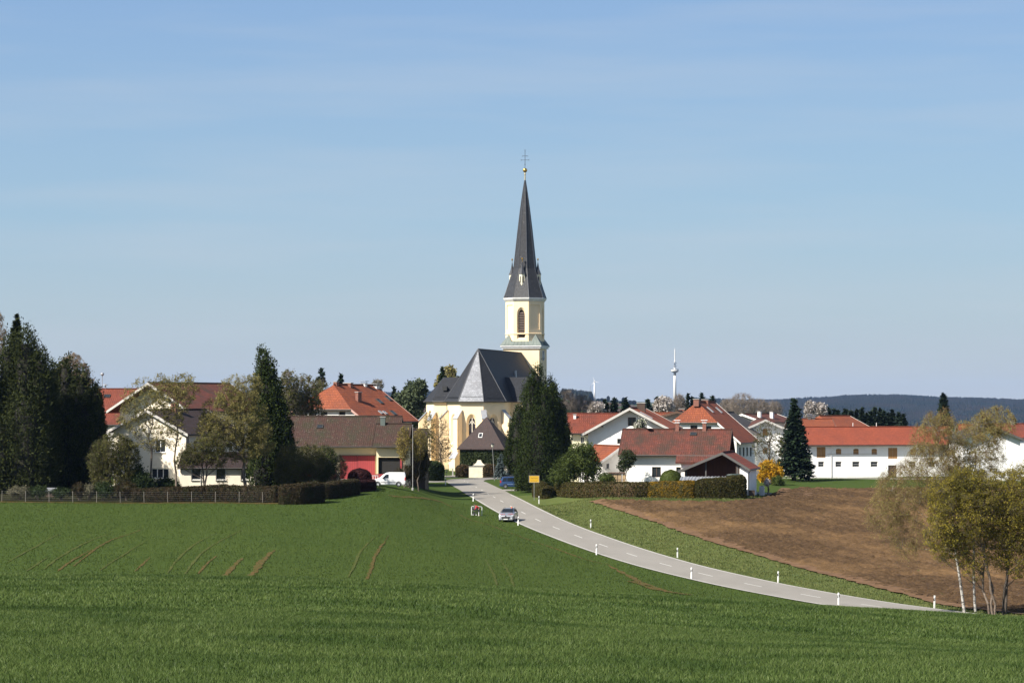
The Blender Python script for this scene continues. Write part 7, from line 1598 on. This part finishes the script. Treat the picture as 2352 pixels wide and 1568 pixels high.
# street lamp
x, y, _ = P(1136, HY, 441); z0 = gz1(x, y); lp = empty('street_lamp', (x, y, z0), 0, 'grey street lamp leaning slightly, in front of the chapel house', 'street lamp')
Hh = CZ-(1027-HY)*441/F - z0; MB().tube([(0, 0, -.2), (-.18, 0, Hh*.5), (-.36, 0, Hh)], [.07, .055, .04], 8).build('pole', plain('lamp_pole_grey', (.25, .25, .24), .5, .4), lp)
MB().lathe([(.06, -.02), (.2, .1), (.26, .5)], (-.36, 0, Hh), 8).build('lantern_glass', plain('milky_lamp_glass', (.55, .53, .45), .3), lp)
MB().lathe([(.34, .48), (.3, .56), (.06, .72), (.02, .8)], (-.36, 0, Hh), 8).build('lantern_roof', iron, lp)
# town sign
x, y, z0 = (float(v) for v in hit(1226.8, 1149, 330, 400)); zs = lambda row: CZ-(row-HY)*y/F - z0
ts = empty('town_sign', (x, y, z0), 0, 'yellow place-name sign on a thin grey post by the road', 'sign'); w_ = 11.4*y/F; zb_, zt_ = zs(1107.3), zs(1091.8)
MB().tube([(0, .04, -.3), (0, .04, zt_-.03)], .038, 8).build('post', steel, ts)
yel = plain('sign_yellow', (.62, .36, .02), .45, var=.04, nscale=3)
pnl = MB().box(-w_, w_, -.01, .01, zb_, zt_).build('panel', yel, ts, bevel=.004)
fr = MB()
for a_, b_, c_, d_ in ((-w_-.02, w_+.02, zt_-.015, zt_+.02), (-w_-.02, w_+.02, zb_-.02, zb_+.015), (-w_-.02, -w_+.02, zb_+.015, zt_-.015), (w_-.02, w_+.02, zb_+.015, zt_-.015)): fr.box(a_, b_, -.022, .02, c_, d_)
fr.build('frame', plain('sign_edge_grey', (.42, .40, .33), .5), ts)
brd = MB(); i_ = .055
for a_, b_, c_, d_ in ((-w_+i_, w_-i_, zt_-i_-.012, zt_-i_), (-w_+i_, w_-i_, zb_+i_, zb_+i_+.012), (-w_+i_, -w_+i_+.012, zb_+i_+.012, zt_-i_-.012), (w_-i_-.012, w_-i_, zb_+i_+.012, zt_-i_-.012)): brd.box(a_, b_, -.016, -.0115, c_, d_)
blk = plain('sign_black', (.03, .025, .02), .6, var=.02); brd.build('border_line', blk, ts)
def text3d(name, s, size, loc, mat, parent, bold=0.0):
    cu = bpy.data.curves.new(name, 'FONT'); cu.body = s; cu.size = size; cu.align_x = 'CENTER'; cu.extrude = .001; cu.offset = bold
    t = bpy.data.objects.new(name, cu); COL.objects.link(t); bpy.context.view_layer.update()
    me = bpy.data.meshes.new_from_object(t.evaluated_get(bpy.context.evaluated_depsgraph_get())); bpy.data.objects.remove(t)
    o = link(name, me, [mat], parent); o.location = loc; o.rotation_euler = (R(90), 0, 0); return o
hgt_ = zt_-zb_
text3d('place_name', 'Peterskirchen', .175, (0, -.0135, zt_-hgt_*.38), blk, ts, .003)
text3d('place_lines', 'Gemeinde  Tacherting', .108, (0, -.0135, zt_-hgt_*.62), blk, ts)
text3d('place_lines', 'Landkreis Traunstein', .108, (0, -.0135, zt_-hgt_*.82), blk, ts)

# ------------------------------------------------------------------ vehicles
def loft(stations, mat, root, name='body', bevel=0.0):
    """stations: (y, zbottom, zbelt, zroof, half width low, half width belt, half width roof)"""
    rows = []
    for (y, zb, zl, zr, wb, wl, wr) in stations:
        zm = zb + (zl-zb)*.45
        half = [(0, zb), (wb*.9, zb), (wb, zb+.1), (max(wb, wl)+.01, zm), (wl, zl-.02), (wl-.02, zl), (wr, max(zl+.005, zr-.07)), (wr*.86, zr-.012), (wr*.4, zr+.01), (0, zr+.015)]
        rows.append([(x, y, z) for x, z in half] + [(-x, y, z) for x, z in half[-2:0:-1]])
    n = len(rows[0]); V = [p for r_ in rows for p in r_]; m = MB()
    fs = [(i*n+k, i*n+(k+1) % n, (i+1)*n+(k+1) % n, (i+1)*n+k) for i in range(len(rows)-1) for k in range(n)] + [tuple(range(n)), tuple((len(rows)-1)*n+k for k in range(n))]
    m.add(V, fs); return m.build(name, mat, root, smooth=False, bevel=bevel)
def wheels(root, ys, tw, r_, rimm, hub=False):
    for y in ys:
        for sg in (-1, 1):
            tw_ = tw+.024; x0, x1 = sg*(tw_-.2), sg*(tw_+.012)
            t = MB(); n = 22; prof = [(r_*.62, x1), (r_*.95, x1), (r_, x1-sg*.03), (r_, x0+sg*.02), (r_*.9, x0)]
            vs = [(px_, y+rr_*math.cos(2*math.pi*k/n), r_+rr_*math.sin(2*math.pi*k/n)) for rr_, px_ in prof for k in range(n)]
            t.add(vs, [(i*n+k, i*n+(k+1) % n, (i+1)*n+(k+1) % n, (i+1)*n+k) for i in range(len(prof)-1) for k in range(n)] + [tuple((len(prof)-1)*n+k for k in range(n))])
            w = t.build('wheel', black_m, root, smooth=False)
            rm = MB(); xx = x1 - sg*.035
            rm.add([(xx, y+r_*.63*math.cos(2*math.pi*k/n), r_+r_*.63*math.sin(2*math.pi*k/n)) for k in range(n)], [tuple(range(n))])
            for j in range(6 if not hub else 0):
                a = j*math.pi/3; e = np.array([0, math.cos(a), math.sin(a)]); u = np.array([0, -math.sin(a), math.cos(a)]); rm.obox(np.array([xx+sg*.015, y, r_])+e*r_*.33, e*r_*.27, u*.03, (.012, 0, 0))
            if hub:
                vs = [(xx+(sg*.02 if q else sg*.01), y+rr_*math.cos(2*math.pi*k/n), r_+rr_*math.sin(2*math.pi*k/n)) for q, rr_ in ((0, r_*.6), (1, r_*.5), (1, r_*.35), (0, r_*.3)) for k in range(n)]
                rm.add(vs, [(i*n+k, i*n+(k+1) % n, (i+1)*n+(k+1) % n, (i+1)*n+k) for i in range(3) for k in range(n)])
            rm.build('rim', rimm, w)
            # arch lip
            a_ = MB(); seg_ = [math.pi*(k/10) for k in range(11)]; R1, R2 = r_+.075, r_+.015; X = sg*(tw+.022)
            vs = [(X, y+q*math.cos(t_), r_+q*math.sin(t_)*1.02) for t_ in seg_ for q in (R1, R2)]
            a_.add(vs, [(2*k, 2*k+1, 2*k+3, 2*k+2) for k in range(10)]); a_.build('wheel_arch', black_m, root, fix=False)
def quad_panel(name, pts, mat, root, th=.012, off=(0, 0, 0)):
    return MB().prism([np.array(p, float)+np.array(off, float) for p in pts], np.array(off, float)*-.5 if any(off) else (0, 0, -th)).build(name, mat, root)
cglass = glossy('car_glass', (.012, .016, .020), .04)
lampg = glossy('headlamp_glass', (.55, .56, .58), .1); redg = glossy('rear_lamp_red', (.45, .02, .015), .15)
# silver hatchback facing the camera
silver = glossy('silver_car_paint', (.46, .47, .50), .28, .65, .6)
d = 315.5; x = (1161.5-CX)*d/F; z0 = max(gz1(x, d+2), gz1(x+.7, d))
car = empty('parked_car', (x, d-.1, z0+.02), R(-9), 'silver hatchback parked half on the grass verge, facing the camera', 'car')
loft([(0.0, .30, .52, .54, .72, .74, .60), (.10, .20, .66, .70, .84, .86, .70), (.35, .17, .78, .84, .89, .89, .74), (.9, .17, .90, .98, .905, .90, .78), (1.22, .17, .95, 1.04, .905, .90, .76), (1.45, .17, .97, 1.16, .905, .895, .74), (2.0, .17, .98, 1.44, .905, .885, .66), (2.5, .17, .99, 1.52, .905, .885, .64), (3.4, .17, 1.0, 1.51, .905, .885, .63), (3.9, .2, 1.01, 1.44, .90, .875, .62), (4.2, .24, .98, 1.15, .87, .85, .62), (4.33, .34, .85, .9, .80, .8, .6)], silver, car)
ws = [(-.72, 1.28, 1.02), (.72, 1.28, 1.02), (.62, 2.06, 1.46), (-.62, 2.06, 1.46)]
MB().prism([(-.70, 1.24, 1.08), (.70, 1.24, 1.08), (.60, 2.0, 1.485), (-.60, 2.0, 1.485)], (0, .05, -.05)).build('windscreen', cglass, car)
for sg in (-1, 1):
    MB().prism([(sg*.885, 1.62, 1.02), (sg*.885, 3.75, 1.04), (sg*.70, 3.5, 1.42), (sg*.71, 2.1, 1.42)], (sg*-.03, 0, 0)).build('side_window', cglass, car)
    MB().prism([(sg*.885, .12, .66), (sg*.60, .02, .66), (sg*.66, .2, .80), (sg*.90, .75, .90)], (0, -.03, .01)).build('headlight', lampg, car)
    mr = MB().box(min(sg*.90, sg*1.07), max(sg*.90, sg*1.07), 1.55, 1.68, .98, 1.12).build('mirror', silver, car, bevel=.03)
    MB().tube([(sg*.60, 2.1, 1.53), (sg*.62, 2.4, 1.58), (sg*.62, 3.4, 1.57), (sg*.60, 3.7, 1.5)], .02, 6).build('roof_rail', black_m, car)
    MB().lathe([(.01, 0), (.085, .0), (.09, .02)], n=10).build('fog_lamp', lampg, car).matrix_local = Matrix.Translation((sg*.70, -.005, .40)) @ Matrix.Rotation(R(90), 4, 'X')
    for y_ in (2.35, 3.2): MB().box(min(sg*.905, sg*.925), max(sg*.905, sg*.925), y_, y_+.17, .80, .83).build('door_handle', silver, car)
MB().prism([(-.56, -.03, .60), (.56, -.03, .60), (.40, -.02, .30), (-.40, -.02, .30)], (0, .06, 0)).build('grille', black_m, car)
bp_ = MB().box(-.84, .84, -.0, .12, .20, .30).build('bumper_lip', silver, car, bevel=.02)
MB().box(-.26, .26, -.06, -.035, .24, .35).build('licence_plate', plain('plate_white', (.72, .72, .70), .5), car)
MB().lathe([(.01, 0), (.09, .01), (.06, .03)], n=12).build('badge', black_m, car).matrix_local = Matrix.Translation((0, -.0, .66)) @ Matrix.Rotation(R(80), 4, 'X')
rs = plain('warning_red_film', (.42, .10, .09), .4)
for k in range(-3, 4):
    if abs(k) < 1: continue
    xk = k*.22; sg = 1 if k > 0 else -1
    MB().prism([(xk, .30, .845), (xk+.10, .30, .845), (xk+.10+sg*.12, .62, .915), (xk+sg*.12, .62, .915)], (0, 0, .014)).build('warning_stripe', rs, car)
MB().box(.30, .42, 2.2, 2.35, 1.54, 1.70).lathe([(.07, 0), (.06, .16)], (.42, 2.35, 1.53), 8).build('beacon', glossy('orange_beacon', (.75, .16, .05), .3), car)
MB().box(-.30, .30, 1.85, 1.9, 1.42, 1.46) if False else None
wheels(car, (.78, 3.42), .90, .315, zinc)
# white van, side on, facing left
vw = glossy('white_van_paint', (.80, .80, .80), .3, 0, .5)
d = 346; x = (893-CX)*d/F; z0 = gz1(x, d)
van = empty('delivery_van', (x, d, z0+.03), R(-90), 'white panel van parked side-on behind the grass crest', 'van')
Lv = 4.55; y0 = -Lv/2
st_v = [(0, .32, .60, .62, .74, .74, .62), (.10, .24, .78, .80, .84, .84, .72), (.4, .22, .93, .97, .88, .87, .76), (.95, .22, 1.06, 1.14, .90, .89, .80), (1.15, .22, 1.08, 1.24, .90, .89, .78), (1.6, .22, 1.10, 1.62, .90, .89, .72), (2.0, .22, 1.12, 1.84, .90, .89, .72), (2.4, .22, 1.13, 1.90, .90, .89, .73), (4.0, .22, 1.14, 1.90, .90, .89, .74), (4.38, .24, 1.14, 1.88, .89, .88, .73), (4.5, .32, 1.12, 1.66, .87, .86, .70)]
loft([(a+y0, *b) for a, *b in st_v], vw, van)
for sg in (-1, 1):
    MB().prism([(sg*.905, y0+1.42, 1.10), (sg*.905, y0+2.28, 1.15), (sg*.79, y0+2.28, 1.66), (sg*.78, y0+1.9, 1.60)], (sg*-.04, 0, 0)).build('side_window', cglass, van)
    MB().box(min(sg*.905, sg*.925), max(sg*.905, sg*.925), y0+1.25, y0+3.25, .62, .67).build('side_moulding', verge_g, van)
    MB().box(min(sg*.91, sg*1.10), max(sg*.91, sg*1.10), y0+1.55, y0+1.72, 1.06, 1.27).build('mirror', black_m, van, bevel=.03)
    MB().box(min(sg*.905, sg*.93), max(sg*.905, sg*.93), y0+2.05, y0+2.22, .96, 1.0).build('door_handle', gutter_m, van)
    MB().box(min(sg*.80, sg*.905), max(sg*.80, sg*.905), y0+4.40, y0+4.53, .85, 1.25).build('rear_lamp', redg, van)
    MB().prism([(sg*.87, y0+.13, .78), (sg*.60, y0+.0, .70), (sg*.60, y0+.05, .60), (sg*.88, y0+.2, .62)], (0, .02, .02)).build('headlight', lampg, van)
    MB().box(min(sg*.896, sg*.908), max(sg*.896, sg*.908), y0+2.36, y0+2.375, .35, 1.78).build('door_seam', verge_g, van)
MB().box(-.88, .88, y0+4.42, y0+4.58, .30, .52).build('rear_bumper', gutter_m, van, bevel=.03); MB().box(-.82, .82, y0-.04, y0+.22, .28, .52).build('front_bumper', gutter_m, van, bevel=.04)
MB().prism([(-.70, y0+1.12, 1.22), (.70, y0+1.12, 1.22), (.62, y0+1.98, 1.83), (-.62, y0+1.98, 1.83)], (0, .04, -.04)).build('windscreen', cglass, van)
MB().prism([(-.62, y0+4.52, 1.20), (.62, y0+4.52, 1.20), (.58, y0+4.44, 1.68), (-.58, y0+4.44, 1.68)], (0, .02, 0)).build('rear_window', cglass, van)
wheels(van, (y0+.85, y0+3.62), .895, .325, zinc, True)
# second white car nose hidden behind the van's bonnet
# blue van, rear part visible, facing right
bb_ = glossy('blue_car_paint', (.028, .065, .17), .25, .3, .7)
d = 398.5; x = (1149-CX)*d/F + 2.1; z0 = gz1(x-1, d)
bv = empty('parked_car', (x, d, z0+.03), R(90), 'blue people carrier half hidden behind the big yew, facing right', 'car')
# rotated +90: local +y points to the left (rear)
Lb = 4.3; y0 = -Lb/2
st_b = [(0, .3, .6, .62, .74, .74, .6), (.1, .22, .76, .80, .84, .84, .7), (.5, .2, .9, .97, .88, .87, .76), (1.0, .2, 1.0, 1.12, .90, .89, .76), (1.7, .2, 1.04, 1.66, .90, .89, .68), (2.2, .2, 1.06, 1.80, .90, .89, .68), (3.4, .2, 1.07, 1.80, .90, .89, .68), (3.95, .22, 1.06, 1.70, .89, .87, .66), (4.22, .26, 1.02, 1.25, .87, .85, .66), (4.3, .34, .9, .95, .82, .82, .62)]
loft([(a+y0, *b) for a, *b in st_b], bb_, bv)
for sg in (-1, 1):
    for a0, a1, t0, t1 in ((1.5, 2.35, 1.85, 2.33), (2.42, 3.2, 2.42, 3.18), (3.28, 3.95, 3.27, 3.75)):
        MB().prism([(sg*.90, y0+a0, 1.10), (sg*.90, y0+a1, 1.10), (sg*.75, y0+t1, 1.62), (sg*.75, y0+t0, 1.62)], (sg*-.04, 0, 0)).build('side_window', cglass, bv)
    MB().box(min(sg*.905, sg*.925), max(sg*.905, sg*.925), y0+1.3, y0+3.2, .62, .68).build('side_moulding', glossy('pale_blue_trim', (.18, .26, .42), .3), bv)
    MB().box(min(sg*.76, sg*.885), max(sg*.76, sg*.885), y0+4.10, y0+4.28, .85, 1.2).build('rear_lamp', redg, bv)
    MB().box(min(sg*.91, sg*1.08), max(sg*.91, sg*1.08), y0+1.4, y0+1.55, 1.02, 1.18).build('mirror', bb_, bv, bevel=.03)
MB().prism([(-.66, y0+1.05, 1.15), (.66, y0+1.05, 1.15), (.60, y0+1.7, 1.62), (-.60, y0+1.7, 1.62)], (0, .04, -.04)).build('windscreen', cglass, bv)
MB().prism([(-.62, y0+4.24, 1.12), (.62, y0+4.24, 1.12), (.58, y0+4.0, 1.62), (-.58, y0+4.0, 1.62)], (0, .03, 0)).build('rear_window', cglass, bv)
MB().box(-.88, .88, y0+4.2, y0+4.36, .34, .56).build('rear_bumper', bb_, bv, bevel=.03); MB().tube([(-.62, y0+2.2, 1.84), (-.62, y0+3.7, 1.82)], .02, 6).tube([(.62, y0+2.2, 1.84), (.62, y0+3.7, 1.82)], .02, 6).build('roof_rail', black_m, bv)
wheels(bv, (y0+.85, y0+3.45), .895, .31, zinc)
# white trailer / garden furniture left of the van
d = 350; x, y, _ = P(858, HY, 352); z0 = gz1(x, y)
tr_ = empty('garden_bench', (x, y, z0), R(15), 'white garden bench partly hidden behind the bonnet of the white van', 'bench')
MB().box(-.7, .7, -.2, .25, .42, .47).build('seat', furn_w, tr_); b = MB()
for k in range(5): b.box(-.7+k*.33, -.64+k*.33, .25, .3, .47, 1.05)
b.box(-.7, .7, .25, .3, 1.0, 1.08); b.build('backrest', furn_w, tr_)
for a_ in (-.65, .6):
    for c_ in (-.18, .24): MB().box(a_, a_+.05, c_, c_+.05, 0, .42).build('leg', furn_w, tr_)
x, y, _ = P(777, HY, 356); z0 = gz1(x, y); gp = empty('gate_pillar', (x, y, z0), 0, 'white gate pillar between the bare bush and the copper beech', 'pillar')
MB().box(-.22, .22, -.22, .22, 0, 1.25).build('shaft', verge_w, gp); MB().box(-.28, .28, -.28, .28, 1.25, 1.36).build('capital', conc, gp)

# ------------------------------------------------------------------ person, guard rail, cart
d = 325; s = d/F; x = (1097.5-CX)*s; z0 = gz1(x, d)
def skin_body(name, verts, edges, radii, mat, parent, sub=2, root_i=0):
    me = bpy.data.meshes.new(name); me.from_pydata(verts, edges, []); o = link(name, me, [mat], parent)
    sk = o.modifiers.new('skin', 'SKIN'); sk.use_smooth_shade = True
    if not me.skin_vertices: 
        bpy.context.view_layer.objects.active = o
    for i, r_ in enumerate(radii):
        sv = me.skin_vertices[0].data[i]; sv.radius = (r_, r_) if not hasattr(r_, '__len__') else r_; sv.use_root = (i == root_i)
    sb = o.modifiers.new('sub', 'SUBSURF'); sb.levels = sub; sb.render_levels = sub; return o
def bake(o):
    bpy.context.view_layer.update(); dg = bpy.context.evaluated_depsgraph_get(); me = bpy.data.meshes.new_from_object(o.evaluated_get(dg), depsgraph=dg)
    o.modifiers.clear(); me.materials.clear() if False else None; old = o.data; o.data = me
    for p in me.polygons: p.use_smooth = True
    return o
per = empty('person', (x, d, z0), 0, 'person in a red top and dark trousers bending forward over the black cart', 'person')
skin_m = plain('skin', (.42, .24, .17), .6, var=.05); redc = plain('red_sweater', (.52, .022, .022), .85, var=.12, nscale=6); dkt = plain('dark_trousers', (.022, .025, .034), .85, var=.2, nscale=5)
# joints: local x right, y away, z up; bending to the left over the cart, seen from behind and the right
J = {'pelvis': (.16, .02, .86), 'waist': (.08, 0, .98), 'chest': (-.12, -.02, 1.17), 'neck': (-.28, -.02, 1.28), 'headb': (-.34, -.03, 1.31), 'head': (-.42, -.05, 1.34), 'headt': (-.50, -.06, 1.32),
     'shL': (-.17, .19, 1.20), 'elL': (-.30, .26, .95), 'wrL': (-.50, .20, .80), 'shR': (-.17, -.20, 1.20), 'elR': (-.27, -.27, .94), 'wrR': (-.48, -.22, .78),
     'hiL': (.15, .10, .82), 'knL': (.02, .14, .46), 'anL': (.14, .14, .09), 'toL': (-.08, .15, .04), 'hiR': (.15, -.10, .82), 'knR': (.10, -.15, .46), 'anR': (.30, -.14, .09), 'toR': (.10, -.17, .04)}
def chain(names, edges, radii, name, mat, root_i=0, sub=2):
    o = skin_body(name, [J[n] for n in names], edges, radii, mat, per, sub, root_i); return bake(o)
nm = ['pelvis', 'waist', 'chest', 'neck', 'headb', 'head', 'headt', 'shL', 'elL', 'wrL', 'shR', 'elR', 'wrR', 'hiL', 'knL', 'anL', 'toL', 'hiR', 'knR', 'anR', 'toR']
ix = {n: i for i, n in enumerate(nm)}; E_ = [('pelvis', 'waist'), ('waist', 'chest'), ('chest', 'neck'), ('neck', 'headb'), ('headb', 'head'), ('head', 'headt'), ('chest', 'shL'), ('shL', 'elL'), ('elL', 'wrL'), ('chest', 'shR'), ('shR', 'elR'), ('elR', 'wrR'), ('pelvis', 'hiL'), ('hiL', 'knL'), ('knL', 'anL'), ('anL', 'toL'), ('pelvis', 'hiR'), ('hiR', 'knR'), ('knR', 'anR'), ('anR', 'toR')]
rad = [.12, .115, .13, .055, .07, .095, .085, .06, .042, .03, .06, .042, .03, .085, .06, .042, .035, .085, .06, .042, .035]
for h, sg in (('wrL', 1), ('wrR', -1)):   # palm, five fingers
    w0 = np.array(J[h]); dirf = unit(np.array([-.75, -.05*sg, -.55])); sd = np.array([0, 1.0, 0]); pm = w0 + dirf*.075
    J['pm'+h] = tuple(pm); nm.append('pm'+h); ix['pm'+h] = len(nm)-1; E_.append((h, 'pm'+h)); rad.append(.028)
    for f, (off, ln) in enumerate(((-.030, .070), (-.010, .080), (.011, .076), (.030, .060))):
        k = pm + sd*off + dirf*.03; t1 = k + dirf*ln*.5; t2 = t1 + unit(dirf + np.array([.25, 0, -.6]))*ln*.5
        for j, (p, r0) in enumerate(((k, .009), (t1, .0085), (t2, .007))):
            n_ = f'{h}f{f}{j}'; J[n_] = tuple(p); nm.append(n_); ix[n_] = len(nm)-1; rad.append(r0); E_.append((n_, f'{h}f{f}{j-1}' if j else 'pm'+h))
    k = w0 + dirf*.035 + sd*-.028*sg; t1 = k + unit(dirf+sd*-.9*sg)*.035; t2 = t1 + dirf*.03
    for j, (p, r0) in enumerate(((k, .011), (t1, .010), (t2, .008))):
        n_ = f'{h}t{j}'; J[n_] = tuple(p); nm.append(n_); ix[n_] = len(nm)-1; rad.append(r0); E_.append((n_, f'{h}t{j-1}' if j else h))
chain(nm, [(ix[a], ix[b]) for a, b in E_], rad, 'body', skin_m, 0)
c1 = ['waist0', 'waist', 'chest', 'neckc', 'shL', 'elL', 'cuL', 'shR', 'elR', 'cuR']; J['waist0'] = (.13, .01, .90); J['neckc'] = (-.235, -.02, 1.255); J['cuL'] = (-.47, .21, .82); J['cuR'] = (-.45, -.23, .80)
chain(c1, [(0, 1), (1, 2), (2, 3), (2, 4), (4, 5), (5, 6), (2, 7), (7, 8), (8, 9)], [.145, .155, .175, .075, .085, .060, .045, .085, .060, .045], 'sweater', redc, 2)
J['pl0'] = (.16, .02, .86); c2 = ['wst', 'pl0', 'hiL', 'knL', 'anL2', 'hiR', 'knR', 'anR2']; J['wst'] = (.11, .01, .93); J['anL2'] = (.13, .14, .12); J['anR2'] = (.29, -.14, .12)
chain(c2, [(0, 1), (1, 2), (2, 3), (3, 4), (1, 5), (5, 6), (6, 7)], [.13, .15, .115, .08, .065, .115, .08, .065], 'trousers', dkt, 1)
for a_, t_ in (('anL', 'toL'), ('anR', 'toR')):
    J['h'] = tuple(np.array(J[a_])+[.04, 0, -.04]); chain(['h', t_], [(0, 1)], [.05, .042], 'shoe', black_m, 0, 1)
# head details
hd = np.array(J['head']); fwd = unit(np.array([-.55, -.12, -.82])); upv = unit(np.array([-.80, 0, .60])); sdv = np.cross(fwd, upv)
hr = MB(); vs = []; fs = []; nu, nv = 14, 8
for i in range(nv+1):
    th = math.pi*.52*i/nv
    for k in range(nu):
        a = 2*math.pi*k/nu; rr_ = .112*(1+.03*math.sin(5*a)); vs.append(hd - fwd*.015 + upv*.01 + (unit(upv*.75-fwd*.65)*math.cos(th) + (sdv*math.cos(a)*.86 + np.cross(unit(upv*.75-fwd*.65), sdv)*math.sin(a))*math.sin(th))*rr_)
fs = [(i*nu+k, i*nu+(k+1) % nu, (i+1)*nu+(k+1) % nu, (i+1)*nu+k) for i in range(nv) for k in range(nu)]
hr.add(vs, fs); hr.build('hair', plain('dark_brown_hair', (.05, .03, .02), .7, var=.3, nscale=30), per, smooth=True)
MB().obox(hd+fwd*.10, fwd*.018, upv*.025, sdv*.012).build('nose', skin_m, per, bevel=.008)
MB().obox(hd+fwd*.092-upv*.045, fwd*.006, upv*.006, sdv*.024).build('mouth', plain('lips', (.30, .10, .09), .6), per)
for sg in (-1, 1):
    MB().obox(hd+fwd*.088+upv*.025+sdv*sg*.033, fwd*.008, upv*.008, sdv*.014).build('eye', plain('eye_dark', (.05, .04, .04), .3), per)
    MB().obox(hd+sdv*sg*.100-fwd*.005, fwd*.018, upv*.03, sdv*.008).build('ear', skin_m, per, bevel=.006)
# white guard rail
x1 = (1083-CX)*s; gr = empty('guard_rail', (x1, d-.1, gz1(x1, d)), 0, 'white tubular guard frame standing in the grass beside the person in red', 'railing')
MB().tube([(0, 0, -.2), (0, 0, 1.06), (.05, 0, 1.12)], .042, 8).build('post', post_w, gr); MB().tube([(1.28, .45, -.2), (1.30, .45, .98), (1.24, .45, 1.06)], .04, 8).build('post', post_w, gr); MB().tube([(.05, 0, 1.12), (.65, .2, 1.13), (1.24, .45, 1.06)], .04, 8).build('rail', post_w, gr)
MB().tube([(0, 0, .62), (.38, .1, .56)], .03, 6).build('lower_rail', post_w, gr)
# black cart
x2 = (1089.5-CX)*s; ct = empty('utility_cart', (x2, d-.05, gz1(x2, d)), R(-8), 'black wheeled cart with a case on top in front of the person in red', 'cart')
MB().box(-.22, .36, -.22, .22, .68, .98).build('case', plain('black_case', (.03, .03, .038), .45), ct, bevel=.03)
MB().box(-.2, .34, -.2, .2, .98, 1.02).build('case_lid', plain('blue_grey_lid', (.22, .26, .30), .4), ct, bevel=.01)
f = MB()
for a_ in (-.18, .3):
    for c_ in (-.16, .16): f.bar((a_, c_, .12), (a_, c_, .68), .03)
for z in (.2, .45): f.bar((-.18, -.16, z), (.3, -.16, z), .025); f.bar((-.18, .16, z), (.3, .16, z), .025)
f.bar((-.18, -.16, .2), (.3, -.16, .62), .02); f.build('frame', iron, ct)
MB().box(-.12, .1, -.14, .14, .22, .42).build('battery', plain('dark_grey_box', (.06, .06, .06), .6), ct, bevel=.01)
for a_ in (-.14, .26):
    for c_ in (-.2, .2):
        w = MB(); n = 14; w.add([(a_+.12*math.cos(2*math.pi*k/n), c_+e, .12+.12*math.sin(2*math.pi*k/n)) for e in (-.02, .02) for k in range(n)], [(k, (k+1) % n, n+(k+1) % n, n+k) for k in range(n)] + [tuple(range(n)), tuple(range(n, 2*n))]); wo_ = w.build('wheel', black_m, ct)
        w = MB(); w.add([(a_+.055*math.cos(2*math.pi*k/n), c_+e, .12+.055*math.sin(2*math.pi*k/n)) for e in (-.026, .026) for k in range(n)], [(k, (k+1) % n, n+(k+1) % n, n+k) for k in range(n)] + [tuple(range(n)), tuple(range(n, 2*n))]); w.build('rim', post_w, wo_)
x3 = (1100-CX)*s; tag(MB().tube([(0, 0, 0), (.02, 0, .5)], .045, 8).build('white_bottle', post_w), 'short white tube standing in the grass in front of the person in red', 'tube').location = (x3-.02, d-.45, gz1(x3, d-.45))

# ------------------------------------------------------------------ haze
hz = MB(); zlo = float(V_ground_min) - 1.0
hz.box(-7500, 7500, -150, 12700, zlo, 125)
hm = bpy.data.materials.new('haze_air'); hm.use_nodes = True; nt = hm.node_tree; nt.nodes.clear()
out = nt.nodes.new('ShaderNodeOutputMaterial'); pv = nt.nodes.new('ShaderNodeVolumePrincipled')
pv.inputs['Color'].default_value = (.34, .54, 1.0, 1); pv.inputs['Density'].default_value = 1.9e-5; pv.inputs['Anisotropy'].default_value = 0.0
nt.links.new(pv.outputs[0], out.inputs['Volume'])
tag(hz.build('haze', hm), kind='stuff')
